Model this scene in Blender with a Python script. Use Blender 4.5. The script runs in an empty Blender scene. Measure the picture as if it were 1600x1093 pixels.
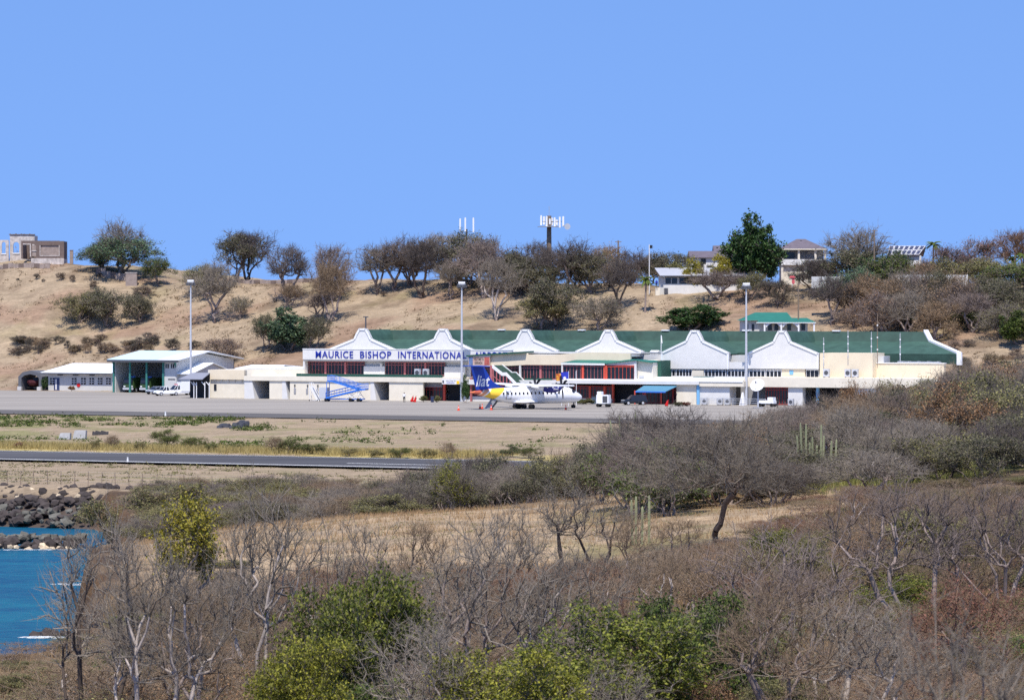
import bpy, bmesh, math, random
import numpy as np
from mathutils import Vector, Matrix
R = math.radians
rng = np.random.default_rng(7)
random.seed(7)
SC = bpy.context.scene
COL = SC.collection

# ---------------------------------------------------------------- camera, sky, sun, exposure
FPX, CX, HY, EYE = 6000.0, 800.0, 475.0, 17.7      # focal length in photo pixels, centre column, horizon row, eye height
cam_d = bpy.data.cameras.new('camera'); cam = bpy.data.objects.new('camera', cam_d); COL.objects.link(cam)
cam.location = (0, 0, EYE); cam.rotation_euler = (R(90), 0, 0)
cam_d.sensor_width = 36.0; cam_d.lens = FPX / 1600 * 36; cam_d.shift_y = -(546.5 - HY) / 1600
cam_d.clip_start = 0.5; cam_d.clip_end = 120000
SC.camera = cam
cam_d.dof.use_dof = True; cam_d.dof.focus_distance = 190; cam_d.dof.aperture_fstop = 6.3
SUN_EL, SUN_AZ = R(60), R(-5)                      # azimuth: to the right of straight behind the camera
w = bpy.data.worlds.new('World'); SC.world = w; w.use_nodes = True
nt = w.node_tree; bg = nt.nodes['Background']
sky = nt.nodes.new('ShaderNodeTexSky'); sky.sky_type = 'NISHITA'; sky.sun_disc = False
sky.sun_elevation = SUN_EL; sky.sun_rotation = math.pi - SUN_AZ
sky.altitude = 0; sky.air_density = 1.0; sky.dust_density = 0.0; sky.ozone_density = 3.0
hsv = nt.nodes.new('ShaderNodeHueSaturation'); hsv.inputs['Hue'].default_value = 0.511; hsv.inputs['Saturation'].default_value = 1.16; hsv.inputs['Value'].default_value = 1.17
# clear dry-season air: the sky is an even blue down to the ridge, so the lookup is lifted off the pale horizon band
tcw = nt.nodes.new('ShaderNodeTexCoord'); mpw = nt.nodes.new('ShaderNodeMapping'); mpw.inputs['Scale'].default_value = (1, 1, 0.6); mpw.inputs['Location'].default_value = (0, 0, 0.32)
nt.links.new(tcw.outputs['Generated'], mpw.inputs['Vector']); nrw = nt.nodes.new('ShaderNodeVectorMath'); nrw.operation = 'NORMALIZE'
nt.links.new(mpw.outputs[0], nrw.inputs[0]); nt.links.new(nrw.outputs[0], sky.inputs['Vector'])
nt.links.new(sky.outputs[0], hsv.inputs['Color']); nt.links.new(hsv.outputs[0], bg.inputs['Color'])
bg.inputs['Strength'].default_value = 0.15
sun_d = bpy.data.lights.new('sun', 'SUN'); sun_d.energy = 4.6; sun_d.angle = R(0.53); sun_d.color = (1.0, 0.93, 0.83)
sun = bpy.data.objects.new('sun', sun_d); COL.objects.link(sun)
S = Vector((math.cos(SUN_EL) * math.sin(SUN_AZ), -math.cos(SUN_EL) * math.cos(SUN_AZ), math.sin(SUN_EL)))
sun.rotation_euler = S.to_track_quat('Z', 'Y').to_euler(); sun.location = (0, 0, 300)
SC.view_settings.view_transform = 'Standard'; SC.view_settings.look = 'None'
SC.view_settings.exposure = 0.3; SC.view_settings.gamma = 1.0; SC.view_settings.use_curve_mapping = False
SC.render.engine = 'CYCLES'; SC.cycles.max_bounces = 6; SC.cycles.diffuse_bounces = 3; SC.cycles.transparent_max_bounces = 6
SC.cycles.use_denoising = False; SC.cycles.use_adaptive_sampling = False; SC.cycles.sample_clamp_indirect = 3.0; SC.cycles.sample_clamp_direct = 12.0

# ---------------------------------------------------------------- helpers
def lin(r, g, b):
    f = lambda c: ((c / 255 + 0.055) / 1.055) ** 2.4 if c > 10 else c / 255 / 12.92
    return (f(r), f(g), f(b), 1)

MATS = {}
def mat(name, col, rough=0.8, var=0.0, scale=1.0, metal=0.0, bump=0.0, objvar=0.0, island=0.0, col2=None, spec=0.3, trans=0.0):
    """principled material; var = noise variation of the value, objvar = random value per object, island = per loose piece"""
    if name in MATS: return MATS[name]
    m = bpy.data.materials.new(name); m.use_nodes = True; n = m.node_tree; L = n.links
    p = n.nodes['Principled BSDF']; p.inputs['Roughness'].default_value = rough; p.inputs['Metallic'].default_value = metal
    p.inputs['Specular IOR Level'].default_value = spec
    c = tuple(col[:3]) + (1,)
    p.inputs['Base Color'].default_value = c
    if trans:
        p.inputs['Transmission Weight'].default_value = trans
    if var or objvar or island or bump or col2:
        rgb = n.nodes.new('ShaderNodeRGB'); rgb.outputs[0].default_value = c
        cur = rgb.outputs[0]
        tc = n.nodes.new('ShaderNodeTexCoord')
        nz = n.nodes.new('ShaderNodeTexNoise'); nz.inputs['Scale'].default_value = scale; nz.inputs['Detail'].default_value = 5; nz.inputs['Roughness'].default_value = 0.65
        L.new(tc.outputs['Object'], nz.inputs['Vector'])
        if col2:
            mr = n.nodes.new('ShaderNodeMapRange'); mr.inputs['From Min'].default_value = 0.38; mr.inputs['From Max'].default_value = 0.62
            src = nz.outputs['Fac']
            if island:
                g = n.nodes.new('ShaderNodeNewGeometry'); src = g.outputs['Random Per Island']; mr.inputs['From Min'].default_value = 0; mr.inputs['From Max'].default_value = 1
            L.new(src, mr.inputs['Value'])
            mx = n.nodes.new('ShaderNodeMix'); mx.data_type = 'RGBA'; mx.inputs['B'].default_value = tuple(col2[:3]) + (1,)
            L.new(mr.outputs[0], mx.inputs['Factor']); L.new(cur, mx.inputs['A']); cur = mx.outputs['Result']
        def scale_by(sock, amt, cur):
            mr = n.nodes.new('ShaderNodeMapRange'); mr.inputs['To Min'].default_value = 1 - amt; mr.inputs['To Max'].default_value = 1 + amt
            L.new(sock, mr.inputs['Value'])
            v = n.nodes.new('ShaderNodeVectorMath'); v.operation = 'SCALE'
            L.new(cur, v.inputs[0]); L.new(mr.outputs[0], v.inputs['Scale']); return v.outputs[0]
        if var:
            mr0 = n.nodes.new('ShaderNodeMapRange'); mr0.inputs['From Min'].default_value = 0.3; mr0.inputs['From Max'].default_value = 0.7
            L.new(nz.outputs['Fac'], mr0.inputs['Value']); cur = scale_by(mr0.outputs[0], var, cur)
        if objvar:
            oi = n.nodes.new('ShaderNodeObjectInfo'); cur = scale_by(oi.outputs['Random'], objvar, cur)
        if island:
            g = n.nodes.new('ShaderNodeNewGeometry'); cur = scale_by(g.outputs['Random Per Island'], island, cur)
        L.new(cur, p.inputs['Base Color'])
        if bump:
            b = n.nodes.new('ShaderNodeBump'); b.inputs['Strength'].default_value = bump; b.inputs['Distance'].default_value = 0.2
            L.new(nz.outputs['Fac'], b.inputs['Height']); L.new(b.outputs[0], p.inputs['Normal'])
    MATS[name] = m
    return m

def tag(o, label=None, cat=None, group=None, kind=None):
    if label: o['label'] = label
    if cat: o['category'] = cat
    if group: o['group'] = group
    if kind: o['kind'] = kind
    return o

def empty(name, loc=(0, 0, 0), rz=0.0, label=None, cat=None, group=None, parent=None):
    o = bpy.data.objects.new(name, None); COL.objects.link(o); o.location = loc; o.rotation_euler = (0, 0, rz)
    o.empty_display_size = 0.2
    if parent: o.parent = parent
    return tag(o, label, cat, group)

def link(name, me, parent=None, loc=None, rz=None, scale=None):
    o = bpy.data.objects.new(name, me); COL.objects.link(o)
    if parent: o.parent = parent
    if loc is not None: o.location = loc
    if rz is not None: o.rotation_euler = (0, 0, rz)
    if scale is not None: o.scale = scale
    return o

def np_mesh(name, V, F, m=None, smooth=False):
    """V (n,3) array; F (k,3) or (k,4) array, or list of such arrays"""
    me = bpy.data.meshes.new(name)
    Fs = F if isinstance(F, list) else [F]
    Fs = [np.asarray(f, dtype=np.int32) for f in Fs if len(f)]
    loops = np.concatenate([f.ravel() for f in Fs]); tot = np.concatenate([np.full(len(f), f.shape[1], np.int32) for f in Fs])
    me.vertices.add(len(V)); me.vertices.foreach_set('co', np.asarray(V, np.float32).ravel())
    me.loops.add(len(loops)); me.loops.foreach_set('vertex_index', loops)
    me.polygons.add(len(tot)); st = np.concatenate([[0], np.cumsum(tot)[:-1]]).astype(np.int32)
    me.polygons.foreach_set('loop_start', st); me.polygons.foreach_set('loop_total', tot)
    if smooth: me.polygons.foreach_set('use_smooth', np.ones(len(tot), bool))
    me.update(calc_edges=True)
    if m: me.materials.append(m)
    return me

class MB:
    """collects boxes, prisms, tubes and so on into ONE mesh"""
    def __init__(s): s.v = []; s.f = []
    def add(s, vs, fs):
        b = len(s.v); s.v += [tuple(map(float, q)) for q in vs]; s.f += [tuple(i + b for i in f) for f in fs]; return s
    def box(s, x0, x1, y0, y1, z0, z1):
        x0, x1 = min(x0, x1), max(x0, x1); y0, y1 = min(y0, y1), max(y0, y1); z0, z1 = min(z0, z1), max(z0, z1)
        return s.add([(x0, y0, z0), (x1, y0, z0), (x1, y1, z0), (x0, y1, z0), (x0, y0, z1), (x1, y0, z1), (x1, y1, z1), (x0, y1, z1)],
                     [(0, 3, 2, 1), (4, 5, 6, 7), (0, 1, 5, 4), (1, 2, 6, 5), (2, 3, 7, 6), (3, 0, 4, 7)])
    def hexa(s, pts):     # 8 points ordered as in box
        return s.add(pts, [(0, 3, 2, 1), (4, 5, 6, 7), (0, 1, 5, 4), (1, 2, 6, 5), (2, 3, 7, 6), (3, 0, 4, 7)])
    def extr_y(s, poly, y0, y1):      # poly of (x,z), extruded along y
        n = len(poly); a = sum(poly[i][0] * poly[(i + 1) % n][1] - poly[(i + 1) % n][0] * poly[i][1] for i in range(n))
        if a < 0: poly = poly[::-1]
        vs = [(x, y0, z) for x, z in poly] + [(x, y1, z) for x, z in poly]
        fs = [tuple(range(n)), tuple(range(2 * n - 1, n - 1, -1))] + [(i, i + n, (i + 1) % n + n, (i + 1) % n) for i in range(n)]
        return s.add(vs, fs)
    def extr_x(s, poly, x0, x1):      # poly of (y,z), extruded along x
        n = len(poly); a = sum(poly[i][0] * poly[(i + 1) % n][1] - poly[(i + 1) % n][0] * poly[i][1] for i in range(n))
        if a < 0: poly = poly[::-1]
        vs = [(x1, y, z) for y, z in poly] + [(x0, y, z) for y, z in poly]
        fs = [tuple(range(n)), tuple(range(2 * n - 1, n - 1, -1))] + [(i, i + n, (i + 1) % n + n, (i + 1) % n) for i in range(n)]
        return s.add(vs, fs)
    def extr_z(s, poly, z0, z1):
        n = len(poly); a = sum(poly[i][0] * poly[(i + 1) % n][1] - poly[(i + 1) % n][0] * poly[i][1] for i in range(n))
        if a < 0: poly = poly[::-1]
        vs = [(x, y, z0) for x, y in poly] + [(x, y, z1) for x, y in poly]
        fs = [tuple(range(n - 1, -1, -1)), tuple(range(n, 2 * n))] + [(i, (i + 1) % n, (i + 1) % n + n, i + n) for i in range(n)]
        return s.add(vs, fs)
    def slab(s, quad, th):            # four points of a sloped sheet, thickened downwards
        q = [Vector(p) for p in quad]; nrm = (q[1] - q[0]).cross(q[3] - q[0]).normalized()
        if nrm.z < 0: q = q[::-1]; nrm = -nrm
        lo = [p - nrm * th for p in q]
        return s.hexa([*lo, *q])
    def tube(s, p0, p1, r0, r1=None, n=8, cap=True):
        r1 = r0 if r1 is None else r1
        a, b = Vector(p0), Vector(p1); d = (b - a)
        if d.length < 1e-6: return s
        d.normalize(); u = d.orthogonal().normalized(); w_ = d.cross(u)
        vs = []
        for c, r in ((a, r0), (b, r1)):
            for i in range(n):
                t = 2 * math.pi * i / n; vs.append(c + u * (r * math.cos(t)) + w_ * (r * math.sin(t)))
        fs = [(i, (i + 1) % n, (i + 1) % n + n, i + n) for i in range(n)]
        if cap: fs += [tuple(range(n - 1, -1, -1)), tuple(range(n, 2 * n))]
        return s.add(vs, fs)
    def path(s, pts, r, n=6):
        for a, b in zip(pts[:-1], pts[1:]): s.tube(a, b, r, r, n)
        return s
    def rings(s, rings, cap=True):    # loft between equal rings of points
        n = len(rings[0]); vs = [p for r in rings for p in r]; fs = []
        for k in range(len(rings) - 1):
            for i in range(n): fs.append((k * n + i, k * n + (i + 1) % n, (k + 1) * n + (i + 1) % n, (k + 1) * n + i))
        if cap: fs += [tuple(range(n - 1, -1, -1)), tuple(range((len(rings) - 1) * n, len(rings) * n))]
        return s.add(vs, fs)
    def mesh(s, name, m=None, smooth=False, bevel=0.0, recalc=False):
        me = bpy.data.meshes.new(name); me.from_pydata(s.v, [], s.f)
        if bevel or recalc:
            bm = bmesh.new(); bm.from_mesh(me)
            if recalc: bmesh.ops.recalc_face_normals(bm, faces=bm.faces)
            if bevel: bmesh.ops.bevel(bm, geom=list(bm.edges), offset=bevel, segments=2, affect='EDGES', clamp_overlap=True)
            bm.to_mesh(me); bm.free()
        if smooth:
            me.polygons.foreach_set('use_smooth', np.ones(len(me.polygons), bool))
        if m: me.materials.append(m)
        me.update(); return me
    def build(s, name, m, parent=None, loc=None, rz=None, smooth=False, bevel=0.0, recalc=False):
        o = link(name, s.mesh(name, m, smooth, bevel, recalc), parent, loc, rz)
        if smooth:
            md = o.modifiers.new('split', 'EDGE_SPLIT'); md.split_angle = R(40)
        return o

def copy_tree(o, parent=None):
    c = o.copy(); COL.objects.link(c); c.parent = parent
    for ch in list(o.children): copy_tree(ch, c)
    return c

def text_mesh(body, m, depth=0.05, bold=0.0, shear=0.0, space=1.0):
    cu = bpy.data.curves.new('lettering', 'FONT'); cu.body = body; cu.extrude = depth; cu.offset = bold; cu.shear = shear; cu.size = 1.0; cu.space_character = space
    cu.resolution_u = 3
    o = bpy.data.objects.new('lettering', cu); COL.objects.link(o)
    dg = bpy.context.evaluated_depsgraph_get(); me = bpy.data.meshes.new_from_object(o.evaluated_get(dg))
    bpy.data.objects.remove(o); bpy.data.curves.remove(cu)
    me.materials.clear(); me.materials.append(m)
    return me
def fit_text(me, x0, x1, z0, z1, y, ymirror=False):
    """scale a text mesh to the box x0..x1, z0..z1 on the plane y, facing -y"""
    n = len(me.vertices); c = np.zeros(n * 3, np.float32); me.vertices.foreach_get('co', c); c = c.reshape(-1, 3)
    lo, hi = c.min(0), c.max(0); o = np.empty_like(c)
    o[:, 0] = x0 + (c[:, 0] - lo[0]) / (hi[0] - lo[0]) * (x1 - x0)
    o[:, 2] = z0 + (c[:, 1] - lo[1]) / (hi[1] - lo[1]) * (z1 - z0)
    o[:, 1] = y - c[:, 2]
    me.vertices.foreach_set('co', o.ravel()); me.update()
    return me

# ---------------------------------------------------------------- site frame: the airfield lies turned 26 degrees, its right end nearer
TH = R(26); CT, ST = math.cos(TH), math.sin(TH); D0 = 696.0
def W(s, t, z=0.0): return Vector((s * CT + t * ST, D0 - s * ST + t * CT, z))
def px_s(px, t):
    k = (px - CX) / FPX; return (k * (D0 + t * CT) - t * ST) / (CT + k * ST)
def px_z(px, py, t):
    s = px_s(px, t); d = D0 - s * ST + t * CT; return EYE - (py - HY) * d / FPX

# ---------------------------------------------------------------- terrain
def sstep(a, b, x): q = np.clip((x - a) / (b - a), 0, 1); return q * q * (3 - 2 * q)
def vnoise(x, y, seed=0):
    xi = np.floor(x).astype(np.int64); yi = np.floor(y).astype(np.int64); fx = x - xi; fy = y - yi
    def hsh(a, b):
        h = (a * 374761393 + b * 668265263 + seed * 974711) & 0x7fffffff; h = ((h ^ (h >> 13)) * 1274126177) & 0x7fffffff
        return ((h ^ (h >> 16)) & 0xffff) / 65535.0
    fx = fx * fx * (3 - 2 * fx); fy = fy * fy * (3 - 2 * fy)
    return (hsh(xi, yi) * (1 - fx) + hsh(xi + 1, yi) * fx) * (1 - fy) + (hsh(xi, yi + 1) * (1 - fx) + hsh(xi + 1, yi + 1) * fx) * fy
def fbm(x, y, seed=0, o=4):
    r = 0; a = 0.5
    for i in range(o): r = r + a * vnoise(x, y, seed + i); x = x * 2.03; y = y * 2.03; a *= 0.5
    return r
SEA = -6.0
GP = np.array([-600, 0, 200, 400, 650, 900, 1150, 1400, 1600, 2200], float)
GD = np.array([-60, 0, 40, 75, 110, 150, 190, 220, 260, 300, 350, 400, 450, 520, 600], float)
GZ = np.array([
 [15.5] * 10, [15.9] * 10, [12.2] * 10,
 [9.0, 9.0, 9.0, 9.1, 9.2, 9.3, 9.4, 9.5, 9.5, 9.6],
 [6.8, 7.0, 7.1, 7.2, 7.4, 7.7, 8.2, 8.6, 8.8, 9.0],
 [5.2, 5.4, 5.6, 5.9, 6.3, 6.6, 7.2, 7.8, 8.2, 8.8],
 [5.0, 5.0, 5.2, 5.4, 5.9, 6.2, 7.0, 7.8, 8.5, 9.2],
 [3.0, 3.0, 4.0, 4.9, 5.8, 5.9, 6.9, 7.8, 8.6, 9.6],
 [0.0, 0.0, 1.0, 2.6, 3.4, 4.6, 6.2, 7.6, 8.8, 10.],
 [-2., -2., -1., 0.3, 1.0, 2.0, 5.0, 7.2, 8.8, 10.5],
 [-2.2, -2.2, -2., -1.2, -.8, 0.0, 3.0, 6.0, 8.5, 10.5],
 [-2.3, -2.3, -2.3, -2.3, -2., -1.5, 1.0, 4.5, 7.0, 10.],
 [-2.2, -2.2, -2.2, -2.2, -2.2, -2., -.5, 2.0, 5.0, 8.],
 [-1.2, -1.2, -1.2, -1.2, -1.2, -1.2, -1.2, 0.0, 2.0, 4.],
 [0, 0, 0, 0, 0, 0, 0, 0, 0, 0]], float)
def fg_h(px, d):
    i = np.clip(np.searchsorted(GD, d) - 1, 0, len(GD) - 2); j = np.clip(np.searchsorted(GP, px) - 1, 0, len(GP) - 2)
    a = np.clip((d - GD[i]) / (GD[i + 1] - GD[i]), 0, 1); b = np.clip((px - GP[j]) / (GP[j + 1] - GP[j]), 0, 1)
    b = b * b * (3 - 2 * b) * 0.5 + b * 0.5
    return (GZ[i, j] * (1 - b) + GZ[i, j + 1] * b) * (1 - a) + (GZ[i + 1, j] * (1 - b) + GZ[i + 1, j + 1] * b) * a
COAST_D = [-60, 60, 100, 116, 126, 150, 190, 230, 300, 372, 400, 415, 440]
COAST_X = [-120, -60, -27, -17.5, -14.2, -16.3, -20.9, -24.5, -30, -37, -41, -43, -45]
def site_h(s, t):
    z = np.interp(t, [-275, -262, -219, -217, -189, -187, -140, -108, -103, 25], [-2.3, -2.3, -2.1, -2.3, -2.3, -2.05, -1.95, -0.35, -0.06, -0.06])
    crest = np.interp(s, [-300, -197, -172, -152, -60, -18, 10, 55, 200], [24, 27.6, 26.6, 23.4, 22.6, 20.8, 22, 22, 20])
    t_off = np.interp(s, [-140, -95, -60], [30, 12, 0])          # the hill foot stands further back behind the fire station
    P = np.interp(t - t_off * sstep(150, 40, t), [25, 45, 60, 80, 100, 118, 130, 150, 250, 420, 560], [0, .07, .2, .43, .67, .9, 1.0, 1.0, .85, .2, -.5])
    return z + crest * P
def height(x, y, fine=True):
    x = np.asarray(x, float); y = np.asarray(y, float)
    d = y; px = CX + FPX * x / np.maximum(d + 0.0, 20.0)
    px = np.clip(px, -600, 2200)
    s = x * CT - (y - D0) * ST; t = x * ST + (y - D0) * CT
    zs = site_h(s, t)
    zf = fg_h(px, d)
    wl = sstep(-284, -264, t)                               # left and middle: joins at the fence line
    wr = sstep(480, 565, d)                                 # right: the scrub ridge runs on further
    r = sstep(900, 1180, px)
    wgt = wl * (1 - r) + wr * r
    z = zf * (1 - wgt) + zs * wgt
    n1 = fbm(x / 14, y / 14, 3) - 0.47
    rough = np.where(t > 30, 1.0, 0.35) * np.where((t > -262) & (t <= 30), 0.12, 1)
    z = z + n1 * 2.2 * rough * sstep(30, 60, np.where(t > -103, t, 1000.0)) 
    if fine:
        z = z + (fbm(x / 3.1, y / 3.1, 9, 3) - 0.44) * 0.5 * rough * np.where(t > -103, sstep(28, 50, t), 1)
    # rocky cut bank behind the fire station
    bank = np.exp(-((t - 93 + (s + 150) * 0.10) / 3.5) ** 2) * sstep(-215, -190, s) * sstep(-118, -140, s)
    z = z + bank * (fbm(x / 4.0, y / 4.0, 21, 4) - 0.3) * 3.2
    # coast
    xc = np.interp(d, COAST_D, COAST_X) + (fbm(d / 9, d * 0 + 3.3, 5, 3) - 0.45) * 3
    sea_w = sstep(0.0, -2.6, x - xc) * sstep(-272, -276, t)
    cliff = np.interp(t, [-296, -285, -273, -270], [-9, -7.2, -3.4, -2.4])
    z = np.where((x < xc) & (t < -270), z * (1 - sea_w) + np.where(t > -298, np.minimum(cliff, z), -9.0) * sea_w, z)
    return z
def hz(x, y): return float(height(np.array([x]), np.array([y]))[0])

_DD = np.concatenate([np.arange(20, 320, 0.5), np.arange(320, 1250, 1.0)])
def hit(px, py, dmin=20.0):
    """where the sight line through this spot of the photograph meets the ground"""
    k = (px - CX) / FPX; dd = _DD[_DD >= dmin]
    zr = EYE - (py - HY) * dd / FPX; zt = height(k * dd, dd)
    i = np.argmax(zt >= zr)
    if not (zt >= zr).any(): i = len(dd) - 1
    d = dd[i]; return Vector((k * d, d, float(zt[i])))
def at(px, py, d): return Vector(((px - CX) / FPX * d, d, EYE - (py - HY) * d / FPX))
def on(px, d):
    x = (px - CX) / FPX * d; return Vector((x, d, hz(x, d)))

# ground sheet: fine where it is near, one mesh reaching past the ridge
rows = np.concatenate([np.arange(-40, 60, 4), np.arange(60, 260, 0.8), np.arange(260, 460, 1.6), np.arange(460, 720, 4), np.arange(720, 960, 1.8), np.arange(960, 1500, 15)])
colsk = np.concatenate([np.linspace(-0.5, -0.15, 20, endpoint=False), np.linspace(-0.15, 0.15, 300), np.linspace(0.152, 0.5, 20)])
YY = np.repeat(rows[:, None], len(colsk), 1); XX = colsk[None, :] * (np.maximum(YY, 0) + 25)
ZZ = height(XX, YY)
V = np.stack([XX, YY, ZZ], -1).reshape(-1, 3); nr, nc = len(rows), len(colsk)
ii = (np.arange(nr - 1)[:, None] * nc + np.arange(nc - 1)[None, :]).ravel()
ground_me = np_mesh('ground', V, np.stack([ii, ii + 1, ii + nc + 1, ii + nc], 1), None, True)
# soil colours by zone (dry grass, red earth, sand, green grass), as a colour attribute
x_, y_ = V[:, 0], V[:, 1]; s_ = x_ * CT - (y_ - D0) * ST; t_ = x_ * ST + (y_ - D0) * CT; px_ = CX + FPX * x_ / np.maximum(y_, 20)
def C3(*c): return np.array(lin(*c)[:3])
straw, red, sand, green, dark, olive = C3(160, 142, 118), C3(148, 122, 102), C3(182, 158, 126), C3(112, 122, 62), C3(98, 80, 66), C3(132, 124, 84)
col = np.tile(straw, (len(V), 1))
def blend(wt, c):
    global col
    wt = np.clip(wt, 0, 1)[:, None]; col = col * (1 - wt) + c * wt
nA = fbm(x_ / 17, y_ / 17, 31); nB = fbm(x_ / 6, y_ / 6, 41); nC = fbm(x_ / 40, y_ / 40, 51)
blend(sstep(.46, .62, nA) * (t_ > 25) * .8, red)
blend(sstep(.52, .68, nB) * (t_ > 25) * .5, dark)
blend(sstep(.55, .7, fbm(x_ / 9, y_ / 9, 71)) * (t_ > 25) * .35, olive)
blend(sstep(.50, .64, fbm(s_ / 16, t_ / 3.5, 61)) * ((t_ < -101) & (t_ > -262)) * np.interp(s_, [-60, -10, 40], [.85, .5, .35]), green)
blend((np.abs(t_ + 111) < 9) * sstep(.42, .6, fbm(s_ / 7, t_ / 4, 66)) * np.interp(s_, [-40, 0], [.9, 0]), green)
blend((np.abs(t_ + 158) < 10) * sstep(.40, .55, nB) * np.interp(s_, [-50, -20], [.8, 0]), green)
blend(((t_ > -190) & (t_ < -172)) * sstep(.3, .55, nB) * .6, C3(196, 178, 104))
fgm = (t_ < -275)
blend(fgm * 0.85, C3(112, 92, 70)); blend(fgm * sstep(.40, .55, nB) * .7, C3(74, 60, 50))  # brown leaf litter, darkened so gaps between the shrubs read as shadow
clear = sstep(150, 172, y_) * sstep(262, 235, y_) * sstep(170, 260, px_) * sstep(1420, 1260, px_)
blend(clear, sand); blend(clear * sstep(.5, .66, fbm(x_ / 8, y_ / 5, 91)) * .7, straw)
blend(clear * sstep(820, 950, px_) * sstep(1150, 1080, px_) * sstep(.40, .55, nB) * .7, olive)
blend(((px_ > 1250) & (y_ > 215) & (y_ < 300)) * .55, C3(104, 108, 56))
blend(sstep(-2.6, -4, V[:, 2]) * (t_ < -270), C3(88, 78, 72))
blend(sstep(0.6, 2.0, np.abs(np.gradient(ZZ, axis=1)).ravel() / np.maximum(np.abs(np.gradient(XX, axis=1)).ravel(), .05)) * fgm, C3(120, 92, 66))
ca = ground_me.color_attributes.new('soil', 'FLOAT_COLOR', 'POINT')
ca.data.foreach_set('color', np.concatenate([col, np.ones((len(V), 1))], 1).astype(np.float32).ravel())
gm = bpy.data.materials.new('dry_ground'); gm.use_nodes = True; n = gm.node_tree; L = n.links; p = n.nodes['Principled BSDF']
p.inputs['Roughness'].default_value = 0.95; p.inputs['Specular IOR Level'].default_value = 0.1
at_ = n.nodes.new('ShaderNodeAttribute'); at_.attribute_name = 'soil'
tc = n.nodes.new('ShaderNodeTexCoord'); cur = at_.outputs['Color']
for sc_, lo, hi, a, b in ((0.35, .3, .7, .74, 1.22), (2.2, .3, .7, .72, 1.25), (9.0, .3, .7, .8, 1.2)):
    nz = n.nodes.new('ShaderNodeTexNoise'); nz.inputs['Scale'].default_value = sc_; nz.inputs['Detail'].default_value = 6; nz.inputs['Roughness'].default_value = .7
    mp = n.nodes.new('ShaderNodeMapping'); mp.inputs['Rotation'].default_value = (0, 0, TH); mp.inputs['Scale'].default_value = (.45, 1, 1)
    L.new(tc.outputs['Object'], mp.inputs['Vector']); L.new(mp.outputs[0], nz.inputs['Vector'])
    mr = n.nodes.new('ShaderNodeMapRange'); mr.inputs['From Min'].default_value = lo; mr.inputs['From Max'].default_value = hi; mr.inputs['To Min'].default_value = a; mr.inputs['To Max'].default_value = b
    L.new(nz.outputs['Fac'], mr.inputs['Value'])
    vm = n.nodes.new('ShaderNodeVectorMath'); vm.operation = 'SCALE'; L.new(cur, vm.inputs[0]); L.new(mr.outputs[0], vm.inputs['Scale']); cur = vm.outputs[0]
L.new(cur, p.inputs['Base Color'])
bp = n.nodes.new('ShaderNodeBump'); bp.inputs['Strength'].default_value = .6; bp.inputs['Distance'].default_value = .3; L.new(nz.outputs['Fac'], bp.inputs['Height']); L.new(bp.outputs[0], p.inputs['Normal'])
ground_me.materials.append(gm)
tag(link('ground', ground_me), 'dry grass and bare earth of hillside, airfield and clearing', 'ground', kind='structure')

# sea
sm = bpy.data.materials.new('sea_water'); sm.use_nodes = True; n = sm.node_tree; L = n.links; p = n.nodes['Principled BSDF']
p.inputs['Roughness'].default_value = 0.35; p.inputs['Specular IOR Level'].default_value = 0.08
tc = n.nodes.new('ShaderNodeTexCoord'); mp = n.nodes.new('ShaderNodeMapping'); mp.inputs['Scale'].default_value = (.35, 1, 1); L.new(tc.outputs['Object'], mp.inputs['Vector'])
n1 = n.nodes.new('ShaderNodeTexNoise'); n1.inputs['Scale'].default_value = .09; n1.inputs['Detail'].default_value = 5; L.new(mp.outputs[0], n1.inputs['Vector'])
cr = n.nodes.new('ShaderNodeValToRGB'); cr.color_ramp.elements[0].position = .40; cr.color_ramp.elements[0].color = (.004, .06, .14, 1); cr.color_ramp.elements[1].position = .60; cr.color_ramp.elements[1].color = (.010, .15, .215, 1)
L.new(cr.outputs[0], p.inputs['Base Color'])
n2 = n.nodes.new('ShaderNodeTexNoise'); n2.inputs['Scale'].default_value = 1.3; n2.inputs['Detail'].default_value = 8; n2.inputs['Roughness'].default_value = .7; L.new(mp.outputs[0], n2.inputs['Vector'])
av = n.nodes.new('ShaderNodeMath'); av.operation = 'MULTIPLY_ADD'; av.inputs[1].default_value = .55; n3 = n.nodes.new('ShaderNodeMath'); n3.operation = 'MULTIPLY'; n3.inputs[1].default_value = .45; L.new(n1.outputs['Fac'], n3.inputs[0]); L.new(n2.outputs['Fac'], av.inputs[0]); L.new(n3.outputs[0], av.inputs[2]); L.new(av.outputs[0], cr.inputs['Fac'])
bp = n.nodes.new('ShaderNodeBump'); bp.inputs['Strength'].default_value = .8; bp.inputs['Distance'].default_value = .5; L.new(n2.outputs['Fac'], bp.inputs['Height']); L.new(bp.outputs[0], p.inputs['Normal'])
tag(MB().add([(-60000, -3000, SEA), (60000, -3000, SEA), (60000, 90000, SEA), (-60000, 90000, SEA)], [(0, 1, 2, 3)]).build('sea', sm), 'blue sea water of the cove below the cliff', 'sea', kind='structure')

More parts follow.
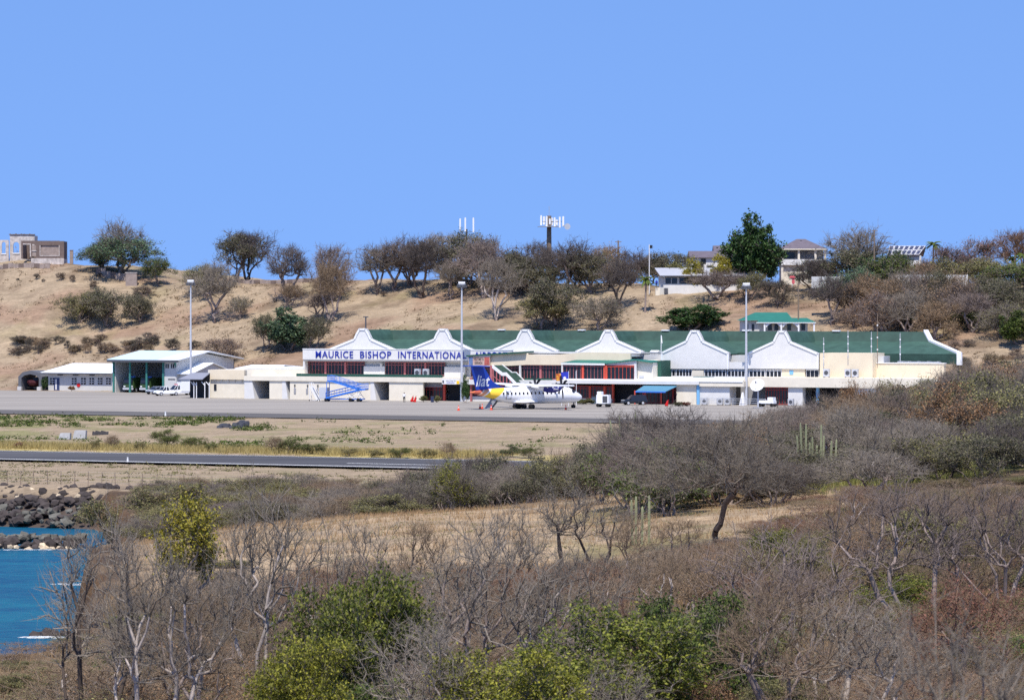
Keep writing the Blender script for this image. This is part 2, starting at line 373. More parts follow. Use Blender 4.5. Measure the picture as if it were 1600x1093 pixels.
# apron, shoulder, runway: flat sheets on the site frame
def strip(name, s0, s1, t0, t1, z, m, label, cat, kind='structure', n=1):
    o = MB().add([W(s0, t0, z), W(s1, t0, z), W(s1, t1, z), W(s0, t1, z)], [(0, 1, 2, 3)]).build(name, m)
    return tag(o, label, cat, kind=kind)
def road_mat(name, c1, c2, sc_, streak):
    m = bpy.data.materials.new(name); m.use_nodes = True; n = m.node_tree; L = n.links; p = n.nodes['Principled BSDF']; p.inputs['Roughness'].default_value = .9; p.inputs['Specular IOR Level'].default_value = .15
    tc = n.nodes.new('ShaderNodeTexCoord'); mp = n.nodes.new('ShaderNodeMapping'); mp.inputs['Rotation'].default_value = (0, 0, TH); mp.inputs['Scale'].default_value = (streak, 1, 1)
    L.new(tc.outputs['Object'], mp.inputs['Vector'])
    nz = n.nodes.new('ShaderNodeTexNoise'); nz.inputs['Scale'].default_value = sc_; nz.inputs['Detail'].default_value = 6; nz.inputs['Roughness'].default_value = .65; L.new(mp.outputs[0], nz.inputs['Vector'])
    cr = n.nodes.new('ShaderNodeValToRGB'); cr.color_ramp.elements[0].position = .32; cr.color_ramp.elements[0].color = c1; cr.color_ramp.elements[1].position = .68; cr.color_ramp.elements[1].color = c2
    L.new(nz.outputs['Fac'], cr.inputs['Fac']); L.new(cr.outputs[0], p.inputs['Base Color']); return m
m_apron = road_mat('apron_concrete', (.235, .213, .186, 1), (.36, .33, .288, 1), .12, .12)
m_shoulder = road_mat('asphalt_shoulder', (.085, .08, .076, 1), (.15, .14, .132, 1), .2, .1)
m_runway = road_mat('runway_asphalt', (.055, .055, .06, 1), (.11, .108, .112, 1), .16, .08)
m_paint = mat('marking_paint', (.75, .75, .72), .7, var=.12, scale=.6)
strip('apron', -330, 160, -88, 38, 0.0, m_apron, 'pale grey concrete aircraft apron before the terminal', 'apron')
strip('apron_shoulder', -330, 160, -103.5, -84, 0.012, m_shoulder, 'dark asphalt shoulder along the apron edge', 'shoulder')
RW0, RW1 = -216, -190
strip('runway', -330, 230, RW0, RW1, -2.0, m_runway, 'dark asphalt runway with white edge lines', 'runway')
ob = strip('runway_marking', -330, 230, -214.6, -213.7, -1.99, m_paint, 'white solid edge line near the fence side of the runway', 'marking')
ob = strip('runway_marking', -330, 230, -191.6, -191.2, -1.99, m_paint, 'thin white edge line near the grass side of the runway', 'marking')
ob = strip('runway_marking', px_s(566, -206) - 2, px_s(566, -206) + 30, -206.6, -206.0, -1.99, m_paint, 'short white dash painted inside the runway', 'marking')
# ---------------------------------------------------------------- shared materials
M = dict(
    cream=mat('cream_paint', lin(222, 214, 196), .85, var=.07, scale=.7),
    tan=mat('tan_paint', lin(222, 208, 182), .85, var=.06, scale=.6),
    white=mat('white_paint', lin(212, 211, 208), .8, var=.06, scale=.8),
    gwhite=mat('grey_white_paint', lin(196, 196, 194), .85, var=.06, scale=.8),
    whitetrim=mat('white_trim', lin(228, 228, 228), .7, var=.04, scale=1.5),
    wroof=mat('white_metal_roof', lin(236, 240, 243), .5, var=.05, scale=.5),
    broof=mat('pale_blue_roof', lin(196, 220, 232), .55, var=.05, scale=.5),
    groof=mat('green_metal_roof', lin(60, 88, 76), .65, var=.24, scale=.5),
    groof2=mat('green_metal_roof_upper', lin(48, 74, 65), .65, var=.24, scale=.5),
    gdark=mat('dark_green_fascia', lin(44, 84, 72), .7, var=.1, scale=.8),
    teal=mat('teal_roof', lin(46, 112, 98), .6, var=.1, scale=.6),
    glass=mat('dark_glass', (.018, .02, .028), .12, spec=.5),
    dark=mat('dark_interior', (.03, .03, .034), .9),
    red=mat('red_frame', lin(172, 62, 58), .6, var=.08, scale=2),
    pink=mat('pale_red_frame', lin(176, 104, 106), .7, var=.08, scale=2),
    redp=mat('orange_red_column', lin(206, 84, 66), .6, var=.08, scale=2),
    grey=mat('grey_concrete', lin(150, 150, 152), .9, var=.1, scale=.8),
    lgrey=mat('light_grey_metal', lin(196, 198, 202), .5, var=.05, scale=1.5, metal=.2),
    dgrey=mat('dark_grey_metal', lin(78, 80, 86), .6, var=.08, scale=2),
    black=mat('black_rubber', (.012, .012, .013), .8),
    steel=mat('galvanised_steel', lin(186, 188, 190), .45, var=.05, scale=3, metal=.4),
    blue=mat('blue_letter', lin(24, 44, 150), .5),
    bluep=mat('blue_painted_steel', lin(58, 118, 208), .5, var=.08, scale=3),
    bawn=mat('blue_awning', lin(84, 134, 158), .7, var=.06, scale=1),
    skyb=mat('sky_blue_paint', lin(120, 176, 216), .7),
    greyawn=mat('grey_awning', lin(138, 140, 150), .7, var=.05, scale=1),
    gpost=mat('green_post', lin(58, 120, 112), .6),
    carw=mat('white_car_paint', lin(238, 240, 242), .25, spec=.5),
    cars=mat('silver_car_paint', lin(176, 182, 190), .25, spec=.5, metal=.3),
    carb=mat('black_car_paint', (.015, .02, .03), .2, spec=.5),
    rede=mat('red_enamel', lin(205, 36, 34), .5),
    cone=mat('orange_cone', lin(226, 84, 52), .6),
    yellow=mat('yellow_paint', lin(238, 196, 40), .6),
    lamp=mat('lamp_glass', lin(225, 228, 230), .2),
    skin=mat('skin', lin(92, 60, 44), .6),
    shirtw=mat('white_shirt', lin(232, 232, 232), .9),
    trousers=mat('dark_trousers', (.02, .022, .03), .9),
    shirtb=mat('blue_shirt', lin(38, 52, 160), .9),
    stone=mat('ruin_stone', lin(150, 136, 128), .95, var=.22, scale=1.2, bump=.4),
    brown=mat('ruin_brown_wall', lin(112, 98, 92), .95, var=.18, scale=1.0, bump=.3),
    ruinw=mat('ruin_plaster', lin(188, 180, 174), .95, var=.38, scale=1.3),
    slate=mat('slate_roof', lin(104, 96, 104), .8, var=.15, scale=1.2),
    sheet=mat('grey_sheet_roof', lin(168, 170, 176), .55, var=.07, scale=.6),
    wood=mat('weathered_wood', lin(128, 112, 96), .9, var=.15, scale=2),
)
ROT = -TH
def mid(a, b): return (a + b) / 2

# ---------------------------------------------------------------- terminal
T = empty('terminal_building', W(0, 0, 0), ROT, 'long cream airport terminal with green metal roof and six white gables', 'terminal')
def TS(px, t): return px_s(px, t)
def TZ(px, py, t): return px_z(px, py, t)
def tbox(name, m, px0, px1, z0, z1, t0, t1, parent=None, tref=None):
    tr = t0 if tref is None else tref
    return MB().box(TS(px0, tr), TS(px1, tr), t0, t1, z0, z1).build(name, m, parent or T)
def window(px0, px1, z0, z1, t, n, frame, heavy=(), hm=None, parent=None, transom=.78, fw=.028):
    """dark glazing with its frame and mullions as a sub-part"""
    s0, s1 = TS(px0, t), TS(px1, t)
    o = MB().box(s0, s1, t + .02, t + .12, z0, z1).build('window', M['glass'], parent or T)
    f = MB()
    for i in range(n + 1):
        s = s0 + (s1 - s0) * i / n; f.box(s - fw, s + fw, t - .04, t + .018, z0, z1)
    f.box(s0 - fw, s1 + fw, t - .075, t + .017, z1 - .10, z1 + .03); f.box(s0 - fw, s1 + fw, t - .075, t + .017, z0 - .03, z0 + .10)
    if transom: f.box(s0, s1, t - .07, t + .016, z0 + (z1 - z0) * transom - .04, z0 + (z1 - z0) * transom + .04)
    f.build('window_frame', frame, o)
    if heavy:
        for hx in heavy: MB().box(TS(hx, t) - .2, TS(hx, t) + .2, t - .16, t + .015, z0, z1).build('column', hm or M['redp'], o)
    return o

FL = 4.3          # first floor slab top
# core of the building (dark rooms behind the glazing) and flat roofs
MB().box(TS(476, 7), TS(1380, 7), 7.2, 26, 0.0, 8.6).build('core_wall', M['gwhite'], T)
# --- left, ground floor: sloping piers, walls and deep bays under a cream canopy
def wallseg(px0, px1, z1, t0=0.0, t1=.5, lean=0.0, m='cream', z0=0.0):
    s0, s1 = TS(px0, t0), TS(px1, t0)
    return MB().hexa([(s0 + lean, t0, z0), (s1, t0, z0), (s1, t1, z0), (s0 + lean, t1, z0), (s0, t0, z1), (s1, t0, z1), (s1, t1, z1), (s0, t1, z1)]).build('wall', M[m], T)
zc0, zc1 = TZ(520, 595.5, 0), TZ(520, 588, 0)
for a, b, ln in ((421, 441, 0), (453, 579, 0), (608, 661, 0)): wallseg(a, b, zc0)
for a, b in ((382, 394), (441, 446), (579, 584)):       # tapered piers at the left of each bay
    s0, s1 = TS(a, 0), TS(b, 0)
    MB().hexa([(s0, -.05, 0), (s1 + .55, -.05, 0), (s1 + .55, 7, 0), (s0, 7, 0), (s0, -.05, zc0), (s1, -.05, zc0), (s1, 7, zc0), (s0, 7, zc0)]).build('pier', M['white'], T)
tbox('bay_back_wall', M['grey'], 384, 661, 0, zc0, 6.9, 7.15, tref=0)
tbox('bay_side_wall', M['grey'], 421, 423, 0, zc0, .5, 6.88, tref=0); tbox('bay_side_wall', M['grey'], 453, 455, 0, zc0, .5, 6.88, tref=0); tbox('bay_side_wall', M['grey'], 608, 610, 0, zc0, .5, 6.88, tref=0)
tbox('canopy', M['cream'], 381, 724, zc0, zc1, -.25, 7.1)
tbox('canopy_gutter', M['gdark'], 463, 690, zc1 + .004, TZ(520, 583.8, 0), -.2, .25)
tbox('parapet_wall', M['cream'], 386, 476, zc1, TZ(430, 576.5, 2.5), 2.5, 3.0)
tbox('parapet_roof', M['wroof'], 410, 474, TZ(430, 576.5, 2.5), TZ(430, 576.5, 2.5) + .35, 5, 12)
for px in (461, 480, 496): MB().box(TS(px, 0) - .22, TS(px, 0) + .22, -.09, -.005, 1.0, 2.0).build('wall_lamp_panel', M['grey'], T)
for px in (461, 481, 497): MB().box(TS(px, 0) - .1, TS(px, 0) + .1, -.19, -.005, 2.3, 2.75).build('wall_lamp', M['dgrey'], T)
# side wing to the left (garage-like cream block)
zt = TZ(350, 577.5, 3)
MB().box(TS(325, 3), TS(382, 3), 3, 14, 0, zt).build('wing_wall', M['cream'], T)
MB().box(TS(330, 3) - .0, TS(383.5, 3), 2.55, 3.0, TZ(350, 592.5, 3), zt + .02).build('wing_fascia', M['tan'], T)
for px in (337, 347, 357.5, 367, 378): MB().extr_x([(2.56, TZ(350, 592.5, 3)), (2.99, TZ(350, 592.5, 3)), (2.99, TZ(350, 598, 3))], TS(px, 3) - .1, TS(px, 3) + .1).build('bracket', M['gwhite'], T)
tbox('wing_window', M['glass'], 334.5, 338.5, TZ(336, 610, 3), TZ(336, 600, 3), 2.93, 2.99, tref=3)
# lean-to at the end of the wing
s0, s1 = TS(301, 3), TS(328, 3)
MB().slab([(TS(288, 0), -2.2, TZ(288, 591.5, 0)), (TS(317, -2), -2.2, TZ(300, 591.5, 0)), (s1, 3, TZ(315, 582, 3)), (s0, 3, TZ(315, 582, 3))], .12).build('lean_to_roof', M['greyawn'], T)
MB().box(s0, s1, 2.0, 3.2, 0, TZ(315, 583, 3) - .3).build('lean_to_room', M['dark'], T)
for px in (303, 307, 320, 327):
    q = MB(); s = TS(px, -1.5); q.tube((s, -1.5, 0), (s, -1.5, 3.0), .09, n=6); q.tube((s, -1.5, 2.4), (s - .7, -1.5, 3.1), .07, n=6); q.build('post', M['whitetrim'], T)
# --- left, upper floor: sign band, recessed windows
tf = 5.2
zs0, zs1 = TZ(600, 562.2, tf), TZ(600, 546, tf)
sign = tbox('sign_fascia', M['white'], 473, 800, zs0, zs1, tf, tf + .5)
tbox('sign_coping', M['whitetrim'], 472.5, 800, zs1, zs1 + .12, tf - .08, tf + .6)
tbox('upper_soffit', M['grey'], 474, 790, zs0 - .25, zs0 - .002, tf + .05, 8.0, tref=tf)
MB().box(TS(476, tf), TS(1000, tf), tf + .5, 9.6, zs1 - .5, zs1 - .25).build('flat_roof', M['gwhite'], T)
tw = 6.6; zw0, zw1 = TZ(520, 584.5, tw), TZ(520, 565, tw)
tbox('upper_wall', M['white'], 474.5, 735, FL - .1, zs0 - .26, 7.0, 7.19, tref=tw)
tbox('end_wall', M['white'], 473.5, 476, FL, zs0 - .26, tf + .1, 7.0)
tbox('wall_panel', M['white'], 569.5, 602, FL, TZ(585, 572, tw), 6.3, 6.98, tref=tw); tbox('wall_panel', M['white'], 595, 598, FL, TZ(585, 567, tw), 6.25, 6.95, tref=tw)
tbox('wall_panel', M['white'], 695.5, 728, FL, TZ(710, 573, tw), 6.3, 6.98, tref=tw)
window(478, 569, zw0, zw1, tw, 18, M['pink'], (509, 540), M['pink'])
window(602, 695, zw0, zw1, tw, 18, M['pink'], (633, 665), M['pink'])
for word, a, b in (('MAURICE', 493.5, 552), ('BISHOP', 563, 611.5), ('INTERNATIONAL', 622.5, 728.5), ('AIRPORT', 741.5, 793)):
    me = text_mesh(word, M['blue'], .05, .006, space=1.12); fit_text(me, TS(a, tf), TS(b, tf), TZ(600, 559.6, tf), TZ(600, 548.6, tf), tf - .07)
    link('lettering', me, sign)
# --- ground floor, middle: red glazing, gate, behind the aircraft
zg = 3.1
window(661.5, 692, .15, TZ(676, 604.5, 2.2), 2.2, 6, M['red'], transom=.8)
tbox('glazing_blind', M['greyawn'], 661.5, 692, TZ(676, 604.4, 2.2), zc0, 1.9, 2.5, tref=2.2)
tbox('column', M['redp'], 692.5, 695, 0, zc0, 1.2, 1.7)
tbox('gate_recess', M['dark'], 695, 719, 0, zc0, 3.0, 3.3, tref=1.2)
tbox('column', M['skyb'], 719, 722, 0, zc0, 1.0, 1.4)
tbox('column', M['pink'], 734.5, 736.5, 0, FL, 0.2, .6)
window(737, 878, .9, 3.1, 1.6, 28, M['red'], (760, 785, 810, 835, 860), M['red'], transom=.85)
tbox('low_wall', M['white'], 724, 878, 0, .9, 1.2, 1.9)
tbox('canopy', M['white'], 724, 862, TZ(800, 601, 0), TZ(800, 593.5, 0), -.3, 7.1)
tbox('canopy_gutter', M['gdark'], 819, 862, TZ(840, 593.4, 0), TZ(840, 590.8, 0), .1, .5)
# upper floor, middle: bent cream fascia with green edge, window band below
tm = 1.6
MB().extr_y([(TS(x, tm), TZ(800, y, tm)) for x, y in ((733, 573), (733, 555.3), (822, 549.0), (824, 553.3), (862, 554), (918, 549), (985, 550.5), (985, 562), (880, 569.5), (822, 569.5), (800, 571))], tm, tm + .5).build('upper_fascia', M['tan'], T)
MB().slab([(TS(731, tm), tm - .7, TZ(800, 555.0, tm)), (TS(823, tm), tm - .7, TZ(800, 548.6, tm)), (TS(823, tm), 4.6, TZ(800, 548.0, tm)), (TS(731, tm), 4.6, TZ(800, 554.4, tm))], .3).build('fascia_roof', M['gdark'], T)
MB().slab([(TS(824, tm), tm + .5, TZ(800, 553.6, tm)), (TS(985, tm), tm + .5, TZ(800, 553.6, tm)), (TS(985, tm), 9.2, TZ(800, 553, tm)), (TS(824, tm), 9.2, TZ(800, 553, tm))], .3).build('flat_roof', M['gwhite'], T)
window(736, 768, FL + .2, TZ(800, 572.5, 2.2), 2.2, 6, M['pink'], (749,), M['pink'])
window(790, 878, TZ(850, 592, 2.2), TZ(850, 570.2, 2.2), 2.2, 18, M['pink'], (845,), M['pink'])
tbox('column', M['white'], 811, 813.5, FL, TZ(812, 570, 1.9), 1.65, 2.05)
tbox('column', M['white'], 877, 879.5, FL, TZ(878, 570, 1.9), 1.65, 2.05)
# covered stair coming down from the upper floor
ts0, ts1 = -2.6, 1.5
prof = ((769, 569.5), (784, 581.5), (790.5, 581.5), (806, 597.5), (819, 598))
P3 = [(TS(x, ts0), TZ(x, y, ts0)) for x, y in prof]
st = MB()
for (a, b) in zip(P3[:-1], P3[1:]): st.hexa([(a[0], ts0, a[1] - .62), (b[0], ts0, b[1] - .62), (b[0], ts0 + .25, b[1] - .62), (a[0], ts0 + .25, a[1] - .62), (a[0], ts0, a[1]), (b[0], ts0, b[1]), (b[0], ts0 + .25, b[1]), (a[0], ts0 + .25, a[1])])
stair = st.build('stair_fascia', M['whitetrim'], T)
q = MB(); q2 = MB(); q3 = MB()
for (a, b) in zip(P3[:-1], P3[1:]):
    q.slab([(a[0], ts0 + .25, a[1] - .12), (b[0], ts0 + .25, b[1] - .12), (b[0], ts1, b[1] - .12), (a[0], ts1, a[1] - .12)], .12)
    q2.hexa([(a[0], ts1, a[1] - .4), (b[0], ts1, b[1] - .4), (b[0], ts1 + .2, b[1] - .4), (a[0], ts1 + .2, a[1] - .4), (a[0], ts1, a[1] + .05), (b[0], ts1, b[1] + .05), (b[0], ts1 + .2, b[1] + .05), (a[0], ts1 + .2, a[1] + .05)])
q.build('stair_roof', M['groof2'], stair); q2.build('stair_back_fascia', M['whitetrim'], stair)
MB().extr_y([(P3[0][0] + .3, FL - 1.2), (P3[0][0] + .3, P3[0][1] - .6), (P3[1][0], P3[1][1] - .6), (P3[2][0], P3[2][1] - .6), (P3[3][0], P3[3][1] - .6), (P3[3][0], FL - 1.2)], ts0 + .1, ts0 + .18).build('stair_glazing', M['glass'], T)
g = MB()
for i in range(8):
    s = P3[0][0] + .2 + (P3[3][0] - P3[0][0]) * i / 7.0; zt_ = np.interp(s, [p_[0] for p_ in P3], [p_[1] for p_ in P3]) - .6; g.box(s - .09, s + .09, ts0, ts0 + .09, FL - 1.2, zt_)
for k in (1.3, 2.5): g.hexa([(a, b, c) for a, b, c in [(P3[0][0], ts0 + .01, P3[0][1] - .7 - k), (P3[3][0], ts0 + .01, P3[3][1] - .7 - k), (P3[3][0], ts0 + .08, P3[3][1] - .7 - k), (P3[0][0], ts0 + .08, P3[0][1] - .7 - k), (P3[0][0], ts0 + .01, P3[0][1] - .55 - k), (P3[3][0], ts0 + .01, P3[3][1] - .55 - k), (P3[3][0], ts0 + .08, P3[3][1] - .55 - k), (P3[0][0], ts0 + .08, P3[0][1] - .55 - k)]])
g.build('stair_glazing_frame', M['pink'], T)
tbox('column', M['pink'], 765.5, 769, FL - 1, TZ(768, 571, ts0), ts0, ts0 + .4)
# --- lounge block with red window frames and a green hipped roof
tl = -1.6
za, zb = TZ(900, 592.5, tl), TZ(912, 567.5, tl)
window(880, 945, za, zb - .15, tl, 12, M['pink'], (911, 945), M['redp'], transom=.86)
window(949, 991, za, TZ(968, 570.5, tl), tl, 7, M['redp'], (947,), M['redp'], transom=.88)
MB().extr_y([(TS(945, tl), zb - .3), (TS(946, tl), zb + .02), (TS(993, tl), TZ(993, 562.5, tl)), (TS(993, tl), TZ(993, 570.4, tl)), (TS(949, tl), TZ(968, 570.4, tl))], tl + .02, tl + .3).build('lounge_gable', M['white'], T)
tbox('lounge_corner', M['white'], 991, 994, za, TZ(993, 562.6, tl), tl - .05, tl + .5)
MB().box(TS(879, tl), TS(994, tl), tl + .32, 7, za - .3, zb - .2).build('lounge_core', M['dark'], T)
sL, sR = TS(993.6, tl), TS(1018, tl)
MB().extr_y([(sL + .1, za - .3), (TS(1018, tl), za - .3), (TS(1018, tl), TZ(1018, 566, tl)), (sL + .1, TZ(993, 562.5, tl))], tl + .6, 7.0).build('lounge_side_wall', M['cream'], T)
MB().box(TS(1018, tl) + .02, TS(1033, 1.0), 1.0, 7, za - .3, TZ(1025, 563, 1.0)).build('green_block', M['gdark'], T)
e = .35; zr = TZ(925, 559, 4.0)
r_ = MB()
A = (TS(878, tl), tl - e, zb + .1); B = (TS(946, tl), tl - e, zb + .05); C_ = (TS(994, tl), tl - e, TZ(993, 561.6, tl)); D_ = (TS(1019, tl), tl - e, TZ(1018, 565.4, tl))
TL = (TS(915, 4), 4.0, zr); TM = (TS(958, 4), 4.0, zr); TR = (TS(985, 4), 4.0, zr - .1)
r_.slab([A, B, TM, TL], .15); r_.slab([B, C_, TR, TM], .15); r_.slab([C_, D_, (D_[0], 5, D_[2] + .1), TR], .15)
r_.build('lounge_roof', M['teal'], T)
MB().hexa([(A[0], A[1] - .06, A[2] - .35), (B[0], B[1] - .06, B[2] - .35), (B[0], B[1] + .06, B[2] - .35), (A[0], A[1] + .06, A[2] - .35), (A[0], A[1] - .06, A[2] - .02), (B[0], B[1] - .06, B[2] - .02), (B[0], B[1] + .06, B[2] - .02), (A[0], A[1] + .06, A[2] - .02)]).build('eave_board', M['whitetrim'], T)
tbox('wall_unit', M['lgrey'], 997, 1004, za + .35, za + .75, tl + .4, tl + .6, tref=tl)
# --- right, ground floor: projecting canopy, glazing, awning, walls
tc0 = -3.0
tbox('canopy', M['white'], 862, 1092, TZ(980, 599.8, tc0), TZ(980, 594.5, tc0), tc0, 2.0)
MB().slab([(TS(880, tc0), tc0 + .05, TZ(980, 594.4, tc0)), (TS(1160, tc0), tc0 + .05, TZ(980, 594.4, tc0)), (TS(1160, 0), 1.2, TZ(980, 588.0, 0)), (TS(880, 0), 1.2, TZ(980, 588.0, 0))], .1).build('canopy_roof', M['wroof'], T)
tbox('canopy', M['cream'], 1093, 1162, TZ(1120, 603.5, tc0), TZ(1120, 595, tc0), tc0 + .2, 2.0)
zcr = TZ(980, 600, tc0) - .02
window(897, 958, .8, zcr - .45, .4, 12, M['red'], (922, 945), M['redp'], transom=.8)
tbox('low_wall', M['cream'], 878, 958, 0, .8, .2, .9)
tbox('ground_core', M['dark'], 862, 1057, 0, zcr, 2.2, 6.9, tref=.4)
tbox('column', M['redp'], 956, 958.5, 0, zcr, .2, .7)
window(1000, 1056, .1, zcr - .5, .6, 10, M['red'], (1006, 1033, 1052), M['red'], transom=.8)
for px in (992, 1008, 1033): MB().tube((TS(px, -4.5), -4.5, 0), (TS(px, -4.5), -4.5, TZ(1020, 610, -4.5)), .12, n=8).build('column', M['redp'], T)
aw = MB().slab([(TS(993, -6), -6, TZ(1020, 611, -6)), (TS(1040, -6), -6, TZ(1020, 611, -6)), (TS(1058, -3), -3.0, TZ(1035, 602.5, -3)), (TS(1006, -3), -3.0, TZ(1035, 602.5, -3))], .1).build('awning', M['bawn'], T)
MB().box(TS(993, -6), TS(1040, -6), -6.05, -5.97, TZ(1020, 613, -6), TZ(1020, 611, -6)).build('awning_valance', M['bluep'], aw)
tbox('wall', M['cream'], 1057, 1088, 0, zcr, -2.3, .8); tbox('column', M['skyb'], 1088.5, 1092.5, 0, zcr, -2.5, -1)
tbox('wall', M['white'], 1093, 1140, 0, TZ(1120, 603.6, tc0), -2.2, .8)
tbox('bay_back_wall', M['grey'], 1140, 1196, 0, zcr, 5.0, 5.2, tref=.2); tbox('bay_side_wall', M['dark'], 1140, 1141, 0, zcr, .8, 5.0, tref=.2)
zr0, zr1 = TZ(1230, 604.5, 0), TZ(1230, 589.5, 0)
tbox('canopy', M['cream'], 1162, 1490, zr0, zr1, -.6, 8.0)
window(1197, 1231, .1, zr0 - .1, .8, 8, M['red'], transom=.85)
tbox('wall', M['white'], 1231.5, 1254, 0, zr0, -.1, 1.3); tbox('bay_back_wall', M['dark'], 1254, 1335, 0, zr0, 5.0, 5.3, tref=.6)
tbox('column', M['skyb'], 1275, 1279, 0, zr0, .5, 1.0); tbox('wall', M['white'], 1335, 1485, 0, zr0, -.1, 1.3)
# --- right, upper floor: window band under the big gables
tu = 5.6; zu0, zu1 = TZ(1130, 588.5, tu), TZ(1130, 575.5, tu)
tbox('upper_wall', M['white'], 1033, 1282, FL - .2, zu0, tu - .1, 7.1, tref=tu); tbox('upper_wall', M['white'], 1033, 1282, zu0, zu1, tu + .3, 7.1, tref=tu)
for a, b, k in ((1040, 1055, 3), (1057, 1081, 5), (1101, 1134, 6), (1137, 1164, 5), (1171, 1195, 4), (1197, 1221, 4)): window(a, b, zu0, zu1 - .1, tu, k, M['whitetrim'], transom=.8, fw=.06)
tbox('wall_panel', M['cream'], 1082, 1100, zu0 - .2, zu1 - .35, tu - .25, tu + .29, tref=tu)
window(1260, 1279, zu0, zu1 - .1, tu, 3, M['whitetrim'], transom=0); tbox('wall_panel', M['tan'], 1222, 1258, zu0, zu1, tu - .1, tu + .28, tref=tu)
tbox('window_blue', M['skyb'], 1234, 1240, zu0 + .5, zu1 - .2, tu - .16, tu - .105, tref=tu)
tbox('green_block', M['gdark'], 1083, 1109, TZ(1095, 594.5, 1), TZ(1095, 588, 1), 1.0, 3.0)
tbox('deck_edge', M['wood'], 1100, 1160, TZ(1130, 595.4, 1), TZ(1130, 594.0, 1), -.5, 1.0)
# tan stair block and the low end wing
tt = 4.6
MB().box(TS(1281, tt), TS(1363.5, tt), tt, 14, FL - .2, TZ(1320, 551.5, tt)).build('stair_block', M['tan'], T)
MB().box(TS(1363.7, 6.5), TS(1475, 6.5), 6.5, 7.4, FL - .2, TZ(1400, 567.5, 6.5)).build('end_wall', M['tan'], T)
MB().box(TS(1363, 6.4), TS(1476, 6.4), 6.35, 7.5, TZ(1400, 567.5, 6.5) + .003, TZ(1400, 566.3, 6.5)).build('wall_coping', M['whitetrim'], T)
# --- main roof: lower slope, steep upper band, vertical apron below; its right end is cut on the skew
e0, e1, e2 = 10.4, 17.5, 18.6
zE, zS, zR = TZ(1000, 550.0, e0), TZ(1000, 531.5, e1), TZ(1000, 516.6, e2)
sl0, sl1, sl2 = TS(560, e0), TS(566, e1), TS(568, e2)
sr0, sr1, sr2 = TS(1495, e0), TS(1451, e1), TS(1443, e2)
MB().slab([(sl0, e0, zE), (sr0, e0, zE), (sr1, e1, zS), (sl1, e1, zS)], .15).build('roof_slope', M['groof'], T)
MB().slab([(sl1, e1, zS), (sr1, e1, zS), (sr2, e2, zR), (sl2, e2, zR)], .15).build('roof_upper_band', M['groof2'], T)
MB().slab([(sl2, e2 + .01, zR), (sr2, e2 + .01, zR), (sr2 - 2, 30, zE), (sl0, 30, zE)], .15).build('roof_back_slope', M['groof'], T)
MB().box(TS(1000, e0), sr0 - .05, e0 + .05, e0 + .2, TZ(1400, 568, e0), zE - .05).build('roof_apron', M['groof2'], T)
rp = MB()
for (a, b) in (((sr0, e0, zE), (sr1, e1, zS)), ((sr1, e1, zS), (sr2, e2, zR))):
    rp.hexa([(a[0], a[1], a[2] - .3), (a[0] + .9, a[1] - .1, a[2] - .3), (b[0] + .9, b[1] - .1, b[2] - .3), (b[0], b[1], b[2] - .3), (a[0], a[1], a[2] + .35), (a[0] + .9, a[1] - .1, a[2] + .35), (b[0] + .9, b[1] - .1, b[2] + .35), (b[0], b[1], b[2] + .35)])
rp.box(sr0, sr0 + .9, e0 - .1, e0 + .35, TZ(1480, 570, e0), zE + .3)
rp.build('end_parapet', M['whitetrim'], T)
for px in (784, 909, 1040, 1166, 1307): MB().box(TS(px, e2) - .7, TS(px, e2) + .7, e2 - .3, e2 + .3, zR, zR + .22).build('ridge_vent', M['whitetrim'], T)
# --- six white gables
tg = 8.4
def gable(pk, xl, xr, ytop, ysh, yev, ybot, t=tg):
    P = [(pk - 5.3, ytop), (pk + 5.3, ytop), (pk + 10, ysh - 8), (pk + 13.5, ysh), (xr, yev), (xr, ybot), (xl, ybot), (xl, yev), (pk - 13.5, ysh), (pk - 10, ysh - 8)]
    Q = [(TS(x, t), TZ(pk, y, t)) for x, y in P]
    o = MB().extr_y(Q, t, t + .5).build('gable', M['white'], T)
    c = MB(); ring = [Q[6], Q[7], Q[8], Q[9], Q[0], Q[1], Q[2], Q[3], Q[4], Q[5]]
    for a, b in zip(ring[:-1], ring[1:]):
        va, vb = Vector((a[0], 0, a[1])), Vector((b[0], 0, b[1])); d = (vb - va).normalized(); nrm = Vector((-d.z, 0, d.x)) * .34
        if (va - Vector((TS(pk, t), 0, TZ(pk, 560, t)))).dot(nrm) > 0: nrm = -nrm
        lo = [va + nrm, vb + nrm, va, vb]
        c.hexa([(lo[0].x, t - .16, lo[0].z), (lo[1].x, t - .16, lo[1].z), (lo[1].x, t + .62, lo[1].z), (lo[0].x, t + .62, lo[0].z), (lo[2].x, t - .16, lo[2].z), (lo[3].x, t - .16, lo[3].z), (lo[3].x, t + .62, lo[3].z), (lo[2].x, t + .62, lo[2].z)])
    c.build('gable_coping', M['whitetrim'], o)
    k = .97; cxm = TS(pk, t)
    MB().extr_y([(cxm + (s - cxm) * k, z - .25) for s, z in [Q[7], Q[8], Q[9], Q[0], Q[1], Q[2], Q[3], Q[4]]], t + .51, e2 - .6).build('gable_roof', M['groof'], o)
    return o
gable(566.5, 514, 617, 512.8, 529, 545, 549); gable(691.5, 637, 739, 513.3, 529, 545.5, 549)
gable(820.3, 768, 872, 514.2, 530, 547, 553); gable(950.3, 899, 1005, 515, 531, 548.5, 562)
gable(1085, 1033, 1139, 515.6, 532, 550.5, 576, 5.2); gable(1221.5, 1168, 1279.5, 516.2, 533, 551.5, 576, 5.2)
tbox('valley_wall', M['white'], 1138.5, 1169, TZ(1150, 576, 5.2), TZ(1150, 565.5, 5.2), 5.3, 5.8, tref=5.2)

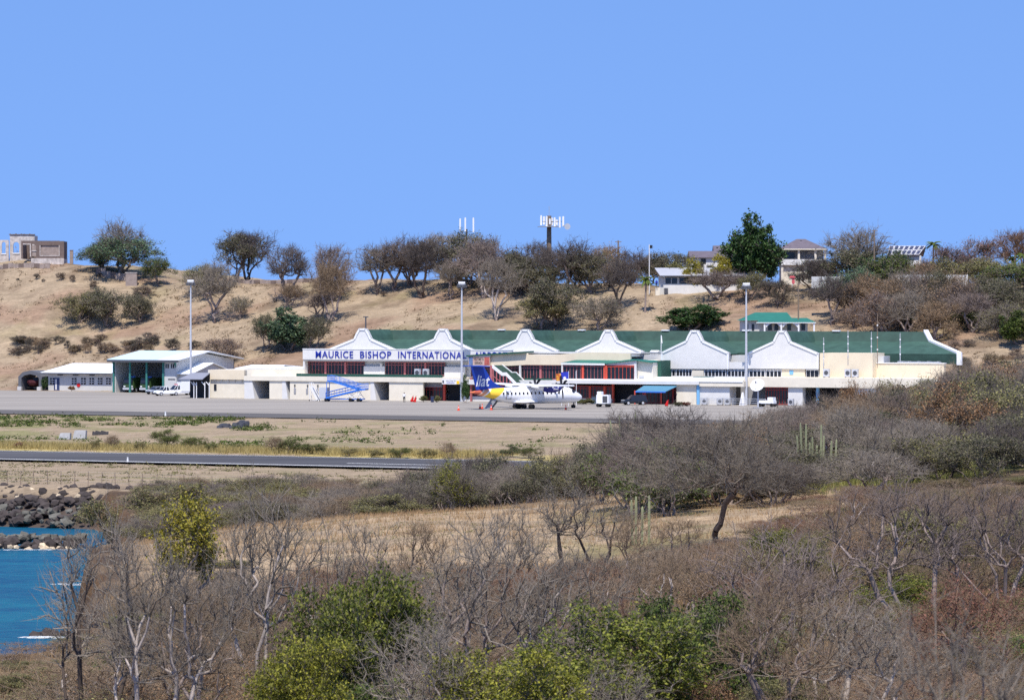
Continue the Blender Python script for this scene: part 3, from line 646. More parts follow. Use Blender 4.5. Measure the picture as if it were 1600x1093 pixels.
# signs and units fixed to the terminal but things of their own
def at_site(px, t): return TS(px, t)
def site_empty(name, px, t, z, label, cat, group=None):
    return empty(name, W(TS(px, t), t, z), ROT, label, cat, group)
bb = site_empty('welcome_billboard', 749, 1.2, TZ(749, 571, 1.2), 'small colourful welcome billboard fixed under the green roof edge', 'billboard')
hw = (TS(766, 1.2) - TS(732.5, 1.2)) / 2; hh = TZ(749, 556.8, 1.2) - TZ(749, 571, 1.2)
MB().box(-hw, hw, -.1, .1, 0, hh).build('panel', mat('billboard_print', lin(206, 188, 172), .7, var=.25, scale=1.4, col2=lin(176, 140, 132)), bb)
MB().box(-hw - .1, hw + .1, -.14, .12, hh, hh + .14).build('frame', M['whitetrim'], bb); MB().box(-hw - .1, hw + .1, -.14, .12, -.14, 0).build('frame', M['whitetrim'], bb)
MB().box(-hw + .1, -hw + .9, -.13, -.105, .1, hh - .1).build('picture', mat('picture_blue', lin(96, 120, 160), .7, var=.3, scale=3), bb)
MB().box(hw - 1.1, hw - .1, -.13, -.105, .1, hh - .1).build('picture', mat('picture_red', lin(176, 92, 84), .7, var=.3, scale=3), bb)
link('lettering', fit_text(text_mesh('WELCOME TO', M['trousers'], .01, .01), -hw + 1.05, hw - 1.25, hh * .56, hh * .84, -.12), bb)
link('lettering', fit_text(text_mesh('GRENADA', M['trousers'], .01, .01), -hw + 1.25, hw - 1.5, hh * .16, hh * .44, -.12), bb)
gs = site_empty('gate_sign', 704.5, -.5, TZ(704, 600, -.5), 'white gate sign with emblem above the dark arrivals door', 'sign')
hw = (TS(718.5, 0) - TS(691, 0)) / 2; hh = TZ(704, 592, -.5) - TZ(704, 600, -.5)
MB().box(-hw, hw, -.08, .08, 0, hh).build('panel', M['whitetrim'], gs); MB().box(-hw + .1, -hw + .45, -.1, -.085, hh * .2, hh * .75).build('emblem', M['dgrey'], gs)
MB().box(hw - .6, hw - .05, -.1, -.085, .05, hh * .7).build('notice', M['yellow'], gs)
link('lettering', fit_text(text_mesh('WELCOME TO', M['dgrey'], .01), -hw + .8, hw - .8, hh * .55, hh * .78, -.09), gs); link('lettering', fit_text(text_mesh('GRENADA', M['blue'], .01), -hw + .95, hw - 1.0, hh * .18, hh * .42, -.09), gs)

def aircon(px, t, z, wd, ht, label, face_right=True):
    o = site_empty('air_conditioner', px, t, z, label, 'air conditioner', 'air conditioning condensers on the terminal')
    MB().box(-wd / 2, wd / 2, -.35, .35, .12, ht).build('casing', M['lgrey'], o)
    MB().tube((0.05, -.36, ht * .55), (0.05, -.38, ht * .55), ht * .26, n=14).build('fan_grille', M['dgrey'], o)
    f = MB(); f.box(-wd / 2, -wd / 2 + .08, -.3, .3, 0, .119); f.box(wd / 2 - .08, wd / 2, -.3, .3, 0, .119); f.build('foot', M['dgrey'], o)
for px, lab in ((652.5, 'white condenser before the upper windows, nearer the lettering word BISHOP'), (665.5, 'white condenser before the upper windows, nearer the gate sign')): aircon(px, 1.0, zc1, 1.0, 1.55, lab)
for px, lab in ((1291.5, 'lone white condenser unit at the gable side of the tan block'), (1325, 'white condenser, gable-side one of two at the tan block'), (1336.5, 'white condenser, duct-side one of two at the tan block')): aircon(px, 3.4, zr1, 1.05, 1.5, lab)
aircon(1003, 6, zc1 + 1.4, .5, .5, 'small grey condenser beside the green block') if False else None
tk = site_empty('roof_tank', 1024, 8.0, TZ(1024, 563, 8), 'white louvred rooftop plant unit between two gables', 'plant unit')
MB().box(-.72, .72, -.7, .7, -.4, 1.55).build('casing', M['gwhite'], tk, bevel=.04)
f = MB()
for i in range(4): f.box(-.55 + i * .3, -.35 + i * .3, -.74, -.705, .1, 1.4)
f.build('louvre', M['grey'], tk)
MB().extr_x([(-.8, 1.55), (.8, 1.55), (0, 1.85)], -.8, .8).build('hood', M['whitetrim'], tk)
dk = site_empty('roof_duct', 1432, 8.6, TZ(1432, 590, 8.6) - .3, 'big bent galvanised air duct on the low end wing', 'duct')
dk_s0, dk_s1 = TS(1403, 8.6) - TS(1432, 8.6), TS(1470, 8.6) - TS(1432, 8.6)
MB().box(dk_s0, dk_s0 + 1.5, -.7, .7, 0, 3.2).build('riser', M['steel'], dk, bevel=.15)
MB().box(dk_s0 + .3, dk_s1, -.6, .6, 2.2, 3.15).build('duct_run', M['steel'], dk, bevel=.12)
for i in range(4): MB().box(dk_s0 + 2 + i * 1.8, dk_s0 + 2.3 + i * 1.8, -.64, .64, 0.2, 3.2).build('duct_flange', M['lgrey'], dk)
# ---------------------------------------------------------------- fire station, annex, shelter
def solve_t(px, s):
    lo, hi = -50.0, 200.0
    for _ in range(50):
        m_ = (lo + hi) / 2
        if px_s(px, m_) > s: lo = m_
        else: hi = m_
    return (lo + hi) / 2
def gable_building(root, sL, sR, t0, t1, tr, ze, zr, over, roof_m, wall_m, th=.14, fascia=M['dgrey']):
    """ridge along s; returns nothing, adds roof sheets and gable end walls"""
    for (a, b) in ((t0 - over, tr), (t1 + over, tr)):
        MB().slab([(sL - over, a, ze), (sR + over, a, ze), (sR + over, b, zr), (sL - over, b, zr)], th).build('roof', roof_m, root)
    return root
tF = 33.0
FS = empty('fire_station', W(px_s(225, tF), tF, 0), ROT, 'open-fronted fire station with white and pale blue metal roof', 'fire station')
o_s, o_t = px_s(225, tF), tF
def fs(px, t=tF): return px_s(px, t) - o_s
def fz(px, py, t=tF): return px_z(px, py, t)
sRr = px_s(279, tF - 1.5); tR = solve_t(329, sRr); tB = solve_t(381, sRr)
zE_, zR_ = fz(225, 561.5, tF - 1.5), px_z(329, 548, tR)
L0, L1 = px_s(167, tF - 1.5) - o_s, sRr - o_s
lt0, ltr, lt1 = -1.5, tR - o_t, tB - o_t
spl = fs(252)
MB().slab([(L0, lt0, zE_), (spl, lt0, zE_), (spl, ltr, zR_), (L0, ltr, zR_)], .16).build('roof', M['broof'], FS)
MB().slab([(spl + .01, lt0, zE_), (L1, lt0, zE_), (L1, ltr, zR_), (spl + .01, ltr, zR_)], .16).build('roof', M['wroof'], FS)
MB().slab([(L0, ltr + .01, zR_), (L1, ltr + .01, zR_), (L1, lt1, zE_), (L0, lt1, zE_)], .16).build('roof', M['wroof'], FS)
MB().box(L0, L1, lt0 - .06, lt0 + .02, zE_ - .55, zE_ - .1).build('eave_beam', M['dgrey'], FS)
wl, wr = fs(179), fs(275.5); wz = zE_ - .2
MB().extr_x([(0, 0), (0, wz), (ltr, zR_ - .5), (lt1 - 1.5, wz), (lt1 - 1.5, 0)], wr - .25, wr).build('gable_wall', M['gwhite'], FS)
MB().extr_x([(0, 0), (0, wz), (ltr, zR_ - .5), (lt1 - 1.5, wz), (lt1 - 1.5, 0)], wl, wl + .25).build('gable_wall', M['gwhite'], FS)
MB().box(wl, wr, lt1 - 1.8, lt1 - 1.5, 0, wz).build('back_wall', M['gwhite'], FS); MB().box(wl + .26, fs(256), 12.0, 12.3, 0, wz).build('inner_wall', M['grey'], FS)
MB().box(fs(256), wr - .26, -.05, .25, 0, wz).build('front_wall', M['gwhite'], FS); MB().box(fs(256), fs(256) + .25, .26, 12, 0, wz).build('inner_wall', M['grey'], FS)
for px in (261.5, 270): 
    o = MB().box(fs(px) - .38, fs(px) + .38, -.09, -.055, fz(px, 575), fz(px, 568.5)).build('window', M['glass'], FS); MB().box(fs(px) - .04, fs(px) + .04, -.12, -.092, fz(px, 575), fz(px, 568.5)).build('mullion', M['whitetrim'], o)
MB().box(fs(263), fs(274), -.1, -.055, fz(265, 593), fz(265, 591.5)).build('sign_board', M['dark'], FS)
for px in (178.5, 204, 230, 256): 
    MB().box(fs(px) - .17, fs(px) + .17, -.35, -.06, 0, wz).build('post', M['gpost'], FS)
for px in (178.5, 275): MB().hexa([(fs(px) - .1, -.9, wz - .1), (fs(px) + .1, -.9, wz - .1), (fs(px) + .1, -.06, wz - 1.3), (fs(px) - .1, -.06, wz - 1.3), (fs(px) - .1, -1.4, wz), (fs(px) + .1, -1.4, wz), (fs(px) + .1, -.06, wz), (fs(px) - .1, -.06, wz)]).build('bracket', M['gpost'], FS)
MB().box(fs(188), fs(201), 11.85, 11.98, 1.0, 2.2).build('inner_window', M['glass'], FS); MB().box(wl + .26, fs(256), 11.9, 11.99, 0, .9).build('inner_dado', mat('blue_dado', lin(52, 66, 110), .8), FS)
MB().box(wr + .004, wr + .06, 1.5, 6, wz - 3, wz - .2).build('corner_panel', M['gpost'], FS) if False else None

tA = 41.0
AN = empty('station_annex', W(px_s(118, tA), tA, 0), ROT, 'low annex with white metal roof and a row of barred windows', 'annex')
ao = px_s(118, tA)
def as_(px, t=tA): return px_s(px, t) - ao
zb_ = px_z(118, 609.3, tA); ze_ = px_z(118, 582, tA); AN.location.z = 0
tRa = solve_t(113.5, px_s(62, tA - 1.2)); zra = px_z(113, 567, tRa)
sA, sB = px_s(62, tA - 1.2) - ao, as_(178)
MB().slab([(sA, -1.2, ze_), (sB, -1.2, ze_), (sB, tRa - tA, zra), (sA, tRa - tA, zra)], .14).build('roof', M['wroof'], AN)
MB().slab([(sA, tRa - tA + .01, zra), (sB, tRa - tA + .01, zra), (sB, 2 * (tRa - tA) + 1, ze_), (sA, 2 * (tRa - tA) + 1, ze_)], .14).build('roof', M['wroof'], AN)
MB().box(sA, sB, -1.26, -1.2, ze_ - .3, ze_ - .03).build('eave_board', M['dgrey'], AN)
MB().box(as_(75.5), as_(177), 0, 2 * (tRa - tA), -.3, ze_ - .02).build('wall', M['gwhite'], AN)
for px in (82, 116, 130.5, 143.5, 156.5, 169.5):
    a, b = as_(px - 3.5), as_(px + 3.5); z0, z1 = px_z(px, 600.3, tA), px_z(px, 590.2, tA)
    o = MB().box(a, b, -.06, -.004, z0, z1).build('window', M['glass'], AN)
    f = MB(); f.box(mid(a, b) - .05, mid(a, b) + .05, -.1, -.062, z0, z1)
    for k in (1 / 3, 2 / 3): f.box(a, b, -.1, -.062, z0 + (z1 - z0) * k - .05, z0 + (z1 - z0) * k + .05)
    f.build('window_frame', M['whitetrim'], o)
for px in (95, 119, 144.5): MB().box(as_(px) - .5, as_(px) + .5, -.5, -.01, ze_ - .55, ze_ - .2).build('wall_box', M['dgrey'], AN)
dr = MB().box(as_(84.5), as_(93), -.08, -.003, 0, px_z(88, 590, tA)).build('door', mat('blue_door', lin(58, 70, 108), .6), AN); MB().box(as_(87), as_(89), -.12, -.082, .2, px_z(88, 592, tA)).build('door_frame', M['whitetrim'], dr)
MB().tube((as_(123), -.12, 1.2), (as_(123), -.02, 1.2), .42, n=14).build('hose_reel', M['rede'], AN)

tH = 41.0
sh = empty('arched_shelter', W(px_s(47, tH), tH, 0), ROT, 'dark grey arched canvas shelter open at both ends', 'shelter')
ho = px_s(47, tH); ha, hb = px_s(28.5, tH) - ho, px_s(65.5, tH) - ho; zt1, zt2 = px_z(47, 578.5, tH), px_z(47, 588, tH)
outer = [(ha, 0), (ha, zt2), (ha + 1.1, zt2 + .9), (0, zt1), (hb - 1.1, zt2 + .9), (hb, zt2), (hb, 0)]
inner = [(ha + .75, 0), (ha + .75, zt2 - .3), (ha + 1.5, zt2 + .25), (0, zt1 - .75), (hb - 1.5, zt2 + .25), (hb - .75, zt2 - .3), (hb - .75, 0)]
m_ = MB(); y0, y1 = 0, 5.0
for i in range(6):
    a, b, c, d = outer[i], outer[i + 1], inner[i + 1], inner[i]
    m_.hexa([(d[0], y0, d[1]), (c[0], y0, c[1]), (c[0], y1, c[1]), (d[0], y1, d[1]), (a[0], y0, a[1]), (b[0], y0, b[1]), (b[0], y1, b[1]), (a[0], y1, a[1])])
m_.build('canopy', mat('grey_canvas', lin(96, 98, 104), .9, var=.08, scale=1), sh, recalc=True)
for sx in (ha + .1, hb - .9): MB().box(sx, sx + .9, -.5, .0, 0, .75).build('footing', M['gwhite'], sh)
bo = empty('rescue_boat', W(px_s(47, tH) - .2, tH + 2.2, 0), ROT, 'dark inflatable rescue boat on a trailer under the arched shelter', 'boat')
rings = []
for k, (yy, hwid, zb2, zt3) in enumerate(((-1.9, .25, 1.5, 2.1), (-1.4, 1.0, 1.0, 2.0), (-.4, 1.5, .75, 1.9), (2.4, 1.6, .7, 1.8))):
    rings.append([(-hwid, yy, zt3), (-hwid * 1.05, yy, (zb2 + zt3) / 2), (-hwid * .5, yy, zb2), (hwid * .5, yy, zb2), (hwid * 1.05, yy, (zb2 + zt3) / 2), (hwid, yy, zt3)])
MB().rings(rings).build('hull', mat('boat_hull', lin(84, 40, 44), .6, var=.15, scale=2), bo, recalc=True)
MB().box(-.6, .6, .2, 1.4, 1.8, 2.7).build('cabin', M['dgrey'], bo)
MB().box(-1.3, 1.3, -1.2, 2.4, .45, .7).build('trailer_frame', M['black'], bo)
for sx in (-1.25, 1.25): MB().tube((sx - .12, .6, .38), (sx + .12, .6, .38), .38, n=14).build('wheel', M['black'], bo)

# low store with white gable roofs in front of the station
tS = 34.0
ST_ = empty('low_store', W(px_s(300, tS), tS, 0), ROT, 'low store with two white gable roofs beside the fire station', 'store')
so = px_s(300, tS)
def ss(px, t): return px_s(px, t) - so
sr_ = px_s(299, tS); t1_, t2_ = solve_t(330, sr_), solve_t(356, sr_)
zA, zB = px_z(290, 583.5, tS - 1), px_z(330, 566.5, t1_)
a0, a1 = ss(272, tS), ss(303, tS)
MB().slab([(a0, -.8, zA), (a1, -.8, zA), (a1, t1_ - tS, zB), (a0, t1_ - tS, zB)], .12).build('roof', M['wroof'], ST_)
MB().slab([(a0, t1_ - tS + .01, zB), (a1, t1_ - tS + .01, zB), (a1, 2 * (t1_ - tS) + 1, zA), (a0, 2 * (t1_ - tS) + 1, zA)], .12).build('roof', M['wroof'], ST_)
MB().extr_x([(0, 0), (0, zA - .1), (t1_ - tS, zB - .15), (2 * (t1_ - tS), zA - .1), (2 * (t1_ - tS), 0)], a0 + .6, a1 - .5).build('wall', M['gwhite'], ST_)
b0, b1 = ss(318, 16), ss(391, 16); zc_, zd_ = px_z(350, 576.8, 14), px_z(350, 571.3, 19)
MB().slab([(b0, -6, zc_), (b1, -6, zc_), (b1 - 2.4, 0, zd_), (b0 + .5, 0, zd_)], .12).build('roof', M['wroof'], ST_); MB().slab([(b0 + .5, 0.01, zd_), (b1 - 2.4, 0.01, zd_), (b1, 7, zc_), (b0, 7, zc_)], .12).build('roof', M['wroof'], ST_)
MB().box(b0 + .8, b1 - .8, -5.3, 6.2, 0, zc_ - .1).build('wall', M['gwhite'], ST_)

# ---------------------------------------------------------------- vehicles
def wheels(root, xs, hw, r=.36, wd=.24):
    for x in xs:
        for sy in (-1, 1):
            o = MB().tube((x, sy * hw - wd / 2, r), (x, sy * hw + wd / 2, r), r, n=16).build('wheel', M['black'], root)
            MB().tube((x, sy * (hw + wd / 2), r), (x, sy * (hw + wd / 2 + .02), r), r * .6, n=12).build('rim', M['lgrey'], o)
def loft_body(prof, hw, shr=.0):
    """prof: list of (x, zbottom, ztop, half width factor)"""
    return [[(x, -hw * f, zb), (x, -hw * f, zb + (zt - zb) * .55), (x, -hw * f * .93, zt), (x, hw * f * .93, zt), (x, hw * f, zb + (zt - zb) * .55), (x, hw * f, zb)] for x, zb, zt, f in prof]
def car(kind, loc, rz, paint, label, name, cat, group=None):
    c = empty(name, loc, rz, label, cat, group)
    hw = .92
    if kind == 'pickup': Lh, cab, bodytop = 2.62, (-.25, 1.35, -.05, .75), 1.05
    elif kind == 'suv': Lh, cab, bodytop = 2.2, (-2.05, 1.15, -1.85, .45), 1.05
    elif kind == 'hatch': Lh, cab, bodytop = 2.05, (-1.9, 1.15, -1.4, .3), .95
    else: Lh, cab, bodytop = 2.7, (.55, 2.05, .6, 1.35), 1.15
    ht = {'pickup': 1.78, 'suv': 1.75, 'hatch': 1.52, 'ambulance': 2.0}[kind]
    MB().rings(loft_body([(-Lh, .5, bodytop - .08, .94), (-Lh + .15, .38, bodytop, 1), (Lh - 1.3, .36, bodytop, 1), (Lh - .35, .36, bodytop - .1, .98), (Lh - .08, .42, bodytop - .25, .92), (Lh, .5, .75, .86)], hw)).build('body', paint, c, bevel=.03, recalc=True)
    x0, x1, x2, x3 = cab
    gz = bodytop - .02
    MB().hexa([(x0, -hw * .92, gz), (x1, -hw * .92, gz), (x1, hw * .92, gz), (x0, hw * .92, gz), (x2, -hw * .78, ht - .06), (x3, -hw * .78, ht - .06), (x3, hw * .78, ht - .06), (x2, hw * .78, ht - .06)]).build('window', M['glass'], c)
    MB().hexa([(x2 - .05, -hw * .8, ht - .07), (x3 + .05, -hw * .8, ht - .07), (x3 + .05, hw * .8, ht - .07), (x2 - .05, hw * .8, ht - .07), (x2 + .05, -hw * .74, ht), (x3 - .05, -hw * .74, ht), (x3 - .05, hw * .74, ht), (x2 + .05, hw * .74, ht)]).build('roof', paint, c, bevel=.02)
    for sy in (-1, 1):
        p_ = MB()
        xm = mid(x0, x1) if kind != 'suv' else 0
        for (xb, xt) in ((x0 + .02, x2 + .02), (xm, mid(x2, x3) if kind != 'suv' else -.1), (x1 - .06, x3 - .04)): p_.hexa([(xb - .06, sy * hw * .925 - .02, gz), (xb + .06, sy * hw * .925 - .02, gz), (xb + .06, sy * hw * .925 + .02, gz), (xb - .06, sy * hw * .925 + .02, gz), (xt - .05, sy * hw * .785 - .02, ht - .06), (xt + .05, sy * hw * .785 - .02, ht - .06), (xt + .05, sy * hw * .785 + .02, ht - .06), (xt - .05, sy * hw * .785 + .02, ht - .06)])
        p_.build('pillar', paint, c)
        MB().box(Lh - .16, Lh - .03, sy * hw * .6 - .2, sy * hw * .6 + .2, .72, .88).build('headlight', M['lamp'], c)
        MB().box(-Lh - .01, -Lh + .1, sy * hw * .75 - .1, sy * hw * .75 + .1, .7, .95).build('tail_light', M['rede'], c)
        MB().box(x1 - .25, x1 - .05, sy * (hw + .02) - .08, sy * (hw + .02) + .08, bodytop, bodytop + .16).build('mirror', M['black'], c)
    MB().box(Lh - .06, Lh + .04, -hw * .85, hw * .85, .38, .6).build('bumper', M['dgrey'], c)
    if kind == 'pickup': MB().box(-Lh + .1, -.35, -hw * .85, hw * .85, bodytop - .5, bodytop + .01).build('load_bed', M['dark'], c)
    if kind == 'ambulance':
        MB().box(-Lh, .5, -hw * 1.08, hw * 1.08, .7, 2.55).build('box_body', paint, c, bevel=.06)
        MB().box(1.0, 1.25, -.55, .55, ht, ht + .16).build('light_bar', M['rede'], c)
        MB().box(-Lh - .02, .3, -hw * 1.085, -hw * 1.082, 1.05, 1.25).build('stripe', M['rede'], c)
    wheels(c, (-Lh * .6, Lh * .62), hw - .1)
    return c
def ground_at(px, py, dz=0.0):
    d = FPX * EYE / (py - HY); return Vector(((px - CX) / FPX * d, d, dz + .002))
car('hatch', ground_at(244, 615.5), R(222), M['cars'], 'small silver hatchback parked beside the white pickup', 'hatchback_car', 'car')
car('pickup', ground_at(260.5, 617.8), R(212), M['carw'], 'white pickup truck parked before the fire station', 'pickup_truck', 'pickup')
car('ambulance', ground_at(283, 617), R(212), M['carw'], 'white box-bodied ambulance with red light bar', 'ambulance', 'ambulance')
car('suv', ground_at(991, 632.2), R(196), M['carb'], 'black sport utility car parked under the blue awning', 'suv_car', 'car')

def fire_engine(px, label):
    r = empty('fire_engine', W(px_s(px, tF + 3.6), tF + 3.6, 0), ROT - R(90), label, 'fire engine', 'fire engines in the station bay')
    lime = mat('lime_fire_paint', lin(52, 72, 36), .4, spec=.5)
    MB().box(-3.6, .9, -1.2, 1.2, .9, 2.9).build('body', lime, r, bevel=.06)
    MB().hexa([(1.0, -1.2, .8), (3.3, -1.2, .8), (3.3, 1.2, .8), (1.0, 1.2, .8), (1.0, -1.2, 3.0), (3.05, -1.15, 3.0), (3.05, 1.15, 3.0), (1.0, 1.2, 3.0)]).build('cab', lime, r, bevel=.05)
    MB().hexa([(3.33, -1.05, 1.9), (3.36, -1.05, 1.9), (3.36, 1.05, 1.9), (3.33, 1.05, 1.9), (3.12, -1.0, 2.85), (3.15, -1.0, 2.85), (3.15, 1.0, 2.85), (3.12, 1.0, 2.85)]).build('windscreen', M['glass'], r)
    MB().box(3.3, 3.5, -1.2, 1.2, .55, .95).build('bumper', M['lgrey'], r)
    for sy in (-.85, .85): MB().box(3.3, 3.42, sy - .2, sy + .2, 1.1, 1.35).build('headlight', M['lamp'], r)
    MB().box(1.6, 2.0, -.7, .7, 3.0, 3.2).build('light_bar', M['bluep'], r)
    wheels(r, (-2.4, 2.1), 1.02, .52, .32)
fire_engine(214, 'green fire engine backed into the station bay near the inner window')
fire_engine(240, 'green fire engine backed into the station bay beside the white wall panel')

# ---------------------------------------------------------------- aircraft: twin turboprop, nose pointing right and away
PH = R(33)
pc = ground_at(828, 638.3) - Vector((0, 0, .22))
P = empty('turboprop_airliner', pc, PH, 'white high-wing turboprop airliner with blue tail fin parked on the apron', 'airplane')
LA = 22.67; XN = 10.6            # nose x; tail end x = XN - LA
def aircraft_paint():
    m = bpy.data.materials.new('aircraft_paint'); m.use_nodes = True; n = m.node_tree; L = n.links; p = n.nodes['Principled BSDF']; p.inputs['Roughness'].default_value = .3; p.inputs['Specular IOR Level'].default_value = .4
    tc = n.nodes.new('ShaderNodeTexCoord'); sx = n.nodes.new('ShaderNodeSeparateXYZ'); L.new(tc.outputs['Object'], sx.inputs[0])
    mz = n.nodes.new('ShaderNodeMath'); mz.operation = 'MULTIPLY_ADD'; mz.inputs[1].default_value = -1.15; L.new(sx.outputs['Z'], mz.inputs[0]); L.new(sx.outputs['X'], mz.inputs[2])
    z2 = n.nodes.new('ShaderNodeMath'); z2.operation = 'POWER'; z2.inputs[1].default_value = 2.0; L.new(sx.outputs['Z'], z2.inputs[0])
    q = n.nodes.new('ShaderNodeMath'); q.operation = 'MULTIPLY_ADD'; q.inputs[1].default_value = .0; L.new(z2.outputs[0], q.inputs[0]); L.new(mz.outputs[0], q.inputs[2])
    mr = n.nodes.new('ShaderNodeMapRange'); mr.inputs['From Min'].default_value = -17; mr.inputs['From Max'].default_value = -5; L.new(q.outputs[0], mr.inputs['Value'])
    cr = n.nodes.new('ShaderNodeValToRGB'); cr.color_ramp.interpolation = 'CONSTANT'; e = cr.color_ramp.elements
    cols = ((0, lin(228, 122, 78)), (.17, lin(182, 92, 70)), (.28, lin(240, 205, 180)), (.30, lin(232, 158, 112)), (.37, lin(245, 240, 235)), (.395, lin(242, 200, 64)), (.60, lin(240, 241, 242)))
    e[0].position = 0; e[0].color = cols[0][1]; e[1].position = cols[1][0]; e[1].color = cols[1][1]
    for pos, c in cols[2:]: k = e.new(pos); k.color = c
    L.new(mr.outputs[0], cr.inputs['Fac']); L.new(cr.outputs[0], p.inputs['Base Color']); return m
m_air = aircraft_paint(); m_aw = mat('aircraft_white', lin(240, 241, 242), .3, spec=.4); m_ab = mat('aircraft_blue', lin(26, 62, 160), .35, spec=.4)
# fuselage stations: x from nose, half width, z bottom, z top
stn = [(0, .06, 2.0, 2.16), (.25, .42, 1.66, 2.45), (.8, .80, 1.36, 2.78), (1.5, 1.08, 1.2, 3.06), (2.2, 1.26, 1.13, 3.46), (2.9, 1.37, 1.1, 3.78), (4.0, 1.43, 1.08, 3.94), (7, 1.43, 1.08, 3.95), (12, 1.43, 1.08, 3.95), (14.0, 1.42, 1.12, 3.94), (15.5, 1.36, 1.32, 3.9), (17, 1.2, 1.66, 3.84), (18.5, .98, 2.04, 3.74), (20, .70, 2.42, 3.6), (21.4, .42, 2.78, 3.42), (22.3, .2, 2.98, 3.28), (22.6, .05, 3.08, 3.18)]
def ring(x, hw, z0, z1, n=28):
    c = (z0 + z1) / 2; h = (z1 - z0) / 2
    return [(XN - x, -hw * math.cos(2 * math.pi * i / n), c + h * math.sin(2 * math.pi * i / n)) for i in range(n)]
xs = np.interp(np.linspace(0, len(stn) - 1, 60), range(len(stn)), [s[0] for s in stn])
fus = MB().rings([ring(x, *[np.interp(x, [s[0] for s in stn], [s[k] for s in stn]) for k in (1, 2, 3)]) for x in xs]).build('fuselage', m_air, P, smooth=True, recalc=True)
def aerofoil(y, xle, chord, z, th, n=9):
    up = []; lo = []
    for i in range(n):
        u = i / (n - 1); yt = th * chord * 5 * (.2969 * math.sqrt(u) - .126 * u - .3516 * u * u + .2843 * u ** 3 - .1036 * u ** 4)
        up.append((xle - u * chord, y, z + yt * 1.25)); lo.append((xle - u * chord, y, z - yt * .75))
    return up + lo[::-1][1:-1]
XW = .15
for sy in (-1, 1):
    MB().rings([aerofoil(sy * y, XW + 1.25 - o_, c_, z_, .16) for y, o_, c_, z_ in ((0.0, 0, 2.6, 4.12), (5.2, 0, 2.6, 4.12), (12.2, .45, 1.5, 4.32))]).build('wing', m_aw, P, smooth=True, recalc=True)
    MB().box(XW - 1.5, XW + .6, sy * 5.3, sy * 11.8, 4.10, 4.11).build('flap', M['lgrey'], P) if False else None
MB().rings([[(x, -w_ * math.cos(a), 3.75 + h_ * max(0, math.sin(a))) for a in np.linspace(0, math.pi, 9)] for x, w_, h_ in ((XW + 2.4, .1, .1), (XW + 1.6, .8, .45), (XW - 1.6, .8, .5), (XW - 3.0, .1, .1))]).build('wing_fairing', m_aw, P, smooth=True, recalc=True)
def nacelle_mat():
    m = bpy.data.materials.new('nacelle_paint'); m.use_nodes = True; n = m.node_tree; L = n.links; p = n.nodes['Principled BSDF']; p.inputs['Roughness'].default_value = .35
    tc = n.nodes.new('ShaderNodeTexCoord'); sx = n.nodes.new('ShaderNodeSeparateXYZ'); L.new(tc.outputs['Object'], sx.inputs[0])
    tri = n.nodes.new('ShaderNodeMath'); tri.operation = 'PINGPONG'; tri.inputs[1].default_value = .55; L.new(sx.outputs['X'], tri.inputs[0])
    a = n.nodes.new('ShaderNodeMath'); a.operation = 'ADD'; L.new(tri.outputs[0], a.inputs[0]); L.new(sx.outputs['Z'], a.inputs[1])
    b = n.nodes.new('ShaderNodeMath'); b.operation = 'LESS_THAN'; b.inputs[1].default_value = 4.32; L.new(a.outputs[0], b.inputs[0])
    c = n.nodes.new('ShaderNodeMath'); c.operation = 'GREATER_THAN'; c.inputs[1].default_value = -.2; L.new(sx.outputs['X'], c.inputs[0])
    d = n.nodes.new('ShaderNodeMath'); d.operation = 'MULTIPLY'; L.new(b.outputs[0], d.inputs[0]); L.new(c.outputs[0], d.inputs[1])
    mx = n.nodes.new('ShaderNodeMix'); mx.data_type = 'RGBA'; mx.inputs['A'].default_value = lin(240, 241, 242); mx.inputs['B'].default_value = lin(38, 44, 132); L.new(d.outputs[0], mx.inputs['Factor']); L.new(mx.outputs['Result'], p.inputs['Base Color']); return m
m_nac = nacelle_mat()
for sy in (-1, 1):
    y = sy * 4.05
    na = MB().rings([[(x, y + hw_ * math.cos(a), zc + hh_ * math.sin(a)) for a in np.linspace(0, 2 * math.pi, 16, endpoint=False)] for x, hw_, hh_, zc in ((3.6, .28, .28, 3.9), (3.3, .46, .56, 3.8), (2.3, .54, .72, 3.7), (.8, .54, .68, 3.7), (-0.6, .42, .45, 3.85), (-2.3, .12, .12, 4.05))]).build('engine_nacelle', m_nac, P, smooth=True, recalc=True)
    if sy == -1: link('lettering', fit_text(text_mesh('liat', M['whitetrim'], .005, .01, .25), 1.7, 2.8, 3.5, 3.8, y - .56), na)
    pr = empty('propeller', (0, 0, 0), 0, parent=P)
    MB().rings([[(x, y + r * math.cos(a), 3.9 + r * math.sin(a)) for a in np.linspace(0, 2 * math.pi, 12, endpoint=False)] for x, r in ((3.62, .27), (3.9, .22), (4.15, .1), (4.22, .02))]).build('spinner', M['dgrey'], pr, smooth=True, recalc=True)
    for k in range(6):
        a = R(60 * k + 15); ca, sa = math.cos(a), math.sin(a)
        sec = []
        for r, ch, sk in ((.2, .2, 0), (.8, .42, .0), (1.4, .46, .05), (1.85, .36, .16), (1.97, .14, .24)):
            tw_ = R(82 - 12 * r); pts = []
            for u, v in ((-.5, 0), (0, .05), (.5, 0), (0, -.05)):
                tx = u * ch * math.cos(tw_) + sk; ax = u * ch * math.sin(tw_) + v * .5
                pts.append((3.8 + ax, y + ca * r - sa * tx, 3.9 + sa * r + ca * tx))
            sec.append(pts)
        MB().rings(sec).build('blade', M['trousers'], pr, recalc=True)
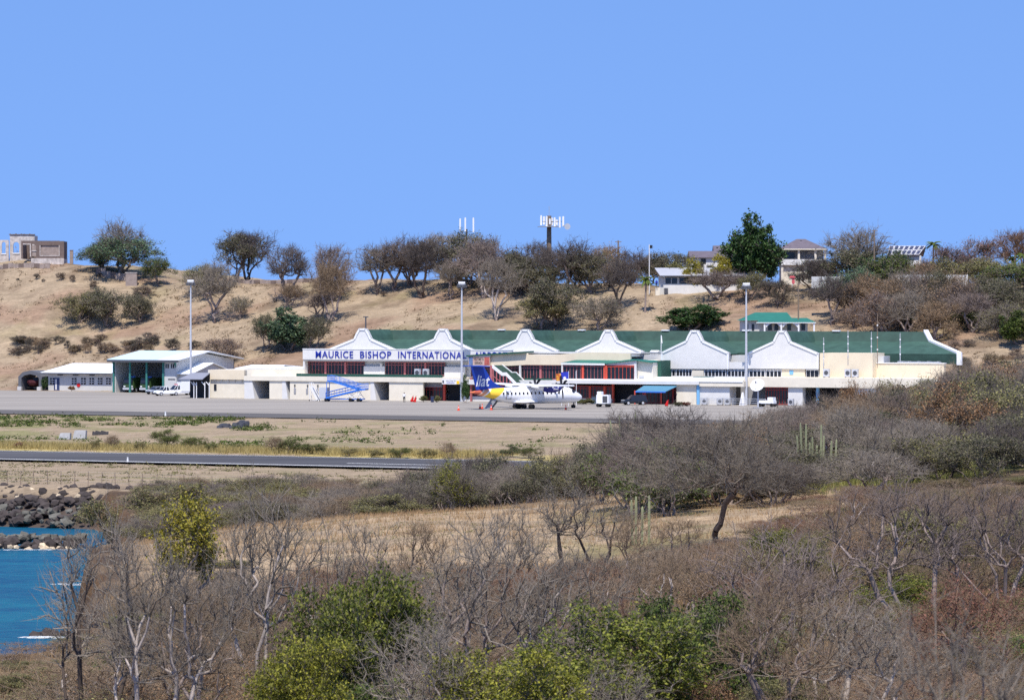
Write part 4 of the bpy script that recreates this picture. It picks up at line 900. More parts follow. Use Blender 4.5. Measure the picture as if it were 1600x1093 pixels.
# tail
finp = [(XN - 15.2, 3.85), (XN - 16.8, 4.15), (XN - 18.2, 4.95), (XN - 19.9, 7.35), (XN - 22.45, 7.55), (XN - 22.2, 6.6), (XN - 21.4, 3.5), (XN - 19, 3.55)]
fin = MB().extr_y(finp, -.16, .16).build('tail_fin', m_ab, P, bevel=.05)
link('lettering', fit_text(text_mesh('liat', M['whitetrim'], .008, .012, .3), XN - 21.55, XN - 18.75, 4.1, 6.0, -.18), fin)
for sy in (-1, 1): MB().rings([aerofoil(sy * y, XN - 20.1 - o_, c_, 7.5, .12) for y, o_, c_ in ((0, 0, 2.2), (3.65, .75, 1.2))]).build('tailplane', m_ab, P, smooth=True, recalc=True)
# gear
MB().rings([[(x, yy, 1.45 + h_ * math.sin(a)) for a, yy in [(a, 2.0 * w_ * math.cos(a)) for a in np.linspace(0, 2 * math.pi, 14, endpoint=False)]] for x, w_, h_ in ((1.2, .3, .1), (.3, .95, .38), (-2.2, 1.0, .42), (-4.0, .5, .12))]).build('gear_fairing', m_aw, P, smooth=True, recalc=True)
for sy in (-1, 1):
    g = MB().tube((-1.0, sy * 2.0, .62), (-1.0, sy * 1.6, 1.5), .12, n=8).build('landing_gear', M['dgrey'], P)
    for dy in (-.28, .28): MB().tube((-1.0, sy * 2.05 + dy - .12, .65), (-1.0, sy * 2.05 + dy + .12, .65), .43, n=16).build('wheel', M['black'], g)
g = MB().tube((XN - 1.75, 0, .5), (XN - 1.6, 0, 1.4), .1, n=8).build('landing_gear', M['dgrey'], P)
for dy in (-.2, .2): MB().tube((XN - 1.75, dy - .08, .52), (XN - 1.75, dy + .08, .52), .3, n=14).build('wheel', M['black'], g)
for k in range(15):
    x = 5.0 - k * .80
    MB().box(x - .14, x + .14, -1.455, -1.36, 2.72, 3.10).build('window', M['glass'], P); MB().box(x - .14, x + .14, 1.36, 1.455, 2.72, 3.10).build('window', M['glass'], P)
for sy in (-1, 1): MB().hexa([(XN - 2.75, sy * 1.22, 2.95), (XN - 2.05, sy * 1.02, 2.9), (XN - 2.05, sy * 1.1, 2.9), (XN - 2.75, sy * 1.36, 2.95), (XN - 2.85, sy * 1.12, 3.42), (XN - 2.3, sy * .9, 3.3), (XN - 2.3, sy * 1.02, 3.3), (XN - 2.85, sy * 1.24, 3.42)]).build('cockpit_window', M['glass'], P, recalc=True)
MB().box(XN - 1.98, XN - 1.9, -.75, .75, 2.92, 3.24).build('cockpit_window', M['glass'], P)
dd_ = MB(); xd = XN - 15.75
for (a, b, c, d) in ((xd - .48, xd + .48, 1.9, 1.94), (xd - .48, xd + .48, 3.4, 3.44), (xd - .5, xd - .46, 1.9, 3.44), (xd + .46, xd + .5, 1.9, 3.44)): dd_.box(a, b, -1.36, -1.22, c, d)
dd_.build('door_outline', M['dgrey'], P); MB().box(xd - .1, xd + .1, -1.37, -1.25, 2.75, 3.0).build('window', M['glass'], P)
stp = MB().hexa([(XN - 17.0, 1.15, 1.5), (XN - 16.2, 1.15, 1.5), (XN - 16.2, 1.3, 1.5), (XN - 17.0, 1.3, 1.5), (XN - 17.0, 1.1, 1.75), (XN - 16.2, 1.1, 1.75), (XN - 16.2, 1.3, 1.75), (XN - 17.0, 1.3, 1.75)])
stp.hexa([(XN - 17.0, 3.0, .25), (XN - 16.2, 3.0, .25), (XN - 16.2, 3.1, .3), (XN - 17.0, 3.1, .3), (XN - 17.0, 1.15, 1.6), (XN - 16.2, 1.15, 1.6), (XN - 16.2, 1.25, 1.75), (XN - 17.0, 1.25, 1.75)]).build('airstair_door', M['grey'], P)
vd = MB().hexa([(XN - 19.6, -.5, .24), (XN - 18.9, -.5, .24), (XN - 18.9, .4, .24), (XN - 19.6, .4, .24), (XN - 18.2, -.5, 2.0), (XN - 17.5, -.5, 2.0), (XN - 17.5, .4, 2.0), (XN - 18.2, .4, 2.0)]).build('rear_stair', M['grey'], P)

# ---------------------------------------------------------------- apron equipment
def cone(px, py, label):
    o = empty('traffic_cone', ground_at(px, py), 0, label, 'traffic cone', 'orange cones around the aircraft')
    MB().tube((0, 0, .05), (0, 0, .85), .2, .05, n=10).build('body', M['cone'], o); MB().box(-.28, .28, -.28, .28, 0, .05).build('base', M['rede'], o); MB().tube((0, 0, .45), (0, 0, .57), .132, .108, n=10).build('band', M['whitetrim'], o)
cone(716.5, 641, 'orange traffic cone standing alone well behind the tail'); cone(750, 638.5, 'orange traffic cone, taller of the pair behind the tail'); cone(753.5, 638.3, 'orange traffic cone close beside another behind the tail'); cone(767.5, 640.2, 'orange traffic cone just before the rear stair'); cone(884, 640, 'orange traffic cone beside the nose wheel')

def passenger_stairs():
    """blue two-flight passenger stair vehicle"""
    o = empty('passenger_stairs', ground_at(541, 627), R(-14), 'blue painted mobile passenger stairs parked at the cream wall', 'stairs')
    k = 8.25  # photo pixels per metre here
    fl = []
    def flight(x0, z0, x1, z1, n):
        f = MB()
        for sy in (-1.0, 1.0):
            f.hexa([(x0, sy - .05, z0), (x1, sy - .05, z1), (x1, sy + .05, z1), (x0, sy + .05, z0), (x0, sy - .05, z0 + .3), (x1, sy - .05, z1 + .3), (x1, sy + .05, z1 + .3), (x0, sy + .05, z0 + .3)])
        return f.build('stringer', M['bluep'], o)
    A_, B_, C__ = (-3.6, .5), (2.7, 2.0), (3.9, 2.1)
    D__ = (-2.4, 3.55)
    for (a, b) in ((A_, B_), (B_, C__), (D__, B_), ((-3.3, 3.6), D__)):
        fo = flight(a[0], a[1], b[0], b[1], 8); hr = MB(); n_ = 6
        for sy in (-1.0, 1.0):
            for i in range(n_ + 1):
                x = a[0] + (b[0] - a[0]) * i / n_; z = a[1] + (b[1] - a[1]) * i / n_; hr.tube((x, sy, z + .2), (x, sy, z + 1.15), .035, n=5)
            for h_ in (.65, 1.15): hr.tube((a[0], sy, a[1] + h_), (b[0], sy, b[1] + h_), .05, n=5)
        hr.build('handrail', M['bluep'], fo)
        stp_ = MB(); m2 = 9
        for i in range(m2):
            x = a[0] + (b[0] - a[0]) * (i + .5) / m2; z = a[1] + (b[1] - a[1]) * (i + .5) / m2; stp_.box(x - .16, x + .16, -.95, .95, z + .1, z + .16)
        stp_.build('step', M['dgrey'], fo)
    MB().box(-4.9, -3.5, -.9, .9, .5, 2.55).build('cabin', M['lgrey'], o, bevel=.06); MB().box(-4.95, -4.6, -.7, .7, 1.6, 2.3).build('cabin_window', M['glass'], o)
    t_ = MB(); t_.box(-3.5, 3.4, -.7, .7, .38, .55); t_.tube((-3.45, -.9, .4), (-3.45, -.9, 3.6), .07, n=6); t_.tube((-3.45, .9, .4), (-3.45, .9, 3.6), .07, n=6)
    t_.build('chassis', M['bluep'], o)
    br = MB()
    for sy in (-.8, .8):
        for (a, b) in (((.2, .5), (1.6, 1.7)), ((1.6, .5), (.4, 1.4)), ((1.8, .5), (2.7, 2.0)), ((3.2, .5), (2.2, 1.9)), ((-1.6, .6), (2.7, 1.2))): br.tube((a[0], sy, a[1]), (b[0], sy, b[1]), .045, n=5)
    br.build('brace', M['whitetrim'], o)
    for x in (-3.6, 1.0, 2.5):
        for sy in (-.8, .8): MB().tube((x, sy - .12, .32), (x, sy + .12, .32), .32, n=14).build('wheel', M['black'], o)
passenger_stairs()
o = empty('white_steps', ground_at(491.5, 626), R(-20), 'small white wheeled boarding steps beside the blue stairs', 'steps')
for sy in (-.5, .5): MB().hexa([(-.9, sy - .04, 2.5), (-.6, sy - .04, 2.5), (-.6, sy + .04, 2.5), (-.9, sy + .04, 2.5), (-.9, sy - .04, 2.7), (-.6, sy - .04, 2.7), (-.6, sy + .04, 2.7), (-.9, sy + .04, 2.7)]).build('top_rail', M['whitetrim'], o)
q = MB()
for sy in (-.5, .5):
    q.hexa([(.7, sy - .04, 0), (1.1, sy - .04, 0), (1.1, sy + .04, 0), (.7, sy + .04, 0), (-.7, sy - .04, 2.55), (-.3, sy - .04, 2.55), (-.3, sy + .04, 2.55), (-.7, sy + .04, 2.55)])
    q.tube((1.0, sy, .9), (-.6, sy, 3.4), .04, n=5); q.tube((-.8, sy, 0), (-.8, sy, 3.4), .05, n=5); q.tube((-.8, sy, .1), (.9, sy, .1), .05, n=5)
q.build('frame', M['whitetrim'], o)
for i in range(9):
    u = (i + .5) / 9; MB().box(.9 - 1.4 * u - .14, .9 - 1.4 * u + .14, -.46, .46, 2.55 * u - .03, 2.55 * u + .03).build('tread', M['lgrey'], o)
for x in (-.8, .8):
    for sy in (-.5, .5): MB().tube((x, sy - .06, .12), (x, sy + .06, .12), .12, n=10).build('wheel', M['black'], o)

def cart(px, py, rz, label, bodym, name='ground_power_cart', cat='cart', top=1.5, ln=1.1):
    o = empty(name, ground_at(px, py), rz, label, cat)
    MB().box(-ln, ln, -.7, .7, .55, top).build('body', bodym, o, bevel=.05)
    MB().box(-ln * .9, -ln * .2, -.6, .6, top, top + .55).build('hood', bodym, o, bevel=.04); MB().box(.05, ln * .85, -.72, -.705, .75, top - .2).build('vent', M['dgrey'], o)
    MB().box(-ln, ln, -.5, .5, .4, .55).build('frame', M['dgrey'], o)
    for x in (-ln * .75, ln * .75):
        for sy in (-.6, .6): MB().tube((x, sy - .12, .32), (x, sy + .12, .32), .32, n=14).build('wheel', M['black'], o)
    MB().tube((ln, 0, .45), (ln + .9, 0, .4), .05, n=6).build('tow_bar', M['dgrey'], o)
    return o
cart(943, 635.5, R(-20), 'white ground power cart standing beyond the aircraft nose', M['carw'], top=2.1)
cart(812, 637.5, R(160), 'low dark blue baggage tractor beneath the aircraft belly', mat('navy_paint', lin(34, 40, 78), .5), 'baggage_tractor', 'tractor', .95, 1.0)
cart(1199, 635.2, R(150), 'white baggage tractor beside the satellite dish', M['carw'], 'baggage_tractor', 'tractor', 1.1, 1.5)

def extinguisher(px, py, label, g='wheeled red fire extinguishers'):
    o = empty('fire_extinguisher', ground_at(px, py), R(20), label, 'extinguisher', g); o.scale = (.75, .75, .75)
    MB().tube((-.1, 0, .25), (.2, 0, 1.1), .26, n=12).build('cylinder', M['rede'], o); MB().tube((.2, 0, 1.1), (.26, 0, 1.3), .1, .05, n=8).build('valve', M['dgrey'], o)
    h = MB(); h.path([(-.3, -.25, .3), (.3, -.25, 1.45), (.3, .25, 1.45), (-.3, .25, .3)], .04); h.build('handle', M['rede'], o)
    for sy in (-.32, .32): MB().tube((-.1, sy - .05, .3), (-.1, sy + .05, .3), .3, n=14).build('wheel', M['rede'], o)
extinguisher(644, 627.6, 'red wheeled fire extinguisher beside the uniformed person'); extinguisher(648.5, 628, 'red wheeled fire extinguisher before a clipped bush')
extinguisher(1042, 634.2, 'red wheeled fire extinguisher under the edge of the blue awning')
o = MB().box(-.28, .28, -.28, .28, 0, 1.0).build('litter_bin', mat('navy_bin', lin(44, 54, 84), .6), None, ground_at(675.5, 628.2)); tag(o, 'dark blue litter bin between two clipped bushes', 'bin'); MB().box(-.3, .3, -.3, .3, 1.0, 1.08).build('lid', M['dgrey'], o)
o = MB().box(-.35, .35, -.35, .35, 0, 1.25).build('litter_bin', mat('slate_bin', lin(70, 88, 104), .6), None, ground_at(927.5, 630.8)); tag(o, 'slate grey bin beside a hedge at the red glazing', 'bin'); MB().box(-.38, .38, -.38, .38, 1.25, 1.33).build('lid', M['dgrey'], o)

# flags before the lounge
def flag(px, py, top, cols, label, wd):
    o = empty('flagpole', ground_at(px, py), 0, label, 'flag'); h = (py - top) / FPX * ground_at(px, py).y
    MB().tube((0, 0, 0), (0, 0, h), .06, .04, n=8).build('pole', M['whitetrim'], o)
    n_ = 10; rings_ = []
    m_ = MB(); vs = []; fs_ = []
    for i in range(n_ + 1):
        u = i / n_; y = .18 * math.sin(u * 7) * u; vs += [(-wd * u, y, h - .1 - .12 * u), (-wd * u, y, h - 1.35 - .12 * u)]
    for i in range(n_): fs_.append((2 * i, 2 * i + 1, 2 * i + 3, 2 * i + 2))
    m_.add(vs, fs_).build('flag_cloth', cols, o)
    return o
fm = mat('blue_flag', lin(48, 62, 176), .8); f1 = flag(888.5, 634, 579.5, fm, 'blue flag with white emblem on a white pole before the lounge', 1.35)
MB().tube((-.7, -.2, 5.35 + (634 - 579.5) / 9 - 6.9 + .35), (-.7, .2, 5.35 + (634 - 579.5) / 9 - 6.9 + .35), .26, n=12).build('emblem', M['whitetrim'], f1)
f2 = flag(877.5, 633.5, 582, mat('national_flag', lin(232, 186, 70), .8, col2=lin(196, 52, 44), scale=2.2), 'drooping red and yellow flag on a white pole before the lounge', .95)
f3 = flag(900.5, 633, 578, mat('white_flag', lin(235, 235, 235), .8), 'bare white pole with a furled pennant before the lounge', .12)
f4 = empty('flagpole', W(px_s(1033, 2), 2, zc1), 0, 'white pole with limp white flag between the big gables', 'flag'); MB().tube((0, 0, 0), (0, 0, 7.9), .06, n=8).build('pole', M['whitetrim'], f4); MB().hexa([(0, -.02, 6.6), (.25, -.02, 6.4), (.25, .02, 6.4), (0, .02, 6.6), (0, -.02, 7.9), (.12, -.02, 7.8), (.12, .02, 7.8), (0, .02, 7.9)]).build('flag_cloth', M['whitetrim'], f4)

# satellite dish
o = empty('satellite_dish', ground_at(1184.5, 638), 0, 'big white satellite dish on a post near the baggage tractor', 'satellite dish')
zc = (638 - 603.5) / FPX * o.location.y; n_ = Vector((-.35, -.75, .55)).normalized(); u_ = n_.orthogonal().normalized(); v_ = n_.cross(u_)
rs = []
for r, dpt in ((.02, 0), (.4, .05), (.75, .16), (1.05, .32), (1.25, .45)): rs.append([Vector((0, 0, zc)) + n_ * dpt + u_ * (r * math.cos(a)) + v_ * (r * math.sin(a)) for a in np.linspace(0, 2 * math.pi, 24, endpoint=False)])
m_ = MB(); m_.rings(rs, cap=False); ds = m_.build('reflector', M['whitetrim'], o, smooth=True); sol = ds.modifiers.new('thick', 'SOLIDIFY'); sol.thickness = .06
f = MB()
for a in (0, 2.1, 4.2): f.tube(Vector((0, 0, zc)) + n_ * .4 + u_ * (1.1 * math.cos(a)) + v_ * (1.1 * math.sin(a)), Vector((0, 0, zc)) + n_ * 1.3, .025, n=5)
f.tube(Vector((0, 0, zc)) + n_ * 1.2, Vector((0, 0, zc)) + n_ * 1.45, .12, n=8); f.build('feed_horn', M['dgrey'], o)
MB().tube((0, .1, 0), (0, .1, zc), .14, n=10).build('post', M['lgrey'], o); MB().box(-.8, .8, -.5, .8, 0, .25).build('base', M['grey'], o)

# light masts
def mast(base, top_z, label, grp='tall floodlight masts of the apron'):
    o = empty('light_mast', base, 0, label, 'light mast', grp); h = top_z - base.z
    MB().tube((0, 0, 0), (0, 0, h), .26, .13, n=10).build('pole', M['lgrey'], o)
    hd = MB().tube((0, 0, h - .3), (0, 0, h - .15), .75, n=12).build('ring', M['lgrey'], o)
    for k in range(6):
        a = k * math.pi / 3; MB().box(math.cos(a) * .7 - .22, math.cos(a) * .7 + .22, math.sin(a) * .7 - .22, math.sin(a) * .7 + .22, h - .85, h - .35).build('floodlight', M['dgrey'], o)
    MB().box(-.6, .6, -.6, .6, h - .1, h + .25).build('top_box', M['whitetrim'], o)
b = W(px_s(298, 24), 24, 0); mast(b, at(298, 439, b.y).z, 'tall grey floodlight mast beside the low white-roofed store')
b = ground_at(721.5, 627); mast(b, at(721.5, 442, b.y).z, 'tall grey floodlight mast before the lettering of the terminal')
b = ground_at(1166, 632.5); mast(b, at(1166, 444, b.y).z, 'tall grey floodlight mast beside the satellite dish')
# thin whip poles on the terminal roof
for px, top, bot, t, lab in ((1287, 527, 572, 4, 'thin white whip aerial at the corner of the tan block'), (1325, 516, 560, 4, 'knobbed white aerial pole on the tan block'), (1361.5, 518, 566, 5, 'plain thin pole at the far edge of the tan block'), (1371, 490, 566, 6, 'tall rusty pole beside the green roof edge'), (1406.5, 520, 566, 8, 'spotted white aerial before the green roof')):
    b = W(px_s(px, t), t, px_z(px, bot, t)); o = empty('aerial_pole', b, 0, lab, 'aerial', 'aerial poles on the terminal'); h = at(px, top, b.y).z - b.z
    MB().tube((0, 0, 0), (0, 0, h), .07, .05, n=6).build('pole', M['wood'] if 'rusty' in lab else M['lgrey'], o)
    for k in range(3): MB().tube((0, 0, h * (.25 + .25 * k)), (0, 0, h * (.25 + .25 * k) + .25), .12, n=6).build('clamp', M['whitetrim'], o)
b = W(px_s(571.5, 20), 20, 8); o = empty('roof_aerial', b, 0, 'dark T-topped post behind the first white gable', 'aerial'); h = at(571.5, 494.5, b.y).z - 8
MB().tube((0, 0, 0), (0, 0, h), .14, n=6).build('pole', M['dgrey'], o); MB().box(-.5, .5, -.1, .1, h - .15, h + .05).build('crossbar', M['dgrey'], o)

# low fence, condensers and planters before the right-hand walls
fo = empty('barrier_fence', W(px_s(1095, -5), -5, 0), ROT, 'low galvanised rail fence around the satellite dish yard', 'fence')
s0 = px_s(1095, -5); s1 = px_s(1196, -5)
for i in range(9):
    s = (s1 - s0) * i / 8; MB().tube((s, 0, 0), (s, 0, 1.25), .06, n=6).build('post', M['steel'], fo)
for z in (.45, .85, 1.2): MB().tube((0, 0, z), (s1 - s0, 0, z), .04, n=5).build('rail', M['steel'], fo)
for px, lab in ((1101, 'grey condenser by the sky-blue column'), (1125.5, 'grey condenser below the plain white wall'), (1137, 'grey condenser at the dark bay corner'), (1236, 'grey condenser beside the red glazed door')): aircon(px, -3.2, 0, .95, 1.25, lab)
pl = empty('sandwich_board', W(px_s(1160.5, -4), -4, 0), ROT, 'tall pale A-frame board standing by the light mast', 'board'); MB().hexa([(-.5, -.5, 0), (.5, -.5, 0), (.5, .5, 0), (-.5, .5, 0), (-.12, -.08, 2.3), (.12, -.08, 2.3), (.12, .08, 2.3), (-.12, .08, 2.3)]).build('panel', M['whitetrim'], pl)

# ---------------------------------------------------------------- people on the apron
def person(loc, rz, h, top_m, bottom_m, label, arm=0.15, skin=M['skin']):
    root = empty('person', loc, rz, label, 'person')
    k = h / 1.75
    J = dict(pel=(0, 0, .95), ch=(0, 0, 1.28), nk=(0, 0, 1.48), hd=(0, -.01, 1.6), ht=(0, 0, 1.72), shL=(-.19, 0, 1.42), shR=(.19, 0, 1.42), elL=(-.25, .02, 1.13), elR=(.25, .02, 1.13), waL=(-.25 + arm * .3, -.12, .9), waR=(.25 - arm * .3, -.12, .9), haL=(-.25 + arm * .5, -.17, .82), haR=(.25 - arm * .5, -.17, .82),
             hpL=(-.1, 0, .9), hpR=(.1, 0, .9), knL=(-.11, -.03, .5), knR=(.13, .02, .5), anL=(-.11, 0, .08), anR=(.14, .06, .08), toL=(-.12, -.17, .04), toR=(.16, -.11, .04))
    Rr = dict(pel=.15, ch=.17, nk=.06, hd=.095, ht=.08, shL=.075, shR=.075, elL=.05, elR=.05, waL=.035, waR=.035, haL=.04, haR=.04, hpL=.1, hpR=.1, knL=.065, knR=.065, anL=.045, anR=.045, toL=.04, toR=.04)
    E = [('pel', 'ch'), ('ch', 'nk'), ('nk', 'hd'), ('hd', 'ht'), ('ch', 'shL'), ('shL', 'elL'), ('elL', 'waL'), ('waL', 'haL'), ('ch', 'shR'), ('shR', 'elR'), ('elR', 'waR'), ('waR', 'haR'), ('pel', 'hpL'), ('hpL', 'knL'), ('knL', 'anL'), ('anL', 'toL'), ('pel', 'hpR'), ('hpR', 'knR'), ('knR', 'anR'), ('anR', 'toR')]
    nm = list(J); me = bpy.data.meshes.new('body'); me.from_pydata([tuple(c * k for c in J[a]) for a in nm], [(nm.index(a), nm.index(b)) for a, b in E], [])
    o = bpy.data.objects.new('body', me); COL.objects.link(o); md = o.modifiers.new('skin', 'SKIN'); o.modifiers.new('sub', 'SUBSURF').levels = 1
    for i, a in enumerate(nm): me.skin_vertices[0].data[i].radius = (Rr[a] * k * 1.18, Rr[a] * k * 1.18 * (.75 if a in ('ch', 'pel') else 1))
    me.skin_vertices[0].data[0].use_root = True
    dg = bpy.context.evaluated_depsgraph_get(); nme = bpy.data.meshes.new_from_object(o.evaluated_get(dg)); bpy.data.objects.remove(o)
    nme.materials.clear()
    for m_ in (skin, top_m, bottom_m, M['black']): nme.materials.append(m_)
    for f in nme.polygons:
        z = f.center.z / k; x = abs(f.center.x) / k
        f.material_index = 3 if z < .09 or z > 1.665 else (2 if z < .97 and x < .22 else (0 if z > 1.47 or (z < 1.12 and x > .2) else 1)); f.use_smooth = True
    link('body', nme, root); return root
person(ground_at(631.5, 628), R(8), 1.8, M['shirtw'], M['trousers'], 'person in white shirt and dark trousers standing on the apron', .6)
person(ground_at(1089.5, 631.5), R(-30), 1.75, M['shirtb'], M['trousers'], 'person in blue top standing by the sky-blue column')
person(ground_at(1214.5, 636.2), R(60), 1.8, M['trousers'], M['trousers'], 'person in dark clothes standing beside the white tractor')
# ---------------------------------------------------------------- things on the hill
def frame_at(px, py=None, d=None):
    b = hit(px, py, 720) if py else on(px, d)
    return b
class Fr:
    """a thing facing the camera at one distance: photo columns and rows become local metres"""
    def __init__(s, name, px, d, label, cat, z=None, group=None, rz=0.0):
        s.px, s.d = px, d; x = (px - CX) / FPX * d; s.z = hz(x, d) if z is None else z
        s.o = empty(name, (x, d, s.z), rz, label, cat, group)
    def X(s, px): return (px - s.px) / FPX * s.d
    def Z(s, py): return EYE - (py - HY) * s.d / FPX - s.z
    def box(s, name, m, px0, px1, py0, py1, y0=0.0, y1=.4, parent=None, bevel=0.0): return MB().box(s.X(px0), s.X(px1), y0, y1, s.Z(py1), s.Z(py0)).build(name, m, parent or s.o, bevel=bevel)
# ruin
rd = hit(80, 413, 720).y + 2
ru = Fr('ruined_house', 75, rd, 'roofless brown ruin with doorway on a white plinth', 'ruin')
ru.box('plinth', M['ruinw'], 49, 100, 403.5, 416, -.3, 7)
for a, b, c, d in ((33, 36, 376, 404), (36, 57.5, 376, 381.5), (47.5, 50, 381.5, 404), (56.5, 62, 381.5, 404), (62, 93, 376, 383), (62, 93, 400, 404), (93, 100, 376.5, 404), (57.5, 62, 376, 381.5)): ru.box('wall', M['brown'], a, b, c, d, 0, .5)
ru.box('wall', M['brown'], 97, 100, 377, 404, .51, 6.5); ru.box('wall', M['brown'], 33, 36, 377, 404, .51, 6.5)
ru.box('wall', M['stone'], 62, 93, 383, 400, .25, .45); ru.box('wall', M['brown'], 49, 97, 378, 404, 6.2, 6.6); ru.box('wall', M['brown'], 36, 41, 378, 404, 6.2, 6.6)
ru.box('door_frame', M['ruinw'], 47, 48.4, 381.5, 401, -.08, .02); ru.box('door_frame', M['ruinw'], 36, 48.4, 380.5, 382, -.08, .02)
for y0, y1 in ((383, 391), (392.5, 400.5)): ru.box('window_panel', M['stone'], 50, 56.3, y0, y1, .1, .3)
ru.box('window_sill', M['ruinw'], 49.5, 57, 391.2, 392.4, -.06, .3)
fr_ = MB()
for a, b, c, d in ((62, 63.2, 383, 400), (92, 93, 383, 400), (63.2, 92, 399, 400)): fr_.box(ru.X(a), ru.X(b), -.05, .02, ru.Z(d), ru.Z(c))
fr_.build('panel_frame', M['ruinw'], ru.o)
rw = Fr('ruined_wall', 30, rd + 9, 'tall white plastered ruin wall with arched windows', 'ruin', z=hz(*ru.o.location[:2]))
def arch_wall(fr, px0, px1, py0, py1, holes, m, y0=0, y1=.5):
    """wall strip with arched openings given as (px0, px1, py_top, py_bottom)"""
    cur = px0
    for h0, h1, ht, hb in holes:
        fr.box('wall', m, cur, h0, py0, py1, y0, y1); fr.box('wall', m, h0, h1, hb, py1, y0, y1)
        ra = (h1 - h0) / 2; c = (h0 + h1) / 2; top = [(fr.X(h0), fr.Z(py0)), (fr.X(h1), fr.Z(py0))]
        arc = [(fr.X(c + ra * math.cos(a)), fr.Z(ht + ra - ra * math.sin(a))) for a in np.linspace(0, math.pi, 9)]
        MB().extr_y(top + arc, y0, y1).build('arch', m, fr.o); fr.box('sill', M['whitetrim'], h0 - .8, h1 + .8, hb, hb + 1.5, y0 - .15, y0 - .005)
        cur = h1
    fr.box('wall', m, cur, px1, py0, py1, y0, y1)
arch_wall(rw, 15.5, 54, 367, 418, [(20.5, 30, 378, 395)], M['ruinw']); arch_wall(rw, -14, 14, 375, 418, [(-8, -1, 378, 396), (3.5, 9.5, 378, 396)], M['ruinw'], -.8, -.3)
rw.box('wall', M['ruinw'], 52, 54, 368, 400, .51, 6); rw.box('cornice', M['brown'], 14, 54.5, 365.8, 367, -.2, .7)
for k in range(9): rw.box('broken_coping', M['brown'], 15 + k * 4.3, 17 + k * 4.3, 365.8 - random.random() * 1.5, 366.2, 0, .5)
for px, a, b, lab in ((111.5, 391, 412, 'lone stone gatepost standing beside the ruin'),):
    f = Fr('stone_post', px, rd + 2, lab, 'post'); f.box('shaft', M['stone'], px - 2.5, px + 2.5, a, b, 0, .7); f.box('cap', M['stone'], px - 3, px + 3, a - .6, a, -.1, .8)
def stone_wall(p0, p1, h, th, label, ends=False):
    """dry stone wall along the ground from one spot to another, each visible block a part"""
    o = empty('stone_wall', p0, 0, label, 'wall'); d = p1 - p0; n_ = max(2, int(Vector((d.x, d.y)).length / 1.3))
    for i in range(n_):
        a = p0 + d * (i / n_); b = p0 + d * ((i + 1) / n_); za, zb = hz(a.x, a.y), hz(b.x, b.y); z = min(za, zb) - .4 - p0.z; top = max(za, zb) + h * random.uniform(.85, 1.1) - p0.z
        MB().hexa([(a.x - p0.x, a.y - p0.y, z), (b.x - p0.x, b.y - p0.y, z), (b.x - p0.x, b.y - p0.y + th, z), (a.x - p0.x, a.y - p0.y + th, z), (a.x - p0.x, a.y - p0.y, top), (b.x - p0.x, b.y - p0.y, top), (b.x - p0.x, b.y - p0.y + th, top), (a.x - p0.x, a.y - p0.y + th, top)]).build('stone', M['stone'] if i % 3 else M['brown'], o, bevel=.06)
    return o
stone_wall(hit(-20, 421, 720), hit(78, 419, 720), 1.1, .5, 'low dark retaining wall on the slope below the ruin')
stone_wall(hit(150, 428, 720), hit(196, 440, 720), 1.6, .6, 'sloping grey stone wall below the round-crowned tree')
f = hit(205, 448, 720); o = empty('stone_pier', f, 0, 'square stone pier ending the sloping wall', 'pier'); MB().box(-1.3, 1.3, 0, 1.6, -.5, 2.9).build('shaft', M['stone'], o, bevel=.08); MB().box(-1.4, 1.4, -.1, 1.7, 2.9, 3.05).build('cap', M['ruinw'], o)
stone_wall(hit(372, 443, 720), hit(500, 442, 720), .9, .5, 'low stone wall along the bare ridge top')

# telecom masts
f = Fr('antenna_mast', 729, 850, 'slim dark mast with three white panel antennas above the trees', 'antenna')
MB().tube((0, 0, 0), (0, 0, f.Z(358)), .28, .22, n=8).build('pole', M['dgrey'], f.o)
for px, a, b in ((719, 341.5, 361.5), (727, 340, 362), (739.7, 340, 363)):
    p_ = MB().box(f.X(px) - .17, f.X(px) + .17, -.35, -.05, f.Z(b), f.Z(a)).build('panel_antenna', M['whitetrim'], f.o, bevel=.04)
    MB().path([(f.X(px), -.1, f.Z(b) + .2), (f.X(px), -.1, f.Z(362)), (0, 0, f.Z(363))], .06).build('arm', M['dgrey'], f.o)
f = Fr('telecom_monopole', 858, 850, 'thick telecom monopole crowned with white panels and a dish', 'antenna')
MB().tube((0, 0, 0), (0, 0, f.Z(337)), .62, .5, n=12).build('pole', M['wood'], f.o); MB().tube((0, 0, f.Z(337)), (0, 0, f.Z(322)), .05, n=6).build('lightning_rod', M['steel'], f.o)
MB().tube((0, 0, f.Z(354.5)), (0, 0, f.Z(353.8)), 2.6, n=16).build('platform', M['steel'], f.o)
for px, a, b, y in ((845.5, 336.5, 352, -.4), (850, 338, 351, .8), (854, 338, 354, -2.0), (859, 342, 351, -2.6), (862.5, 340, 352, 1.0), (866.5, 340, 354, -1.6), (870, 343, 353, .5), (874.5, 339, 356, -1.2), (880, 338, 354, -.2)):
    MB().box(f.X(px) - .2, f.X(px) + .2, y - .15, y + .15, f.Z(b), f.Z(a)).build('panel_antenna', M['whitetrim'], f.o, bevel=.04)
    MB().tube((f.X(px), y, f.Z(346)), (0, 0, f.Z(347)), .05, n=5).build('arm', M['dgrey'], f.o)
MB().tube((f.X(885.5), -.5, f.Z(354)), (f.X(886.5), -1.0, f.Z(354)), .55, .7, n=16).build('microwave_dish', M['lgrey'], f.o); MB().tube((f.X(880), -.3, f.Z(353)), (f.X(886), -.6, f.Z(354)), .06, n=5).build('arm', M['dgrey'], f.o)
